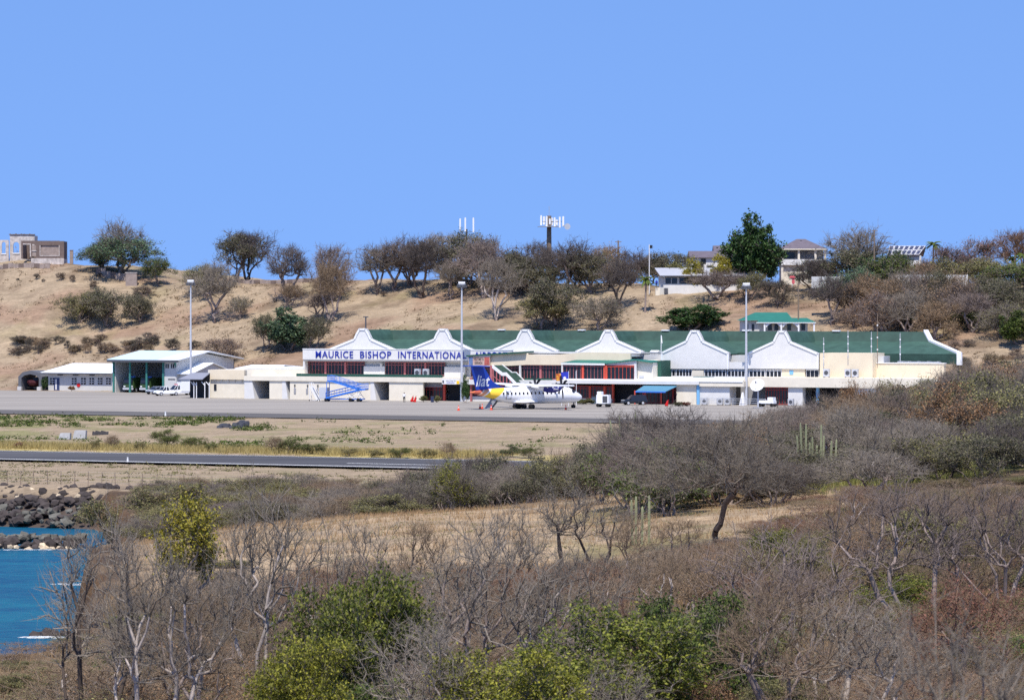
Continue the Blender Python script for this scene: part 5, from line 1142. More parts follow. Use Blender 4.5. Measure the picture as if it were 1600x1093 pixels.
f = Fr('utility_pole', 966, 855, 'dark T-topped wooden pole among the ridge trees', 'pole'); MB().tube((0, 0, 0), (0, 0, f.Z(375.5)), .16, n=8).build('pole', M['wood'], f.o); MB().box(f.X(961), f.X(971), -.08, .08, f.Z(378.2), f.Z(377)).build('crossarm', M['wood'], f.o)
f = Fr('flagpole', 1014.5, 815, 'white flagpole with a small dark flag beside the long grey-roofed house', 'flag'); MB().tube((0, 0, 0), (0, 0, f.Z(382)), .09, n=8).build('pole', M['whitetrim'], f.o); MB().box(f.X(1015), f.X(1019.5), -.03, .03, f.Z(388), f.Z(383)).build('flag_cloth', M['trousers'], f.o)
for px, d, top, lab in ((1366, 790, 359, 'leaning weathered utility pole above the hilltop trees'), (1247.5, 752, 441, 'grey lamp pole behind the teal-roofed house')):
    f = Fr('utility_pole', px, d, lab, 'pole'); MB().tube((0, 0, 0), (0, 0, f.Z(top)), .17, .12, n=8).build('pole', M['wood'], f.o); MB().box(-.5, .7, -.08, .08, f.Z(top) - .25, f.Z(top) - .1).build('crossarm', M['wood'], f.o)

# long grey-roofed house
hd = hit(1060, 459, 720).y
H1 = Fr('long_house', 1100, hd, 'long white house with grey sheet roof and dark window band', 'house', z=at(1100, 459, hd).z)
zr_, ze2 = H1.Z(418), H1.Z(430.5)
MB().slab([(H1.X(1031), -.9, ze2), (H1.X(1184), -.9, ze2), (H1.X(1174), 4.5, zr_), (H1.X(1024), 4.5, zr_)], .14).build('roof', M['sheet'], H1.o); MB().slab([(H1.X(1024), 4.51, zr_), (H1.X(1174), 4.51, zr_), (H1.X(1174), 10, ze2), (H1.X(1030), 10, ze2)], .14).build('roof', M['sheet'], H1.o)
H1.box('eave_board', M['dgrey'], 1031, 1184, 430.6, 432, -.95, -.88)
H1.box('wall', M['gwhite'], 1036, 1180, 432.5, 446, .3, 9); H1.box('wall', M['white'], 1036.5, 1180, 445, 462, -.15, .29)
H1.box('wall', M['cream'], 1024, 1031, 449, 463, -.6, 1.5); H1.box('wall', M['gwhite'], 1031, 1036.4, 431, 462, .35, 8)
for a, b in ((1040, 1058), (1061.5, 1084), (1087, 1110), (1113, 1137), (1140, 1176)):
    o = H1.box('window', M['glass'], a, b, 434, 443, .18, .29); H1.box('mullion', M['gwhite'], mid(a, b) - .4, mid(a, b) + .4, 434, 443, .1, .175, o)
H1.box('condenser', M['dgrey'], 1037.5, 1043.5, 450, 458, -.7, -.2)
pf = at(1026, 450, hd - 1.2); person(Vector((pf.x, pf.y + .3, H1.z + H1.Z(449))), 0, 1.6, M['shirtb'], M['trousers'], 'person in blue and white at the end of the long house')
# slate roofs behind
H2 = Fr('slate_roof_house', 1100, 850, 'house with low slate roof behind yellow-green shrubs', 'house')
MB().extr_x([(-.6, H2.Z(402)), (5, H2.Z(391.5)), (10.6, H2.Z(402)), (10.6, H2.Z(402.8)), (-.6, H2.Z(402.8))], H2.X(1077), H2.X(1126)).build('roof', M['slate'], H2.o); H2.box('wall', M['white'], 1079, 1125, 402.8, 432, 0, 10); H2.box('window', M['glass'], 1095, 1103, 404, 412, -.06, -.005)
H3 = Fr('slate_roof_house', 1143, 862, 'house with tall slate roof half hidden by the dark round tree', 'house')
MB().extr_x([(-.6, H3.Z(400)), (6, H3.Z(383)), (12.6, H3.Z(400)), (12.6, H3.Z(401)), (-.6, H3.Z(401))], H3.X(1116), H3.X(1170)).build('roof', M['slate'], H3.o); H3.box('wall', M['white'], 1119, 1168, 401, 432, 0, 12); H3.box('window', M['glass'], 1128, 1136, 403, 411, -.06, -.005)
# pavilion house
H4 = Fr('pavilion_house', 1256, 835, 'tall open-verandah house with hipped slate roof and dark vent', 'house')
ez = H4.Z(388.5); pz = H4.Z(373)
q = MB(); e4 = [(H4.X(1219), -1, ez), (H4.X(1291), -1, ez), (H4.X(1291), 9, ez), (H4.X(1219), 9, ez)]; t4 = [(H4.X(1247), 3.4, pz), (H4.X(1260), 3.4, pz), (H4.X(1260), 4.6, pz), (H4.X(1247), 4.6, pz)]
q.hexa([*e4, *t4]); q.build('roof', M['slate'], H4.o)
MB().add([(H4.X(1244), -.2 + 1.9, H4.Z(380.4)), (H4.X(1262), -.2 + 1.9, H4.Z(380.4)), (H4.X(1253), 2.7, H4.Z(375))], [(0, 1, 2)]).build('roof_vent', M['dark'], H4.o)
H4.box('eave_board', M['cream'], 1219, 1291, 388.6, 390.2, -1, 9)
for px in (1222, 1248, 1274, 1289): H4.box('column', M['cream'], px - 1.6, px + 1.6, 390.3, 440, -.5, .2)
H4.box('back_wall', M['grey'], 1222, 1289, 390.3, 440, 4, 8.5); H4.box('balustrade', M['white'], 1221, 1290, 405, 412, -.6, -.3); H4.box('floor_slab', M['white'], 1220, 1292, 412, 414, -.8, 8.5); H4.box('wall', M['cream'], 1222, 1289, 414.2, 445, 0, 3.8)
H4.box('window', M['glass'], 1230, 1244, 394, 404, 3.9, 3.99)
# solar roof
H5 = Fr('solar_house', 1417, 800, 'house carrying a sloping rack of framed solar panels', 'house')
A5 = [(H5.X(1386), 0, H5.Z(398.5)), (H5.X(1436), 0, H5.Z(398.5)), (H5.X(1450), 4.2, H5.Z(384)), (H5.X(1393), 4.2, H5.Z(384))]
MB().slab(A5, .2).build('roof', M['slate'], H5.o); MB().slab([A5[3], A5[2], (A5[2][0], 9, A5[0][2]), (A5[3][0], 9, A5[0][2])], .2).build('roof', M['slate'], H5.o)
H5.box('wall', M['white'], 1392, 1440, 399, 436, .6, 8)
nrm5 = Vector((0, -(A5[3][2] - A5[0][2]), 4.2)).normalized()
for i in range(7):
    for j in range(2):
        def bl(u, v): a = Vector(A5[0]).lerp(Vector(A5[1]), u); b = Vector(A5[3]).lerp(Vector(A5[2]), u); return a.lerp(b, v) + nrm5 * .12
        u0, u1, v0, v1 = (i + .05) / 7, (i + .95) / 7, (j + .04) / 2, (j + .96) / 2
        o = MB().slab([bl(u0, v0), bl(u1, v0), bl(u1, v1), bl(u0, v1)], .05).build('solar_panel', M['whitetrim'], H5.o)
        du, dv = .012, .03
        MB().slab([bl(u0 + du, v0 + dv) + nrm5 * .02, bl(u1 - du, v0 + dv) + nrm5 * .02, bl(u1 - du, v1 - dv) + nrm5 * .02, bl(u0 + du, v1 - dv) + nrm5 * .02], .015).build('cell_sheet', mat('solar_cells', lin(70, 72, 92), .25, spec=.5), o)
# teal-roofed house behind the terminal roof
H6 = Fr('teal_roof_house', 1212, 752, 'small house with teal hipped roof and arched porch', 'house', z=at(1212, 522, 752).z)
ez = H6.Z(500.5); pz = H6.Z(488)
q = MB(); q.hexa([(H6.X(1156), -1, ez), (H6.X(1240), -1, ez), (H6.X(1240), 10, ez), (H6.X(1156), 10, ez), (H6.X(1182), 4, pz), (H6.X(1232), 4, pz), (H6.X(1232), 5, pz), (H6.X(1182), 5, pz)]); q.build('roof', M['teal'], H6.o)
MB().slab([(H6.X(1180), -3.4, H6.Z(503.2)), (H6.X(1273), -3.4, H6.Z(503.2)), (H6.X(1262), 1.5, H6.Z(496.5)), (H6.X(1192), 1.5, H6.Z(496.5))], .12).build('porch_roof', M['teal'], H6.o); H6.box('eave_board', M['whitetrim'], 1180, 1273, 503.3, 504.4, -3.4, -3.3)
H6.box('wall', M['gwhite'], 1160, 1262, 501, 530, 0, 9)
for px in (1193, 1219, 1246, 1270): H6.box('column', M['whitetrim'], px - 1.2, px + 1.2, 504.4, 530, -3.2, -2.8)
for px in (1207, 1233): MB().extr_y([(H6.X(px) + x * 1.5, H6.Z(504.4) - (1 - math.cos(a)) * 0 - .9 * abs(math.cos(a)) ** 2) for a, x in [(a, -math.cos(a)) for a in np.linspace(0, math.pi, 9)]] + [(H6.X(px) + 1.5, H6.Z(504.4)), (H6.X(px) - 1.5, H6.Z(504.4))], -3.1, -2.9).build('arch', M['whitetrim'], H6.o, recalc=True)
for px, w_ in ((1167, 2), (1176.5, 2), (1203, 3), (1213, 3), (1233, 3), (1255, 3)): H6.box('window', M['glass'], px - w_, px + w_, 506, 516, -.07, -.006)
# white garden walls on the hilltop
def panel_wall(px0, px1, d, py0, py1, label, m=M['white']):
    f = Fr('garden_wall', px0, d, label, 'wall', z=at(px0, py1, d).z); n_ = max(2, int((px1 - px0) / 18))
    for i in range(n_): a = px0 + (px1 - px0) * i / n_; b = px0 + (px1 - px0) * (i + 1) / n_; f.box('panel', m, a, b - .9, py0, py1 + 6, 0, .2); f.box('pier', m, b - 1.2, b + .3, py0 - .8, py1 + 6, -.12, .32)
panel_wall(1400, 1512, 772, 429.5, 444, 'long white garden wall below the solar panel house'); panel_wall(1268, 1312, 778, 432, 444, 'short pale wall below the pavilion house', M['gwhite'])
f = Fr('red_banner', 1238, 772, 'folded red canopy beside the pavilion house garden', 'canopy', z=at(1238, 448, 772).z); f.box('cloth', mat('faded_red_cloth', lin(196, 92, 98), .8), 1233, 1243, 431, 435.5, 0, .6, bevel=.2); f.box('cloth', mat('faded_red_cloth', (0, 0, 0)), 1237.5, 1242, 435.6, 444, .1, .5, bevel=.15); MB().tube((f.X(1238), .3, 0), (f.X(1238), .3, f.Z(431)), .05, n=6).build('pole', M['lgrey'], f.o)

# ---------------------------------------------------------------- airfield edge: slabs, drain, fence, rocks
def on_plane(px, py, z): d = FPX * (EYE - z) / (py - HY); return Vector(((px - CX) / FPX * d, d, z))
for px, py, w_, h_, lab in ((101, 686.5, 1.7, .95, 'lower grey concrete slab lying on the dry verge'), (124.5, 685.5, 1.9, 1.25, 'taller grey concrete slab lying on the dry verge')):
    b = on_plane(px, py, -2.0); b.z = hz(b.x, b.y); o = empty('concrete_slab', b, R(-10), lab, 'slab'); MB().hexa([(-w_ / 2, -.5, 0), (w_ / 2, -.5, 0), (w_ / 2, .5, 0), (-w_ / 2, .5, 0), (-w_ / 2 + .2, -.1, h_), (w_ / 2, -.1, h_), (w_ / 2, .7, h_), (-w_ / 2 + .2, .7, h_)]).build('slab', mat('old_concrete', lin(160, 160, 160), .9, var=.15, scale=2), o, bevel=.04)
b = hit(359, 668, 400); o = empty('drain_headwall', b, ROT, 'dark stone drain headwall in the grassy bank', 'headwall')
for i in range(14):
    x, y = random.uniform(-1.8, 2.2), random.uniform(-.8, 2.4); MB().box(x - .45, x + .45, y - .4, y + .4, -.3, .35 + .25 * y + random.random() * .2).build('stone', mat('dark_stone', lin(86, 88, 96), .95, var=.2, scale=1.5), o, bevel=.12)
b = on_plane(157, 681, -2); b.z = hz(b.x, b.y); o = empty('scrap_heap', b, .3, 'small dark heap of scrap on the dry verge', 'scrap')
for i in range(5): x = -.9 + .42 * i; MB().hexa([(x - .3, -.4, 0), (x + .35, -.4, 0), (x + .35, .4, 0), (x - .3, .4, 0), (x - .2, -.2, .45 + .2 * (i % 2)), (x + .4, -.25, .5), (x + .3, .3, .4), (x - .25, .25, .55)]).build('piece', mat('dark_scrap', lin(62, 60, 62), .9, var=.2, scale=2), o)
for px, py, lab in ((103.5, 686, 'white marker post before the concrete slabs'), (258.5, 650, 'white edge light at the apron shoulder above the drain')):
    b = hit(px, py, 400); o = empty('edge_marker', b, 0, lab, 'marker'); MB().tube((0, 0, 0), (0, 0, .65), .16, .1, n=8).build('body', M['whitetrim'], o); MB().tube((0, 0, .65), (0, 0, .75), .13, n=8).build('lamp', M['lamp'], o)
b = W(px_s(199.5, -215.2), -215.2, -2.0); o = empty('edge_marker', b, 0, 'white edge light on the near runway line', 'marker'); MB().tube((0, 0, 0), (0, 0, .5), .14, .1, n=8).build('body', M['whitetrim'], o); MB().tube((0, 0, .5), (0, 0, .6), .12, n=8).build('lamp', M['lamp'], o)
# perimeter fence
FT = -268.0; s0 = px_s(-30, FT); s1 = px_s(640, FT)
fb = W(s0, FT, 0); fb.z = hz(fb.x, fb.y); fe = empty('perimeter_fence', fb, ROT, 'rusty post and wire perimeter fence before the runway', 'fence')
n_ = int((s1 - s0) / 1.75); tops = []
for i in range(n_):
    w_ = W(s0 + i * 1.75, FT); zz = hz(w_.x, w_.y) - fb.z; ln = random.uniform(-.06, .06)
    MB().tube((i * 1.75, 0, zz - .2), (i * 1.75 + ln, ln, zz + 1.55), .035, n=5).build('post', mat('rusty_post', lin(120, 104, 94), .9, var=.2, scale=3), fe); tops.append((i * 1.75, zz))
for h_ in (.4, .8, 1.2, 1.5): MB().path([(x, 0, z + h_) for x, z in tops], .009, n=3).build('wire', M['steel'], fe)

# rocks
def rock_mesh(seed, m):
    r = np.random.default_rng(seed); bm = bmesh.new(); bmesh.ops.create_icosphere(bm, subdivisions=1, radius=.5)
    sc = r.uniform(.7, 1.25, 3); sc[2] *= .75
    for v in bm.verts: v.co = Vector(np.array(v.co) * sc * r.uniform(.75, 1.18))
    me = bpy.data.meshes.new('rock'); bm.to_mesh(me); bm.free(); me.materials.append(m); return me
m_rd = mat('dark_basalt', lin(68, 61, 58), .95, var=.25, scale=2.5, objvar=.35, bump=.5); m_rg = mat('grey_basalt', lin(98, 96, 88), .95, var=.22, scale=2.5, objvar=.25, bump=.5); m_rt = mat('tan_rock', lin(196, 178, 150), .95, var=.2, scale=2.5, objvar=.2, bump=.4)
RK = {k: [rock_mesh(i * 7 + j, m_) for i in range(5)] for j, (k, m_) in enumerate((('d', m_rd), ('g', m_rg), ('t', m_rt)))}
def put_rock(parent, p, size, kind):
    o = link('rock', random.choice(RK[kind]), parent, p - parent.location, random.uniform(0, 6.28), (size * random.uniform(.8, 1.25), size * random.uniform(.8, 1.2), size * random.uniform(.7, 1.05))); o.rotation_euler = (random.uniform(-.5, .5), random.uniform(-.5, .5), random.uniform(0, 6.28)); return o
rv = empty('rock_revetment', W(px_s(60, -280), -280, SEA), 0, 'sloping bank of dark armour rocks between runway fence and sea', 'rock bank')
cnt = 0
for i in range(298):
    u = random.random(); t = -271 - 10.5 * u; px = random.uniform(-25, 215); s = px_s(px, t); p_ = W(s, t); z = np.interp(t, [-282.5, -271], [SEA + .1, -2.3])
    put_rock(rv, Vector((p_.x, p_.y, z + random.uniform(-.1, .35))), random.uniform(.65, 1.3) * (1 + .2 * u), 'g' if u > .6 and random.random() < .75 else ('t' if random.random() < .06 else 'd'))
bw = empty('breakwater', at(20, 857, 372), 0, 'low breakwater of grey and tan boulders in the cove', 'breakwater'); bw.location.z = SEA
for i in range(150):
    v = random.random(); d = 372 + 6 * v; px = random.uniform(-40, 112 + 20 * v); h_ = .95 * math.sin(min(1, v * 1.25) * math.pi * .62)
    put_rock(bw, Vector(((px - CX) / FPX * d, d, SEA + h_ - .15 + random.uniform(-.1, .15))), random.uniform(.8, 1.45) if v > .12 else random.uniform(.7, 1.2), ('t' if random.random() < .6 else 'd') if v < .13 else ('d' if v < .4 else 'g'))
sk = on_plane(88, 992, SEA); ri = empty('sea_rock', sk, 0, 'low brown wave-washed rock in the sea below the cliff', 'rock')
for i in range(14): put_rock(ri, sk + Vector((random.uniform(-1.6, 1.6), random.uniform(-.9, .9), random.uniform(-.1, .25))), random.uniform(.6, 1.1), 'd')
# white water round the rock and along the cliff foot
m_foam = mat('foam', lin(236, 242, 245), .9, var=.1, scale=3)
def foam(c, rx, ry, n, label):
    m_ = MB()
    for i in range(n):
        a = random.uniform(0, 6.28); r = random.random() ** .5; x, y = c.x + rx * r * math.cos(a), c.y + ry * r * math.sin(a); k = random.uniform(.04, .16)
        pts = [(x + k * 2.2 * math.cos(b) * random.uniform(.6, 1), y + k * math.sin(b) * random.uniform(.6, 1), SEA + .012 + .0005 * (i % 7)) for b in np.linspace(0, 6.28, 9)[:-1]]
        m_.add(pts, [tuple(range(8))])
    tag(m_.build('foam', m_foam), label, 'foam', kind='stuff')
foam(sk + Vector((.2, -1.6, 0)), 2.6, 1.1, 190, 'white foam washing round the low sea rock'); foam(on_plane(112, 912, SEA), 1.6, 1.4, 60, 'patch of white foam breaking at the cliff foot'); foam(on_plane(40, 858.5, SEA), 6, .5, 90, 'thin foam line along the breakwater')
# ---------------------------------------------------------------- vegetation: branching skeletons grown to fill a crown, then twigs and leaves
def grow(rg, stems, crown_pts, bf=0.35):
    """stems: list of polylines (first point on the ground). crown_pts: (n,3). Each point joins the cheapest node of the tree so far."""
    pos = []; par = []; pl = []
    for st in stems:
        prev = -1
        for q in st:
            pos.append(np.array(q, float)); par.append(prev); pl.append(0 if prev < 0 else pl[prev] + np.linalg.norm(pos[-1] - pos[prev])); prev = len(pos) - 1
    n0 = len(pos); N = n0 + len(crown_pts); Pm = np.zeros((N, 3)); Pm[:n0] = pos; PL = np.zeros(N); PL[:n0] = pl; PA = np.full(N, -1); PA[:n0] = par
    tops = np.array([st[-1] for st in stems])
    dist = np.min(np.linalg.norm(crown_pts[:, None] - tops[None], axis=2), 1); order = np.argsort(dist)
    base = np.zeros(N, bool)
    k = 0
    for st in stems:
        base[k] = len(st) > 1; k += len(st)
    n = n0
    for i in order:
        p_ = crown_pts[i]; dd = np.linalg.norm(Pm[:n] - p_, axis=1); c = dd + bf * PL[:n] + np.where(base[:n], 99, 0); j = int(np.argmin(c))
        Pm[n] = p_; PA[n] = j; PL[n] = PL[j] + dd[j]; n += 1
    return Pm, PA
def radii(PA, r0, p=2.3):
    N = len(PA); acc = np.zeros(N); nch = np.zeros(N, int)
    for i in range(N):
        if PA[i] >= 0: nch[PA[i]] += 1
    r = np.zeros(N)
    for i in range(N - 1, -1, -1):          # children always come after their parent
        r[i] = (acc[i] if acc[i] > 0 else r0 ** p) ** (1 / p)
        if PA[i] >= 0: acc[PA[i]] += r[i] ** p
    return r, nch
def tubes(P0, P1, R0, R1, n):
    d = P1 - P0; L_ = np.linalg.norm(d, axis=1, keepdims=True); d = d / np.maximum(L_, 1e-6)
    a = np.where(np.abs(d[:, 2:3]) < .9, np.array([[0, 0, 1.]]), np.array([[1., 0, 0]])); u = np.cross(d, a); u /= np.linalg.norm(u, axis=1, keepdims=True); v = np.cross(d, u)
    ang = np.arange(n) * 2 * np.pi / n; c = np.cos(ang)[None, :, None]; s_ = np.sin(ang)[None, :, None]
    off = u[:, None] * c + v[:, None] * s_
    V0 = P0[:, None] + off * R0[:, None, None]; V1 = P1[:, None] + off * R1[:, None, None]
    V = np.concatenate([V0, V1], 1).reshape(-1, 3); m = len(P0); b = (np.arange(m) * 2 * n)[:, None]; i = np.arange(n)[None]
    F = np.stack([b + i, b + (i + 1) % n, b + (i + 1) % n + n, b + i + n], -1).reshape(-1, 4)
    return V, F
def spikes(P0, P1, R0):
    """three-sided cones for twigs"""
    V, F = tubes(P0, P1, R0, R0 * .25, 3); return V, F
def rand_dir(rg, n): v = rg.normal(size=(n, 3)); return v / np.linalg.norm(v, axis=1, keepdims=True)
def leaf_quads(rg, C, size, up=.4, asp=.5):
    n = len(C); nrm = rand_dir(rg, n); nrm[:, 2] = np.abs(nrm[:, 2]) + up; nrm /= np.linalg.norm(nrm, axis=1, keepdims=True)
    a = np.cross(nrm, rand_dir(rg, n)); a /= np.linalg.norm(a, axis=1, keepdims=True); b = np.cross(nrm, a); s_ = (size * rg.uniform(.6, 1.25, n))[:, None]
    V = np.stack([C - a * s_ * .5, C + b * s_ * asp * .5 + nrm * s_ * .06, C + a * s_ * .5, C - b * s_ * asp * .5 + nrm * s_ * .06], 1).reshape(-1, 3)
    return V, (np.arange(n) * 4)[:, None] + np.arange(4)[None]
def join(parts):
    Vs = []; Fs = []; b = 0
    for V, F in parts: Vs.append(V); Fs.append(F + b); b += len(V)
    return np.concatenate(Vs), [f for f in Fs]
def crown_points(rg, n, c, r, shell=.5, flat=.0, lobes=0):
    """points in an ellipsoid, biased to its shell; lobes break the outline"""
    d = rand_dir(rg, n); d[:, 2] = np.where(d[:, 2] < -.75, -d[:, 2], d[:, 2]); rad = rg.random(n) ** (1 / (2.0 + 2.5 * shell)) 
    pts = d * rad[:, None]
    if lobes:
        L_ = rand_dir(rg, lobes); L_[:, 2] = np.abs(L_[:, 2]) * .8; k = np.argmax(d @ L_.T, 1); cosv = np.max(d @ L_.T, 1)
        pts *= (.62 + .5 * sstep(.45, .95, cosv) * rg.uniform(.75, 1.2, lobes)[k])[:, None]
    pts *= (.8 + .5 * rg.random(n) ** 3)[:, None]                       # a few stray shoots past the outline
    return pts * np.array(r) + np.array(c)
def clump_points(rg, n, c, r, k):
    """points on k overlapping clumps, so the crown has bulges, hollows and gaps"""
    d = rand_dir(rg, k); d[:, 2] = d[:, 2] * .9; cen = d * rg.uniform(.35, .85, k)[:, None]; rad = rg.uniform(.2, .42, k) * (1.15 - .45 * np.linalg.norm(cen, axis=1))
    w_ = rad ** 2; j = rg.choice(k, n, p=w_ / w_.sum()); q = rand_dir(rg, n) * (rg.random(n) ** .3)[:, None] * rad[j][:, None]; q[:, 2] *= .8
    return (cen[j] + q) * np.array(r) * 1.08 + np.array(c)
def make_plant(seed, H, Wd, n, stems=1, crown_base=.35, r0=.012, twigs=6, twl=.5, twr=.008, leaves=0, leaf=.1, lspread=.25, shell=.5, lobes=7, thick=.035, bf=.35, lean=.1, up=.4, asp=.5, droop=0.0, sides=6, clumps=0):
    """returns (trunk mesh arrays, crown mesh arrays) for a plant H tall and Wd wide standing at the origin"""
    rg = np.random.default_rng(seed); st = []
    cz = H * (crown_base + 1) / 2; rz_ = H * (1 - crown_base) / 2
    for k in range(stems):
        a = rg.uniform(0, 6.28); sp = lean * Wd * (1 if stems > 1 else .5) * rg.uniform(.5, 1.3); m = 4; top = H * crown_base * rg.uniform(.85, 1.15)
        b0 = np.zeros(3)
        line = [b0 + np.array([math.cos(a), math.sin(a), 0]) * sp * (i / m) ** 1.3 + np.array([0, 0, -.15 if i == 0 else top * i / m]) + np.append(rg.normal(size=2) * .02 * H * (i > 0), 0) for i in range(m + 1)]
        st.append(line)
    cp = crown_points(rg, n, (0, 0, cz), (Wd / 2, Wd / 2, rz_), shell, 0, lobes)
    if clumps: cp = clump_points(rg, n, (0, 0, cz), (Wd / 2, Wd / 2, rz_), clumps)
    cp[:, 2] = np.maximum(cp[:, 2], H * max(crown_base * .45, .04) * rg.uniform(.6, 1.6, len(cp)))
    Pm, PA = grow(rg, st, cp, bf); r, nch = radii(PA, r0)
    e = np.where(PA >= 0)[0]; P1 = Pm[e]; P0 = Pm[PA[e]]; R1 = r[e]; R0 = np.minimum(r[PA[e]], R1 * 1.7)
    # bow each long edge a little: split in two with a jittered middle
    midp = (P0 + P1) / 2 + rg.normal(size=P0.shape) * (np.linalg.norm(P1 - P0, axis=1, keepdims=True) * .07); midp[:, 2] += np.linalg.norm(P1 - P0, axis=1) * .04
    Rm = (R0 + R1) / 2; A0 = np.concatenate([P0, midp]); A1 = np.concatenate([midp, P1]); B0 = np.concatenate([R0, Rm]); B1 = np.concatenate([Rm, R1])
    big1 = R1 > thick
    if not big1.any(): big1 = R1 >= np.sort(R1)[-4]
    big = np.concatenate([big1, big1])
    trunk = tubes(A0[big], A1[big], B0[big], B1[big], sides)
    parts = [tubes(A0[~big], A1[~big], B0[~big], B1[~big], 3)] if (~big).any() else []
    idx = np.where(r < thick)[0]; idx = idx[Pm[idx, 2] > H * .12]
    if twigs and len(idx):
        base = np.repeat(idx, twigs); q = len(base); outw = Pm[base] - np.array([0, 0, cz * .55]); outw /= np.maximum(np.linalg.norm(outw, axis=1, keepdims=True), 1e-3)
        par_ = PA[base]; along = Pm[base] + (Pm[np.maximum(par_, 0)] - Pm[base]) * rg.random((q, 1)) * .8
        dr = outw * .55 + rand_dir(rg, q) * .9 + np.array([0, 0, .35 - droop]); dr /= np.linalg.norm(dr, axis=1, keepdims=True)
        ln = twl * rg.uniform(.35, 1.15, q); end = along + dr * ln[:, None]
        parts.append(spikes(along, end, np.full(q, twr)))
        # secondary twiglets
        q2 = q; k0 = rg.random((q2, 1)) * .6 + .3; s2 = along + (end - along) * k0; d2 = dr + rand_dir(rg, q2) * .8; d2 /= np.linalg.norm(d2, axis=1, keepdims=True)
        parts.append(spikes(s2, s2 + d2 * (ln * .5)[:, None], np.full(q2, twr * .75)))
        tips = end
    else: tips = Pm[idx]
    woody = join(parts) if parts else None
    lv = None
    if leaves:
        C = np.repeat(tips, leaves, 0); C = C + rg.normal(size=C.shape) * lspread; C[:, 2] = np.maximum(C[:, 2], .05 * H)
        if twigs: C = C - (C - np.repeat(along, leaves, 0)) * rg.random((len(C), 1)) * .5
        lv = leaf_quads(rg, C, leaf, up, asp)
    return trunk, woody, lv
def bark(name, c1, var=.25): return mat(name, c1, .95, var=var, scale=3, objvar=.18)
MBk = dict(
    grey=bark('grey_bark', lin(136, 122, 114)), pale=bark('pale_bark', lin(176, 164, 154)), dark=bark('dark_bark', lin(92, 80, 72)),
    tw_grey=mat('grey_twig', lin(126, 117, 106), .95, objvar=.22, island=.3), tw_brown=mat('brown_twig', lin(130, 112, 92), .95, objvar=.2, island=.3),
    tw_mauve=mat('mauve_twig', lin(122, 109, 102), .95, objvar=.2, island=.3), tw_red=mat('rust_twig', lin(126, 99, 80), .95, objvar=.2, island=.3), tw_dark=mat('dark_twig', lin(90, 82, 78), .95, objvar=.2, island=.3))
def leafmat(name, a, b, iv=.35, ov=.15):
    m = mat(name, a, .6, island=iv, objvar=ov, col2=b, spec=.25); p = m.node_tree.nodes['Principled BSDF']
    # thin leaves let some light through
    n = m.node_tree; L = n.links; tr = n.nodes.new('ShaderNodeBsdfTranslucent'); mx = n.nodes.new('ShaderNodeMixShader'); mx.inputs[0].default_value = .28
    src = p.inputs['Base Color'].links[0].from_socket; L.new(src, tr.inputs['Color']); out = n.nodes['Material Output']; L.new(p.outputs[0], mx.inputs[1]); L.new(tr.outputs[0], mx.inputs[2]); L.new(mx.outputs[0], out.inputs['Surface']); return m
LF = dict(
    fresh=leafmat('fresh_leaf', lin(74, 90, 34), lin(128, 130, 52)), lime=leafmat('lime_leaf', lin(102, 110, 36), lin(152, 148, 56)), green=leafmat('green_leaf', lin(58, 80, 34), lin(102, 114, 50)), dkgreen=leafmat('dark_green_leaf', lin(40, 66, 34), lin(74, 100, 52)),
    olive=leafmat('olive_leaf', lin(104, 104, 64), lin(136, 130, 84)), olived=leafmat('dark_olive_leaf', lin(82, 84, 62), lin(112, 108, 80)), yellow=leafmat('yellow_leaf', lin(178, 162, 52), lin(138, 134, 54)), rust=leafmat('rust_leaf', lin(122, 92, 66), lin(156, 122, 88)), wine=leafmat('wine_leaf', lin(108, 66, 58), lin(136, 92, 76)), straw=leafmat('straw_leaf', lin(176, 148, 112), lin(150, 124, 98)), bluegreen=leafmat('blue_green_leaf', lin(70, 96, 76), lin(104, 124, 88)))
PROTO = {}
def proto(kind, variants, **kw):
    PROTO[kind] = []
    for i in range(variants):
        t_, w_, l_ = make_plant(hash_(kind) + i * 17, **kw)
        tm_ = np_mesh('trunk', t_[0], t_[1], MBk['grey'], True)
        cm_ = np_mesh('branches', w_[0], w_[1], MBk['tw_grey']) if w_ is not None else None
        lm_ = np_mesh('crown', l_[0], l_[1], LF['olive']) if l_ is not None else None
        PROTO[kind].append((tm_, cm_, lm_, kw['H'], kw['Wd']))
def hash_(s): return sum((i + 1) * ord(c) for i, c in enumerate(s))
# far (hill) kinds, about 8 m; middle distance about 4 m; near about 3.5 m
proto('far_bare', 5, H=8, Wd=9, n=360, stems=3, crown_base=.22, r0=.032, twigs=6, twl=1.2, twr=.02, thick=.09, lobes=6, sides=6)
proto('far_thicket', 4, H=6, Wd=8, n=340, stems=5, crown_base=.05, r0=.028, twigs=6, twl=1.1, twr=.02, thick=.09, lobes=9, leaves=1, leaf=.22, lspread=.3, clumps=22)
proto('far_olive', 4, H=7, Wd=9, n=330, stems=3, crown_base=.12, r0=.03, twigs=5, twl=.9, twr=.02, leaves=5, leaf=.24, lspread=.32, thick=.09, asp=.6, clumps=26)
proto('far_round', 4, H=9, Wd=9, n=420, stems=2, crown_base=.02, r0=.03, twigs=3, twl=.6, twr=.02, leaves=9, leaf=.42, lspread=.32, thick=.1, asp=.6, clumps=34)
proto('mid_scrub', 5, H=3.6, Wd=5, n=340, stems=6, crown_base=.06, r0=.012, twigs=7, twl=.65, twr=.008, thick=.03, lobes=8)
proto('mid_leafy', 4, H=3.4, Wd=5, n=320, stems=5, crown_base=.05, r0=.011, twigs=5, twl=.55, twr=.008, leaves=5, leaf=.13, lspread=.16, thick=.03, asp=.55, clumps=26)
proto('near_bare', 6, H=3.8, Wd=4.2, n=260, stems=3, crown_base=.16, r0=.0098, twigs=5, twl=.5, twr=.006, thick=.0165, lobes=5, bf=.5, lean=.2)
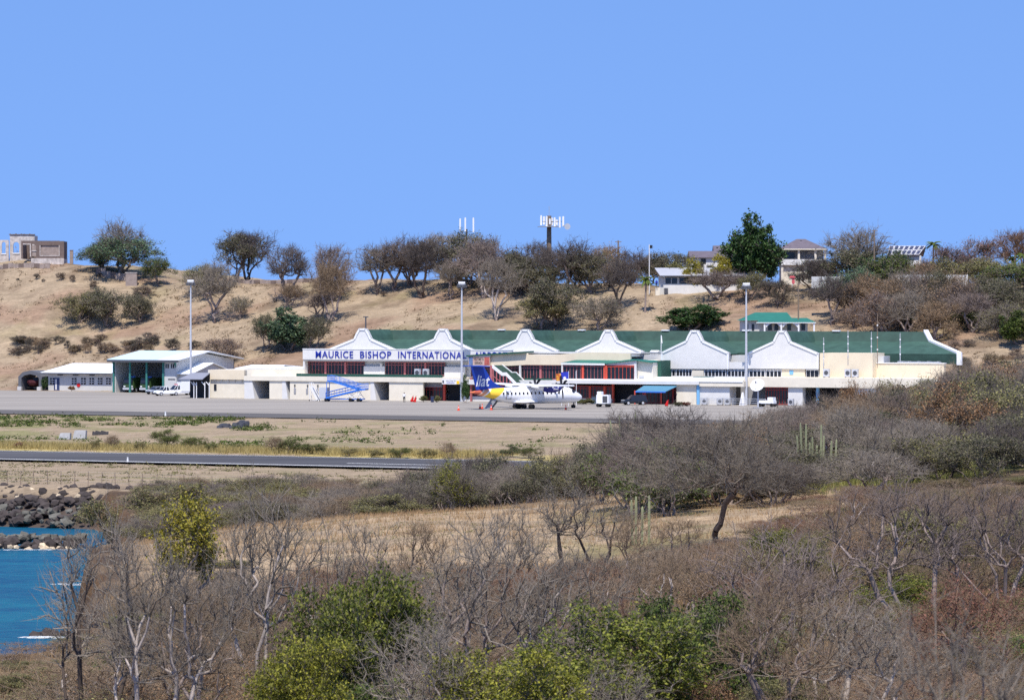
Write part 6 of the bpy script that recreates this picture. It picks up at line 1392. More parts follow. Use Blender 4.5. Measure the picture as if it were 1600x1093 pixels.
proto('near_slim', 1, H=4.2, Wd=2.1, n=300, stems=3, crown_base=.42, r0=.008, twigs=4, twl=.4, twr=.005, leaves=6, leaf=.10, lspread=.09, thick=.02, asp=.5, clumps=22)
proto('near_scrub', 5, H=2.8, Wd=3.6, n=230, stems=7, crown_base=.06, r0=.0085, twigs=6, twl=.5, twr=.0055, thick=.016, leaves=3, leaf=.055, lspread=.08, clumps=16)
proto('near_leafy', 5, H=2.9, Wd=3.8, n=420, stems=4, crown_base=.04, r0=.008, twigs=5, twl=.38, twr=.005, leaves=12, leaf=.085, lspread=.085, thick=.02, asp=.5, clumps=38)
proto('big_thorn', 2, H=6.2, Wd=8.5, n=900, stems=1, crown_base=.2, r0=.012, twigs=9, twl=.7, twr=.008, thick=.04, lobes=8, bf=.3, lean=.12)
COUNT = {}
def plant(kind, p, h, wd, name, label, cat, group=None, twig=None, leaf=None, trunk=None, var=None, rz=None, min_parts=False):
    vs = PROTO[kind]; tm_, cm_, lm_, H0, W0 = vs[(random.randrange(len(vs)) if var is None else var) % len(vs)]
    r = empty(name, p, random.uniform(0, 6.28) if rz is None else rz, label, cat, group); sc = (wd / W0, wd / W0, h / H0)
    def part(nm, me, m_):
        o = bpy.data.objects.new(nm, me); COL.objects.link(o); o.parent = r; o.scale = sc
        if m_: o.material_slots[0].link = 'OBJECT'; o.material_slots[0].material = m_
        return o
    part('trunk', tm_, MBk[trunk] if trunk else None)
    if cm_: part('branches', cm_, MBk[twig] if twig else None)
    if lm_: part('crown', lm_, LF[leaf] if leaf else None)
    return r
def plant_px(kind, px, pyb, pyt, pw, *a, dmin=20, d=None, sink=0.0, **k):
    """place by the photo: base column/row on the ground, top row, width in columns"""
    b = hit(px, pyb, dmin) if d is None else on(px, d)
    top = EYE - (pyt - HY) * b.y / FPX; h = max(.3, top - b.z); return plant(kind, b - Vector((0, 0, sink)), h, pw / FPX * b.y, *a, **k)

# ---- hill trees, one by one from the photograph: kind, column, base row (or distance), top row, width, looks
HILL = [
 ('far_olive', 190, 432, 368, 130, 'broad_tree', 'broad round-crowned evergreen tree between the ruin and the sloping wall', dict(leaf='bluegreen', twig='tw_grey', var=1)),
 ('far_olive', 165, 428, 378, 80, 'broad_tree', 'spreading green tree on the ruin side of the broad tree', dict(leaf='dkgreen', twig='tw_grey', var=2)),
 ('far_bare', 187, 428, 345, 80, 'bare_tree', 'pale leafless treetop rising through the broad round-crowned tree', dict(twig='tw_grey', trunk='pale')),
 ('far_olive', 246, 448, 400, 55, 'small_tree', 'small green tree just uphill of the square stone pier', dict(leaf='green')),
 ('far_olive', 125, 508, 453, 82, 'thorn_bush', 'olive thorn bush with green top, outer one of three on the bare slope', dict(leaf='olive')),
 ('far_olive', 172, 512, 446, 90, 'thorn_bush', 'largest grey-green thorn bush of three on the bare slope', dict(leaf='olived')),
 ('far_olive', 218, 506, 458, 62, 'thorn_bush', 'grey-green thorn bush of three, the one toward the light mast', dict(leaf='olived')),
 ('far_bare', 335, 505, 410, 92, 'slope_tree', 'grey leafless tree behind the floodlight mast on the slope', dict(twig='tw_grey')),
 ('far_olive', 318, 462, 410, 84, 'slope_tree', 'olive-topped bush behind the floodlight mast on the slope', dict(leaf='olive')),
 ('far_thicket', 376, 500, 459, 46, 'slope_bush', 'small twiggy olive bush beside the grey leafless slope tree', dict(leaf='olive')),
 ('far_bare', 387, 440, 357, 92, 'ridge_tree', 'wide open-crowned tree alone against the sky on the ridge', dict(twig='tw_dark', trunk='dark')),
 ('far_olive', 372, 440, 362, 80, 'ridge_tree', 'leafy part of the crown beside the wide open tree on the ridge', dict(leaf='olived')),
 ('far_round', 452, 548, 480, 92, 'leafy_bush', 'dense bright green bush on the red bank behind the terminal', dict(leaf='bluegreen')),
 ('far_olive', 488, 548, 493, 60, 'leafy_bush', 'grey-olive bush leaning on the dense green bush', dict(leaf='olived')),
 ('far_olive', 418, 545, 490, 50, 'leafy_bush', 'dull olive bush on the lamp mast side of the dense green bush', dict(leaf='olived')),
 ('far_thicket', 352, 566, 524, 80, 'bank_bush', 'leafless grey dome of twigs on the bank behind the fire station', dict(twig='tw_mauve', leaf='straw')),
 ('far_bare', 455, 482, 443, 52, 'slope_tree', 'small pinkish bare shrub uphill of the dense green bush', dict(twig='tw_brown')),
 ('far_bare', 515, 505, 408, 84, 'slope_tree', 'bare tree with tan top on the slope above the lettering', dict(twig='tw_brown')),
 ('far_thicket', 520, 470, 410, 62, 'slope_tree', 'tan feathery crown in the bare slope tree', dict(leaf='straw', twig='tw_brown')),
 ('far_bare', 497, 502, 455, 60, 'slope_tree', 'low mauve twiggy shrub under the tan-topped tree', dict(twig='tw_mauve')),
 ('far_bare', 660, 468, 372, 92, 'slope_tree', 'dark many-stemmed bare tree above the second white gable', dict(twig='tw_dark', trunk='dark')),
 ('far_bare', 776, 502, 398, 84, 'slope_tree', 'pale-stemmed bare tree above the third white gable', dict(twig='tw_grey', trunk='pale')),
 ('far_bare', 705, 470, 405, 60, 'slope_tree', 'thin leaning bare tree near the middle floodlight mast', dict(twig='tw_grey')),
 ('far_olive', 868, 512, 430, 110, 'slope_tree', 'large dull olive tree below the telecom monopole', dict(leaf='olived')),
 ('far_olive', 845, 516, 460, 90, 'slope_tree', 'low green-tinged bush below the large dull olive tree', dict(leaf='olive')),
 ('far_thicket', 935, 516, 458, 92, 'slope_bush', 'grey-green dome of twigs behind the fourth gable', dict(leaf='olived', twig='tw_grey')),
 ('far_bare', 970, 485, 405, 78, 'slope_tree', 'open bare tree at the edge of the pale clearing', dict(twig='tw_dark', trunk='dark')),
 ('far_round', 1085, 518, 472, 104, 'leafy_bush', 'dark green rounded bush behind the fifth gable', dict(leaf='dkgreen')),
 ('far_bare', 1118, 470, 420, 112, 'umbrella_tree', 'leafless umbrella-shaped tree before the long white house', dict(twig='tw_mauve')),
 ('far_olive', 1168, 470, 425, 62, 'small_tree', 'small olive tree at the end of the long white house', dict(leaf='olive')),
 ('far_thicket', 1215, 478, 432, 78, 'slope_bush', 'dark drooping bush below the big dark tree', dict(twig='tw_dark', leaf='olived')),
 ('far_bare', 1272, 466, 400, 90, 'slope_tree', 'spreading dark-limbed tree below the pavilion house', dict(twig='tw_dark', trunk='dark')),
 ('far_olive', 1280, 455, 402, 85, 'slope_tree', 'green foliage of the tree below the pavilion house', dict(leaf='bluegreen')),
 ('far_bare', 1318, 488, 450, 40, 'slope_tree', 'thin bent bare tree beside the red earth', dict(twig='tw_dark')),
 ('far_bare', 1388, 520, 465, 85, 'slope_tree', 'pale-stemmed bare tree above the end of the green roof', dict(twig='tw_mauve', trunk='pale')),
 ('far_olive', 1425, 512, 470, 78, 'slope_bush', 'dark green bush beside the pale-stemmed bare tree', dict(leaf='dkgreen')),
 ('far_thicket', 1335, 512, 478, 72, 'slope_bush', 'pinkish twiggy bush behind the tan block', dict(leaf='straw', twig='tw_mauve')),
 ('far_bare', 1508, 505, 440, 95, 'slope_tree', 'white-stemmed bare tree on the red slope', dict(twig='tw_mauve', trunk='pale')),
 ('far_bare', 1545, 512, 455, 70, 'slope_tree', 'mauve twiggy tree above the bare red slope', dict(twig='tw_mauve')),
 ('far_olive', 1500, 512, 482, 80, 'slope_bush', 'green bush at the foot of the white-stemmed tree', dict(leaf='green')),
 ('far_round', 1590, 540, 485, 70, 'leafy_bush', 'yellow-green bush at the edge of the bare red slope', dict(leaf='green')),
]
for kd, px, pyb, pyt, pw, nm, lab, kw in HILL: plant_px(kd, px, pyb, pyt, pw, nm, lab, 'tree' if 'tree' in nm else 'bush', dmin=735, **kw)
plant_px('far_round', 1180, 455, 333, 84, 'dark_tree', 'tall dark green tree standing above every roof on the hilltop', 'tree', d=815, leaf='dkgreen', var=1)
plant_px('far_round', 1178, 455, 352, 104, 'dark_tree', 'broad lower boughs of a dark green tree beside the tall one', 'tree', d=818, leaf='dkgreen', var=0)
# ridge-top trees: look-alikes along the skyline
RIDGE = [(452, 385, 78, 'b'), (515, 383, 66, 'b'), (590, 386, 66, 'b'), (618, 372, 80, 'b'), (645, 378, 70, 'b'), (690, 366, 92, 'b'), (725, 362, 90, 'o'), (755, 372, 80, 'b'), (790, 388, 75, 'o'), (815, 395, 70, 'o'), (838, 378, 66, 'b'), (862, 390, 60, 'b'), (892, 376, 84, 'b'), (925, 386, 72, 'o'), (955, 382, 84, 't'), (985, 390, 72, 'b'), (1040, 392, 80, 'o'), (1012, 402, 62, 'o'), (800, 410, 80, 'b'), (745, 405, 80, 'o'), (835, 415, 84, 'o'), (900, 408, 84, 'b'), (945, 418, 84, 'o'), (640, 400, 60, 'b')]
for px, top, pw, k in RIDGE:
    d = random.uniform(842, 862) if px < 700 else random.uniform(822, 852)
    if k == 'b': plant_px('far_bare', px, 0, top, pw * 1.25, 'ridge_tree', 'leafless grey tree in the row along the hill skyline', 'tree', 'bare trees along the skyline', d=d, twig=random.choice(('tw_grey', 'tw_dark', 'tw_mauve')))
    elif k == 't': plant_px('far_thicket', px, 0, top, pw, 'ridge_tree', 'rusty-tinged twiggy tree on the skyline near the flagpole', 'tree', d=d, leaf='straw', twig='tw_brown')
    else: plant_px('far_olive', px, 0, top, pw * 1.25, 'ridge_tree', 'dull olive tree in the row along the hill skyline', 'tree', 'olive trees along the skyline', d=d, leaf=random.choice(('olived', 'olive', 'olived')))
RIGHTHILL = [(1340, 355, 82, 'far_bare', 800, dict(twig='tw_grey')), (1330, 385, 92, 'far_olive', 795, dict(leaf='olived')), (1375, 388, 80, 'far_olive', 790, dict(leaf='dkgreen')), (1405, 398, 80, 'far_olive', 785, dict(leaf='green')), (1440, 402, 66, 'far_thicket', 780, dict(twig='tw_brown', leaf='rust')), (1475, 384, 74, 'far_thicket', 792, dict(twig='tw_mauve', leaf='wine')), (1525, 372, 72, 'far_thicket', 798, dict(twig='tw_mauve', leaf='wine')), (1500, 400, 84, 'far_olive', 785, dict(leaf='olive')), (1560, 400, 86, 'far_olive', 785, dict(leaf='olive')), (1590, 355, 60, 'far_bare', 795, dict(twig='tw_red')), (1600, 410, 100, 'far_olive', 775, dict(leaf='green')), (1330, 418, 70, 'far_olive', 778, dict(leaf='bluegreen')), (1360, 425, 80, 'far_thicket', 772, dict(twig='tw_brown', leaf='rust')), (1300, 428, 60, 'far_bare', 770, dict(twig='tw_dark')), (1395, 428, 70, 'far_thicket', 768, dict(twig='tw_brown', leaf='straw')), (1445, 440, 80, 'far_thicket', 762, dict(twig='tw_grey', leaf='straw')), (1490, 440, 80, 'far_thicket', 762, dict(twig='tw_mauve', leaf='straw')), (1540, 432, 84, 'far_olive', 765, dict(leaf='olived')), (1580, 440, 80, 'far_olive', 758, dict(leaf='olived')), (1520, 455, 70, 'far_bare', 752, dict(twig='tw_mauve')), (1420, 455, 70, 'far_bare', 752, dict(twig='tw_grey')), (1460, 462, 70, 'far_thicket', 748, dict(twig='tw_brown', leaf='straw')), (1580, 468, 80, 'far_thicket', 745, dict(twig='tw_grey', leaf='olive')), (1380, 448, 80, 'far_thicket', 757, dict(twig='tw_mauve', leaf='rust')), (1415, 424, 60, 'far_bare', 768, dict(twig='tw_grey')), (1462, 420, 50, 'far_olive', 766, dict(leaf='olived')), (1490, 426, 60, 'far_bare', 766, dict(twig='tw_brown')), (1440, 428, 50, 'far_bare', 765, dict(twig='tw_mauve'))]
RL = {'far_bare': 'leafless twiggy tree crowding the slope below the hilltop houses', 'far_olive': 'leafy olive tree crowding the slope below the hilltop houses', 'far_thicket': 'dry brown-leaved tree crowding the slope below the hilltop houses'}
for px, top, pw, kd, d, kw in RIGHTHILL: plant_px(kd, px, 0, top, pw * 1.35, 'hillside_tree', RL[kd], 'tree', RL[kd].split(' crowding')[0] + 's by the hilltop houses', d=d, **kw)
for px, top, pw, d, lf, lab in ((1082, 402, 34, 815, 'yellow', 'yellow-green shrub behind the ridge of the long house, smaller one'), (1124, 397, 44, 815, 'yellow', 'yellow-green shrub behind the ridge of the long house, larger one'), (1058, 406, 40, 820, 'olive', 'olive shrub behind the flagpole end of the long house'), (1100, 405, 36, 822, 'olived', 'brownish shrub between two yellow-green shrubs')): plant_px('far_round', px, 0, top, pw, 'garden_shrub', lab, 'shrub', d=d, leaf=lf)
# small tufts and bushes dotted over the slope
TUFT = [(57, 438, 12, 12), (95, 440, 18, 16), (113, 442, 12, 14), (145, 452, 18, 14), (155, 436, 12, 10), (28, 440, 8, 6), (68, 442, 7, 7), (225, 463, 40, 18), (600, 464, 13, 10), (30, 556, 14, 10), (105, 545, 12, 14), (60, 552, 22, 14), (270, 548, 30, 22), (305, 545, 24, 14), (215, 470, 20, 14), (240, 540, 20, 16), (20, 405, 60, 10), (52, 408, 40, 12), (75, 410, 24, 10)]
for px, py, pw, ph in TUFT: plant_px('far_thicket', px, py, py - ph, pw, 'dry_tuft', 'small dusty bush dotted on the open hillside', 'bush', 'dusty bushes on the hillside', dmin=735, leaf=random.choice(('olived', 'olive', 'straw')), twig='tw_dark')
for i in range(34):
    px = random.uniform(20, 245); py = 542 + random.uniform(-10, 12) + (px - 130) * -.02
    plant_px('far_thicket', px, py, py - random.uniform(8, 20), random.uniform(16, 34), 'bank_scrub', 'dusty scrub bush clinging to the rocky cut bank', 'bush', 'scrub on the rocky cut bank', dmin=735, leaf=random.choice(('olived', 'straw')), twig=random.choice(('tw_dark', 'tw_brown', 'tw_mauve')))
for i in range(26):
    px = random.uniform(1280, 1620); b = on(px, random.uniform(708, 742)); plant('far_thicket', b, random.uniform(1.5, 3), random.uniform(3, 5), 'slope_scrub', 'low dry scrub bush on the red slope beyond the terminal', 'bush', 'scrub on the red slope', leaf=random.choice(('straw', 'olived')), twig=random.choice(('tw_brown', 'tw_mauve', 'tw_grey')))
# palms
def palm(px, d, top, pw, label):
    b = on(px, d); h = EYE - (top - HY) * d / FPX - b.z; o = empty('palm_tree', b, 0, label, 'palm'); rg = np.random.default_rng(int(px)); rad = pw / FPX * d / 2
    ht = h - rad * .5; MB().tube((0, 0, 0), (.1, 0, ht * .5), .22, .18, n=8).tube((.1, 0, ht * .5), (.25, 0, ht), .18, .15, n=8).build('trunk', MBk['grey'], o)
    for k in range(16):
        a = k * 2.4; el = rg.uniform(-.1, 1.2); vs = []; fs_ = []; n_ = 7
        for i in range(n_ + 1):
            u = i / n_; r = rad * u * math.cos(el * .6); z = ht + rad * (math.sin(el) * u - .75 * u * u); w_ = .32 * math.sin(math.pi * min(1, .12 + u * .88)) + .02
            c = Vector((.25 + r * math.cos(a), r * math.sin(a), z)); sd = Vector((-math.sin(a), math.cos(a), 0)) * w_
            vs += [c - sd - Vector((0, 0, w_ * .5)), c, c + sd - Vector((0, 0, w_ * .5))]
        for i in range(n_): fs_ += [(3 * i, 3 * i + 1, 3 * i + 4, 3 * i + 3), (3 * i + 1, 3 * i + 2, 3 * i + 5, 3 * i + 4)]
        MB().add(vs, fs_).build('frond', LF['green'], o)
palm(1457, 800, 373, 34, 'palm tree rising behind the solar panels'); palm(1598, 790, 388, 46, 'palm tree under the rust-coloured bare treetop'); palm(1008, 800, 428, 34, 'short banana-like palm at the end of the long white house'); palm(1580, 800, 396, 30, 'small palm among the olive trees of the far slope')
# clipped bushes by the terminal
for px, py, top, pw, lab, lf in ((661, 628, 617, 13, 'clipped round bush beside the red fire extinguishers', 'olive'), (683, 628.4, 617.5, 13, 'clipped round bush beside the dark gate', 'olive'), (918, 631.5, 622, 26, 'clipped hedge before the red glazing', 'olive'), (905, 631, 623, 20, 'clipped hedge end beside the aircraft nose', 'green'), (1060, 634.5, 627, 16, 'low bush beside the red flowers', 'olived')):
    b = ground_at(px, py); k = b.y / FPX; plant('far_round', b, (py - top) * k, pw * k, 'clipped_bush', lab, 'bush', leaf=lf)
for px, lab in ((1066, 'red-flowered low bush beside the fire extinguisher'), (1074, 'red-flowered low bush at the cream wall')): b = ground_at(px, 634.3); plant('far_round', b, .8, 1.3, 'flower_bush', lab, 'bush', leaf='wine')
b = ground_at(727, 629); plant('far_round', b, (628 - 584) * b.y / FPX, 15 * b.y / FPX, 'slender_tree', 'slender dark-leaved tree between the mast and the blue tail', 'tree', leaf='dkgreen')
b = ground_at(103, 609.8); 
for px, lf, lab in ((112, 'rust', 'rusty low shrub at the annex wall under the windows'), (70, 'dkgreen', 'green shrub between the arched shelter and the annex')): b = W(px_s(px, 39.2), 39.2, 0); plant('far_round', b, 1.1 if lf == 'rust' else 3.0, 1.5, 'wall_shrub', lab, 'shrub', leaf=lf)

# ---- verge bushes between apron and runway
VERGE = [(262, 696, 669, 52, 'leafy', 'green'), (300, 702, 682, 44, 'leafy', 'green'), (175, 702, 679, 26, 'scrub', None), (148, 703, 684, 16, 'leafy', 'olive'), (218, 704, 690, 20, 'leafy', 'olive'), (330, 706, 690, 20, 'leafy', 'green'), (360, 704, 692, 34, 'leafy', 'green'), (430, 708, 681, 36, 'scrub', None), (452, 708, 683, 52, 'leafy', 'green'), (490, 709, 692, 46, 'leafy', 'green'), (625, 716, 697, 36, 'leafy', 'green'), (588, 716, 702, 26, 'leafy', 'olive'), (665, 715, 700, 32, 'leafy', 'olive'), (702, 716, 690, 30, 'scrub', None), (800, 714, 694, 34, 'leafy', 'dkgreen'), (30, 700, 690, 22, 'leafy', 'wine'), (825, 716, 698, 44, 'leafy', 'green'), (545, 712, 700, 30, 'leafy', 'olive')]
for px, pyb, pyt, pw, k, lf in VERGE: plant_px('mid_leafy' if k == 'leafy' else 'mid_scrub', px, pyb, pyt, pw * 1.1, 'verge_bush', 'leafy bush in the yellow grass along the runway verge' if k == 'leafy' else 'dry twiggy bush in the yellow grass along the runway verge', 'bush', ('leafy' if k == 'leafy' else 'dry') + ' bushes on the runway verge', dmin=440, twig='tw_brown', **(dict(leaf=lf) if lf else {}))

# ---- middle-distance scrub behind and beside the clearing
def spots(px0, px1, d0, d1, gap, seed, keep=lambda px, d: True):
    rg = random.Random(seed); out = []
    d = d0
    while d < d1:
        x = px0 + rg.uniform(0, gap) * FPX / d
        while x < px1:
            pp, dd = x + rg.uniform(-.35, .35) * gap * FPX / d, d + rg.uniform(-.4, .4) * gap
            if keep(pp, dd): out.append((pp, dd))
            x += gap * FPX / d
        d += gap * .9
    return out
nmid = 0
LOOK = dict(tw_grey='ash-grey', tw_mauve='mauve-grey', tw_brown='brown', tw_red='rust-tinged', tw_dark='blackish', olive='olive', olived='dark olive', green='green', rust='rusty')
def scrub(px, d, h, wd, look, label, group, nm='thicket_bush'):
    kd, kw = look; lk_ = LOOK[kw.get('leaf', kw.get('twig'))]; label = lk_ + ' ' + label; group = lk_ + ' ' + group; plant(kd, on(px, d) - Vector((0, 0, .1)), h, wd, nm, label, 'bush', group, **kw)
SG = dict(twig='tw_grey'); SM = dict(twig='tw_mauve'); SB = dict(twig='tw_brown'); SR_ = dict(twig='tw_red'); SD = dict(twig='tw_dark')
for px, d in spots(560, 1010, 262, 372, 4.8, 11) + spots(960, 1290, 197, 262, 4.6, 15):
    r = random.random(); lk = ('mid_scrub', random.choice((SG, SM, SB, SD, SG))) if r < .68 else ('mid_leafy', dict(leaf=random.choice(('olived', 'olive', 'olived', 'green')), twig='tw_grey'))
    row = np.interp(px, [560, 640, 700, 800, 900, 960, 1010, 1100, 1180], [765, 735, 700, 704, 694, 664, 655, 690, 700]); h = max(1.6, EYE - (row - HY) * d / FPX - hz((px - CX) / FPX * d, d)) if d < 318 else 3.0
    scrub(px, d, min(5.6, random.uniform(.62, 1) * h), random.uniform(4.5, 6.5), lk, 'leafless scrub bush in the thicket behind the sandy clearing' if lk[0] == 'mid_scrub' else 'dull leafy bush in the thicket behind the sandy clearing', ('bare' if lk[0] == 'mid_scrub' else 'leafy') + ' bushes behind the clearing')
for px, d in spots(150, 560, 285, 395, 5.2, 12, lambda px, d: (px - CX) / FPX * d > np.interp(d, COAST_D, COAST_X) + 1.5):
    r = random.random(); lk = ('mid_leafy', dict(leaf=random.choice(('olive', 'olive', 'olived')), twig='tw_brown')) if (r < .62 and px < 460) or r < .2 else ('mid_scrub', random.choice((SG, SM, SB)))
    scrub(px, d, random.uniform(1.5, 2.5), random.uniform(5, 7), lk, 'flat-topped leafy bush in the low thicket above the rock bank' if lk[0] == 'mid_leafy' else 'leafless bush in the low thicket above the rock bank', ('leafy' if lk[0] == 'mid_leafy' else 'bare') + ' bushes above the rock bank', 'bank_bush')
def right_keep(px, d): return not (px < 1260 and d > 410)
for px, d in spots(1000, 1680, 203, 440, 5.9, 13, right_keep):
    if d < 206 and px < 1290: continue
    if 1290 < px < 1490 and 214 < d < 262 and random.random() < .45: continue       # the green hollow stays open
    r = random.random(); lk = ('mid_scrub', random.choice((SG, SM, SB, SG, SD))) if r < .6 else ('mid_leafy', dict(leaf=random.choice(('olived', 'olive', 'rust', 'olived', 'olive')), twig='tw_grey'))
    h = random.uniform(2.6, 4.6) * np.interp(d, [200, 260, 470], [.7, 1, 1.0]) * np.interp(px, [985, 1250, 1600], [.75, 1, 1.1])
    scrub(px, d, h, random.uniform(5, 7), lk, 'leafless scrub bush on the ridge hiding the apron end' if lk[0] == 'mid_scrub' else 'dusty leafy bush on the ridge hiding the apron end', ('bare' if lk[0] == 'mid_scrub' else 'leafy') + ' bushes on the scrub ridge', 'ridge_bush')
SPEC = [('mid_leafy', 700, 262, 718, 72, 'round yellow-green bush behind the sandy mound', dict(leaf='lime', twig='tw_grey')), ('mid_leafy', 832, 270, 724, 36, 'small bright yellow bush in the grey thicket', dict(leaf='yellow', twig='tw_grey')), ('mid_leafy', 1340, 268, 595, 60, 'rust-leaved bush on the scrub ridge', dict(leaf='rust', twig='tw_red')), ('mid_leafy', 1380, 262, 640, 64, 'dark small-leaved bush in the scrub ridge', dict(leaf='dkgreen', twig='tw_dark')), ('mid_leafy', 1530, 232, 640, 150, 'broad golden-olive thorn bush on the scrub ridge', dict(leaf='olive', twig='tw_grey')), ('mid_leafy', 1225, 300, 655, 70, 'green bush where the apron meets the scrub ridge', dict(leaf='green', twig='tw_grey')), ('mid_leafy', 1190, 330, 640, 70, 'olive bush at the foot of the scrub ridge', dict(leaf='olive', twig='tw_grey')), ('mid_leafy', 1405, 240, 668, 90, 'low green bush in the grassy hollow', dict(leaf='olive', twig='tw_brown')), ('mid_leafy', 1320, 236, 702, 70, 'low green bush at the foot of the cactus', dict(leaf='olive', twig='tw_brown')), ('mid_leafy', 300, 330, 752, 200, 'wide flat-topped acacia at the fence line', dict(leaf='olive', twig='tw_brown')), ('mid_leafy', 170, 372, 768, 110, 'flat green acacia on the edge of the rock bank', dict(leaf='olive', twig='tw_brown'))]
for kd, px, d, top, pw, lab, kw in SPEC: plant_px(kd, px, 0, top, pw, 'scrub_bush', lab, 'bush', d=d, **kw)
# the two big grey thorn trees beyond the path
plant_px('big_thorn', 1110, 857, 644, 285, 'thorn_tree', 'leafless grey thorn tree with a leaning trunk beside the path', 'tree', dmin=140, twig='tw_grey', trunk='dark', var=0, rz=1.0)
plant_px('big_thorn', 1030, 800, 640, 220, 'thorn_tree', 'dark dense leafless thorn tree just behind the leaning one', 'tree', d=205, twig='tw_dark', trunk='dark', var=1)

# ---- near scrub on the camera's hill
for px, d in spots(-160, 1790, 60, 204, 3.4, 14, lambda px, d: (d < 154 or px > np.interp(d, [154, 172, 204], [820, 1150, 1270]) or (px < 380 and d < 190 and random.random() < .15)) and (px - CX) / FPX * d > np.interp(d, COAST_D, COAST_X) + 1.2):
    zt_ = EYE - (hz((px - CX) / FPX * d, d))
    lim = max(np.interp(px, [-100, 70, 150, 240, 330, 600, 900, 1150, 1350, 1700], [1075, 1068, 1010, 930, 880, 880, 880, 835, 765, 750]), np.interp(d, [60, 92, 110, 130], [1040, 950, 880, 700]))   # rows the scrub may reach
    hcap = max(.7, zt_ - (lim - HY) * d / FPX)
    h = min(random.uniform(1.6, 3.2) * np.interp(px, [1000, 1300], [1, 1.3]), hcap * random.uniform(.6, 1.0)); wd = random.uniform(2.6, 4.2)
    r = random.random()
    if px > 1150: tw = random.choice(('tw_mauve', 'tw_brown', 'tw_brown', 'tw_red', 'tw_brown')); lf = random.choice(('wine', 'rust', 'straw', 'olive', 'olive'))
    elif px < 420: tw = random.choice(('tw_brown', 'tw_brown', 'tw_grey')); lf = random.choice(('rust', 'straw', 'olive'))
    else: tw = random.choice(('tw_grey', 'tw_brown', 'tw_red', 'tw_brown')); lf = random.choice(('rust', 'straw', 'olive', 'rust'))
    if r > (.86 if px < 1150 else .76): plant('near_leafy', on(px, d) - Vector((0, 0, .05)), h * .9, wd * .8, 'green_shrub', 'small leafy green shrub scattered through the brown scrub', 'shrub', 'green shrubs on the near slope', twig=tw, leaf=random.choice(('olive', 'fresh', 'green', 'olive')))
    elif r < .42: plant('near_scrub', on(px, d) - Vector((0, 0, .05)), h, wd, 'dry_scrub', {'rust': 'rust-brown', 'straw': 'straw-coloured', 'olive': 'dusty olive', 'wine': 'wine-red'}[lf] + ' twiggy scrub bush covering the slope around the bare shrubs', 'bush', lf + ' scrub on the near slope', twig=tw, leaf=lf)
    else: plant('near_bare', on(px, d) - Vector((0, 0, .05)), h * 1.15, wd, 'bare_shrub', 'leafless many-stemmed shrub with %s limbs standing in the brown scrub' % (tk_ := random.choice(('pale', 'grey', 'dark'))), 'shrub', 'bare %s shrubs on the near slope' % tk_, twig=tw, trunk=tk_)
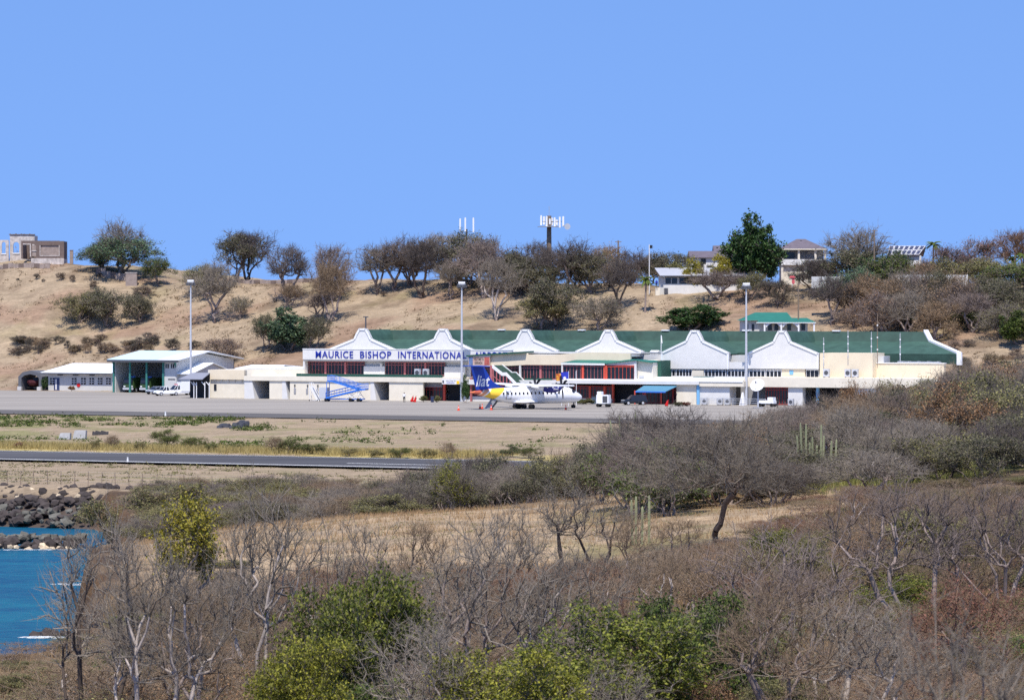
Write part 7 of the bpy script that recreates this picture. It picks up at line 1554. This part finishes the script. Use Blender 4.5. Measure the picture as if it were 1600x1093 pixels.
NEAR = [('near_slim', 290, 104, 772, 120, 'slim upright shrub with golden yellow-green leaves above the sandy ledge', dict(leaf='yellow', twig='tw_grey')),
 ('near_leafy', 545, 64, 860, 250, 'large yellow-green leafy shrub rising before the sandy mound', dict(leaf='fresh', twig='tw_grey', var=0)), ('near_leafy', 470, 60, 975, 190, 'green leafy shrub at the foot of the large yellow-green one', dict(leaf='lime', twig='tw_grey', var=1)),
 ('near_leafy', 930, 62, 945, 320, 'broad glossy green shrub with bright leaf tips', dict(leaf='fresh', twig='tw_grey', var=2)), ('near_leafy', 810, 58, 990, 270, 'low spreading green shrub beside the broad glossy one', dict(leaf='lime', twig='tw_grey', var=3)), ('near_leafy', 1110, 66, 902, 240, 'upright dark green shrub beside the broad glossy one', dict(leaf='green', twig='tw_dark')), ('near_leafy', 1030, 64, 1010, 200, 'green shrub filling the gap between two leafy shrubs', dict(leaf='green', twig='tw_dark')),
 ('near_leafy', 75, 92, 1038, 190, 'low grey-olive shrub above the cove', dict(leaf='olive', twig='tw_brown')), ('near_leafy', 1290, 140, 838, 90, 'small green bush in the rust-coloured scrub', dict(leaf='green', twig='tw_brown')), ('near_leafy', 1380, 128, 872, 90, 'dull green bush under the big purplish shrub', dict(leaf='olive', twig='tw_brown')), ('near_leafy', 1230, 62, 1045, 180, 'low olive-green shrub in the grey tangle', dict(leaf='olive', twig='tw_grey')),
 ('near_bare', 165, 64, 795, 300, 'tall bare tree with dark trunk at the cliff edge', dict(twig='tw_grey', trunk='dark')), ('near_bare', 410, 78, 760, 290, 'tall bare shrub with white bent stems behind the leafy shrub', dict(twig='tw_grey', trunk='pale')), ('near_bare', 735, 70, 820, 340, 'large bare shrub with pale limbs spreading before the mound', dict(twig='tw_grey', trunk='grey')), ('near_bare', 905, 154, 742, 210, 'black-limbed bare tree standing on the sandy mound', dict(twig='tw_grey', trunk='dark')), ('near_bare', 250, 58, 850, 300, 'pale grey bare tree leaning over the sandy ledge', dict(twig='tw_grey', trunk='pale')), ('near_bare', 870, 72, 845, 300, 'wide bare tree with forked pale limbs behind the broad green shrub', dict(twig='tw_grey', trunk='pale')), ('near_bare', 1200, 60, 880, 300, 'bare forked tree beside the upright dark green shrub', dict(twig='tw_brown', trunk='grey')), ('near_bare', 560, 128, 812, 150, 'small grey bare tree before the end of the sandy mound', dict(twig='tw_grey', trunk='grey')), ('near_bare', 660, 140, 806, 130, 'small dark-limbed bare tree on the mound face', dict(twig='tw_brown', trunk='dark')), ('near_bare', 800, 134, 790, 170, 'crooked bare tree between the mound and the black-limbed tree', dict(twig='tw_grey', trunk='dark')), ('near_bare', 1060, 160, 805, 110, 'low bare bush on the path beside the slim cactus', dict(twig='tw_brown', trunk='grey')), ('near_bare', 985, 150, 790, 110, 'thin straight dark sapling on the sandy mound', dict(twig='tw_brown', trunk='dark')), ('near_bare', 1240, 84, 805, 330, 'large mauve bare shrub with pale grey stems', dict(twig='tw_mauve', trunk='grey')), ('near_bare', 1420, 104, 745, 330, 'big purplish bare shrub fanning upward', dict(twig='tw_mauve', trunk='grey')), ('near_bare', 1560, 110, 755, 260, 'tall purplish bare shrub at the edge of the sandy patch', dict(twig='tw_mauve', trunk='grey')), ('near_scrub', 1530, 80, 875, 290, 'wine-red leaved shrub with pale curved limbs', dict(twig='tw_red', leaf='wine')), ('near_bare', 1330, 62, 915, 330, 'grey bare shrub with crossing pale limbs', dict(twig='tw_grey', trunk='pale')), ('near_bare', 680, 58, 950, 260, 'low bare shrub with tangled pale limbs', dict(twig='tw_grey', trunk='pale')), ('near_bare', 300, 62, 900, 260, 'bare brown shrub between the cliff tree and the white-stemmed shrub', dict(twig='tw_brown', trunk='grey')), ('near_scrub', 250, 66, 960, 300, 'rusty brown bush below the slim yellow shrub', dict(twig='tw_brown', leaf='rust')), ('near_scrub', 880, 110, 868, 150, 'rust-brown bush below the black-limbed tree', dict(twig='tw_red', leaf='rust')), ('near_bare', 1480, 27, 955, 420, 'grey twigs of a shrub close by, out of focus', dict(twig='tw_grey', trunk='grey'))]
for kd, px, d, top, pw, lab, kw in NEAR: plant_px(kd, px, 0, top, pw, 'foreground_shrub', lab, 'shrub', d=d, sink=.05, **kw)

# ---- columnar cacti
m_cac = mat('cactus_skin', lin(140, 144, 112), .7, var=.15, scale=3, objvar=.15)
def cactus(px, d, cols, label):
    b = on(px, d); o = empty('columnar_cactus', b, 0, label, 'cactus')
    for dx, dy, top, ln in cols:
        h = EYE - (top - HY) * d / FPX - b.z; x = dx / FPX * d; rings_ = []
        for k, (u, rr) in enumerate(((0, .8), (.15, 1), (.6, 1), (.93, .92), (.985, .6), (1, .12))):
            rings_.append([(x + ln * u * h + .062 * rr * (1 if i % 2 else .74) * math.cos(i * math.pi / 8), dy + .062 * rr * (1 if i % 2 else .74) * math.sin(i * math.pi / 8), h * u) for i in range(16)])
        MB().rings(rings_).build('stem', m_cac, o, recalc=True)
cactus(1268, 232, [(-14, 0, 660, -.04), (-8, .3, 662, 0), (-4, -.2, 690, .02), (2, 0, 682, -.01), (8, .2, 695, .02), (14, -.2, 663, .01), (18, .3, 680, .03), (30, 0, 688, .02), (37, .2, 686, .04), (-18, .4, 680, -.06)], 'tall cluster of pale columnar cactus on the scrub ridge')
cactus(1000, 178, [(-12, 0, 780, -.02), (-6, .2, 775, 0), (3, -.2, 790, .01), (14, 0, 773, .005)], 'slim group of columnar cactus on the sandy mound')
cactus(985, 245, [(-20, 0, 655, -.1), (-10, .2, 648, -.06), (0, 0, 660, -.03), (8, .3, 642, 0), (14, 0, 672, .03)], 'dark columnar cactus rising beside the dense thorn tree')

# ---- grass: yellow tussocks on the verge, dry grass and litter on the clearing and near slope
def grass(name, label, P_, h0, h1, wid, m_, n_bl, spread, seed):
    rg = np.random.default_rng(seed); n = len(P_); B = np.repeat(P_, n_bl, 0); B = B + np.concatenate([rg.normal(size=(len(B), 2)) * spread, np.zeros((len(B), 1))], 1)
    B[:, 2] = height(B[:, 0], B[:, 1]) - .02; a = rg.uniform(0, 6.28, len(B)); hh = rg.uniform(h0, h1, len(B)); ln = rg.normal(size=(len(B), 2)) * .35
    top = B + np.stack([ln[:, 0] * hh, ln[:, 1] * hh, hh], 1); sd = np.stack([np.cos(a), np.sin(a), 0 * a], 1) * wid
    V = np.stack([B - sd, B + sd, top], 1).reshape(-1, 3); F = (np.arange(len(B)) * 3)[:, None] + np.arange(3)[None]
    return tag(link(name, np_mesh(name, V, F, m_)), label, 'grass', kind='stuff')
def scatter(n, px0, px1, d0, d1, seed, cond=None):
    rg = np.random.default_rng(seed); px = rg.uniform(px0, px1, n); d = np.sqrt(rg.uniform(d0 ** 2, d1 ** 2, n)); P_ = np.stack([(px - CX) / FPX * d, d, 0 * d], 1)
    if cond is not None: P_ = P_[cond(P_[:, 0], P_[:, 1])]
    return P_
def tt_(x, y): return x * ST + (y - D0) * CT
g_y = leafmat('yellow_grass', lin(188, 170, 112), lin(158, 142, 90), .2, 0); g_d = leafmat('dry_grass', lin(188, 156, 112), lin(150, 124, 90), .3, 0); g_g = leafmat('green_grass', lin(120, 128, 66), lin(150, 146, 84), .3, 0)
rg0 = np.random.default_rng(5); sv = rg0.uniform(px_s(-40, -182), px_s(760, -182), 2600); tv = rg0.normal(size=2600) * 3.2 - 179; tv = np.minimum(tv, -172); tv = np.where(tv < -189, -188 + rg0.random(2600) * 6, tv)
Pv = np.stack([sv * CT + tv * ST, D0 - sv * ST + tv * CT, 0 * sv], 1)
grass('verge_grass', 'tall yellow grass along the runway verge', Pv, .4, 1.0, .05, g_y, 9, .5, 1)
land = lambda x, y: x > np.interp(y, COAST_D, COAST_X) + .5
grass('clearing_grass', 'sparse dry grass on the sandy clearing', scatter(7000, 190, 1400, 150, 262, 2, lambda x, y: land(x, y) & (fbm(x / 6, y / 6, 77) > .40)), .1, .4, .013, g_d, 9, .25, 2)
grass('slope_grass', 'dry grass and stalks among the near scrub', scatter(6500, -120, 1720, 66, 165, 3, land), .15, .75, .009, g_d, 9, .25, 3)
grass('hollow_grass', 'green grass in the hollow on the scrub ridge', scatter(2600, 1240, 1560, 205, 300, 4), .3, .8, .022, g_g, 9, .4, 4)

# weeds and stones that mottle the open ground, too many to count
def clumps(name, label, P_, n_bl, spread, size, m_, seed, up=.5, zup=.25):
    rg = np.random.default_rng(seed); B = np.repeat(P_, n_bl, 0); k = np.repeat(rg.uniform(.4, 1.3, len(P_)), n_bl); B = B + rg.normal(size=B.shape) * (spread * k)[:, None] * np.array([1, 1, .0]); B[:, 2] = height(B[:, 0], B[:, 1]) + np.abs(rg.normal(size=len(B))) * zup * k
    V, F = leaf_quads(rg, B, size, up, .6); return tag(link(name, np_mesh(name, V, F, m_)), label, 'weeds', kind='stuff')
def band(n, px0, px1, t0, t1, seed, thr=.0, fx=9, ft=4):
    rg = np.random.default_rng(seed); t = rg.uniform(t0, t1, n); s_ = np.array([px_s(p_, q_) for p_, q_ in zip(rg.uniform(px0, px1, n), t)]); P_ = np.stack([s_ * CT + t * ST, D0 - s_ * ST + t * CT, 0 * t], 1)
    return P_[fbm(s_ / fx, t / ft, 123) > thr]
clumps('bank_weeds', 'green weeds on the bank below the apron', np.concatenate([band(1500, -30, 420, -126, -104, 31, .5), band(500, 420, 900, -150, -108, 32, .56), band(700, -30, 420, -172, -150, 33, .5)]), 16, .35, .3, LF['green'], 41)
clumps('verge_weeds', 'dull green weeds between runway and fence', band(1500, -30, 700, -264, -219, 34, .52), 14, .3, .2, LF['olive'], 42, zup=.12)
clumps('hill_weeds', 'dusty low weeds and dead brush on the hillside', np.concatenate([band(2600, -60, 900, 50, 132, 35, .47, 14, 9), band(1200, 900, 1680, 40, 120, 36, .42, 14, 9)]), 12, .5, .32, leafmat('dead_weed', lin(112, 96, 74), lin(140, 118, 88), .3, 0), 43, zup=.25)
clumps('clearing_weeds', 'dull green ground plants on the sandy clearing', scatter(1900, 420, 1260, 150, 236, 37, lambda x, y: fbm(x / 5, y / 3, 131) > .5), 12, .2, .09, LF['olive'], 44, zup=.06)
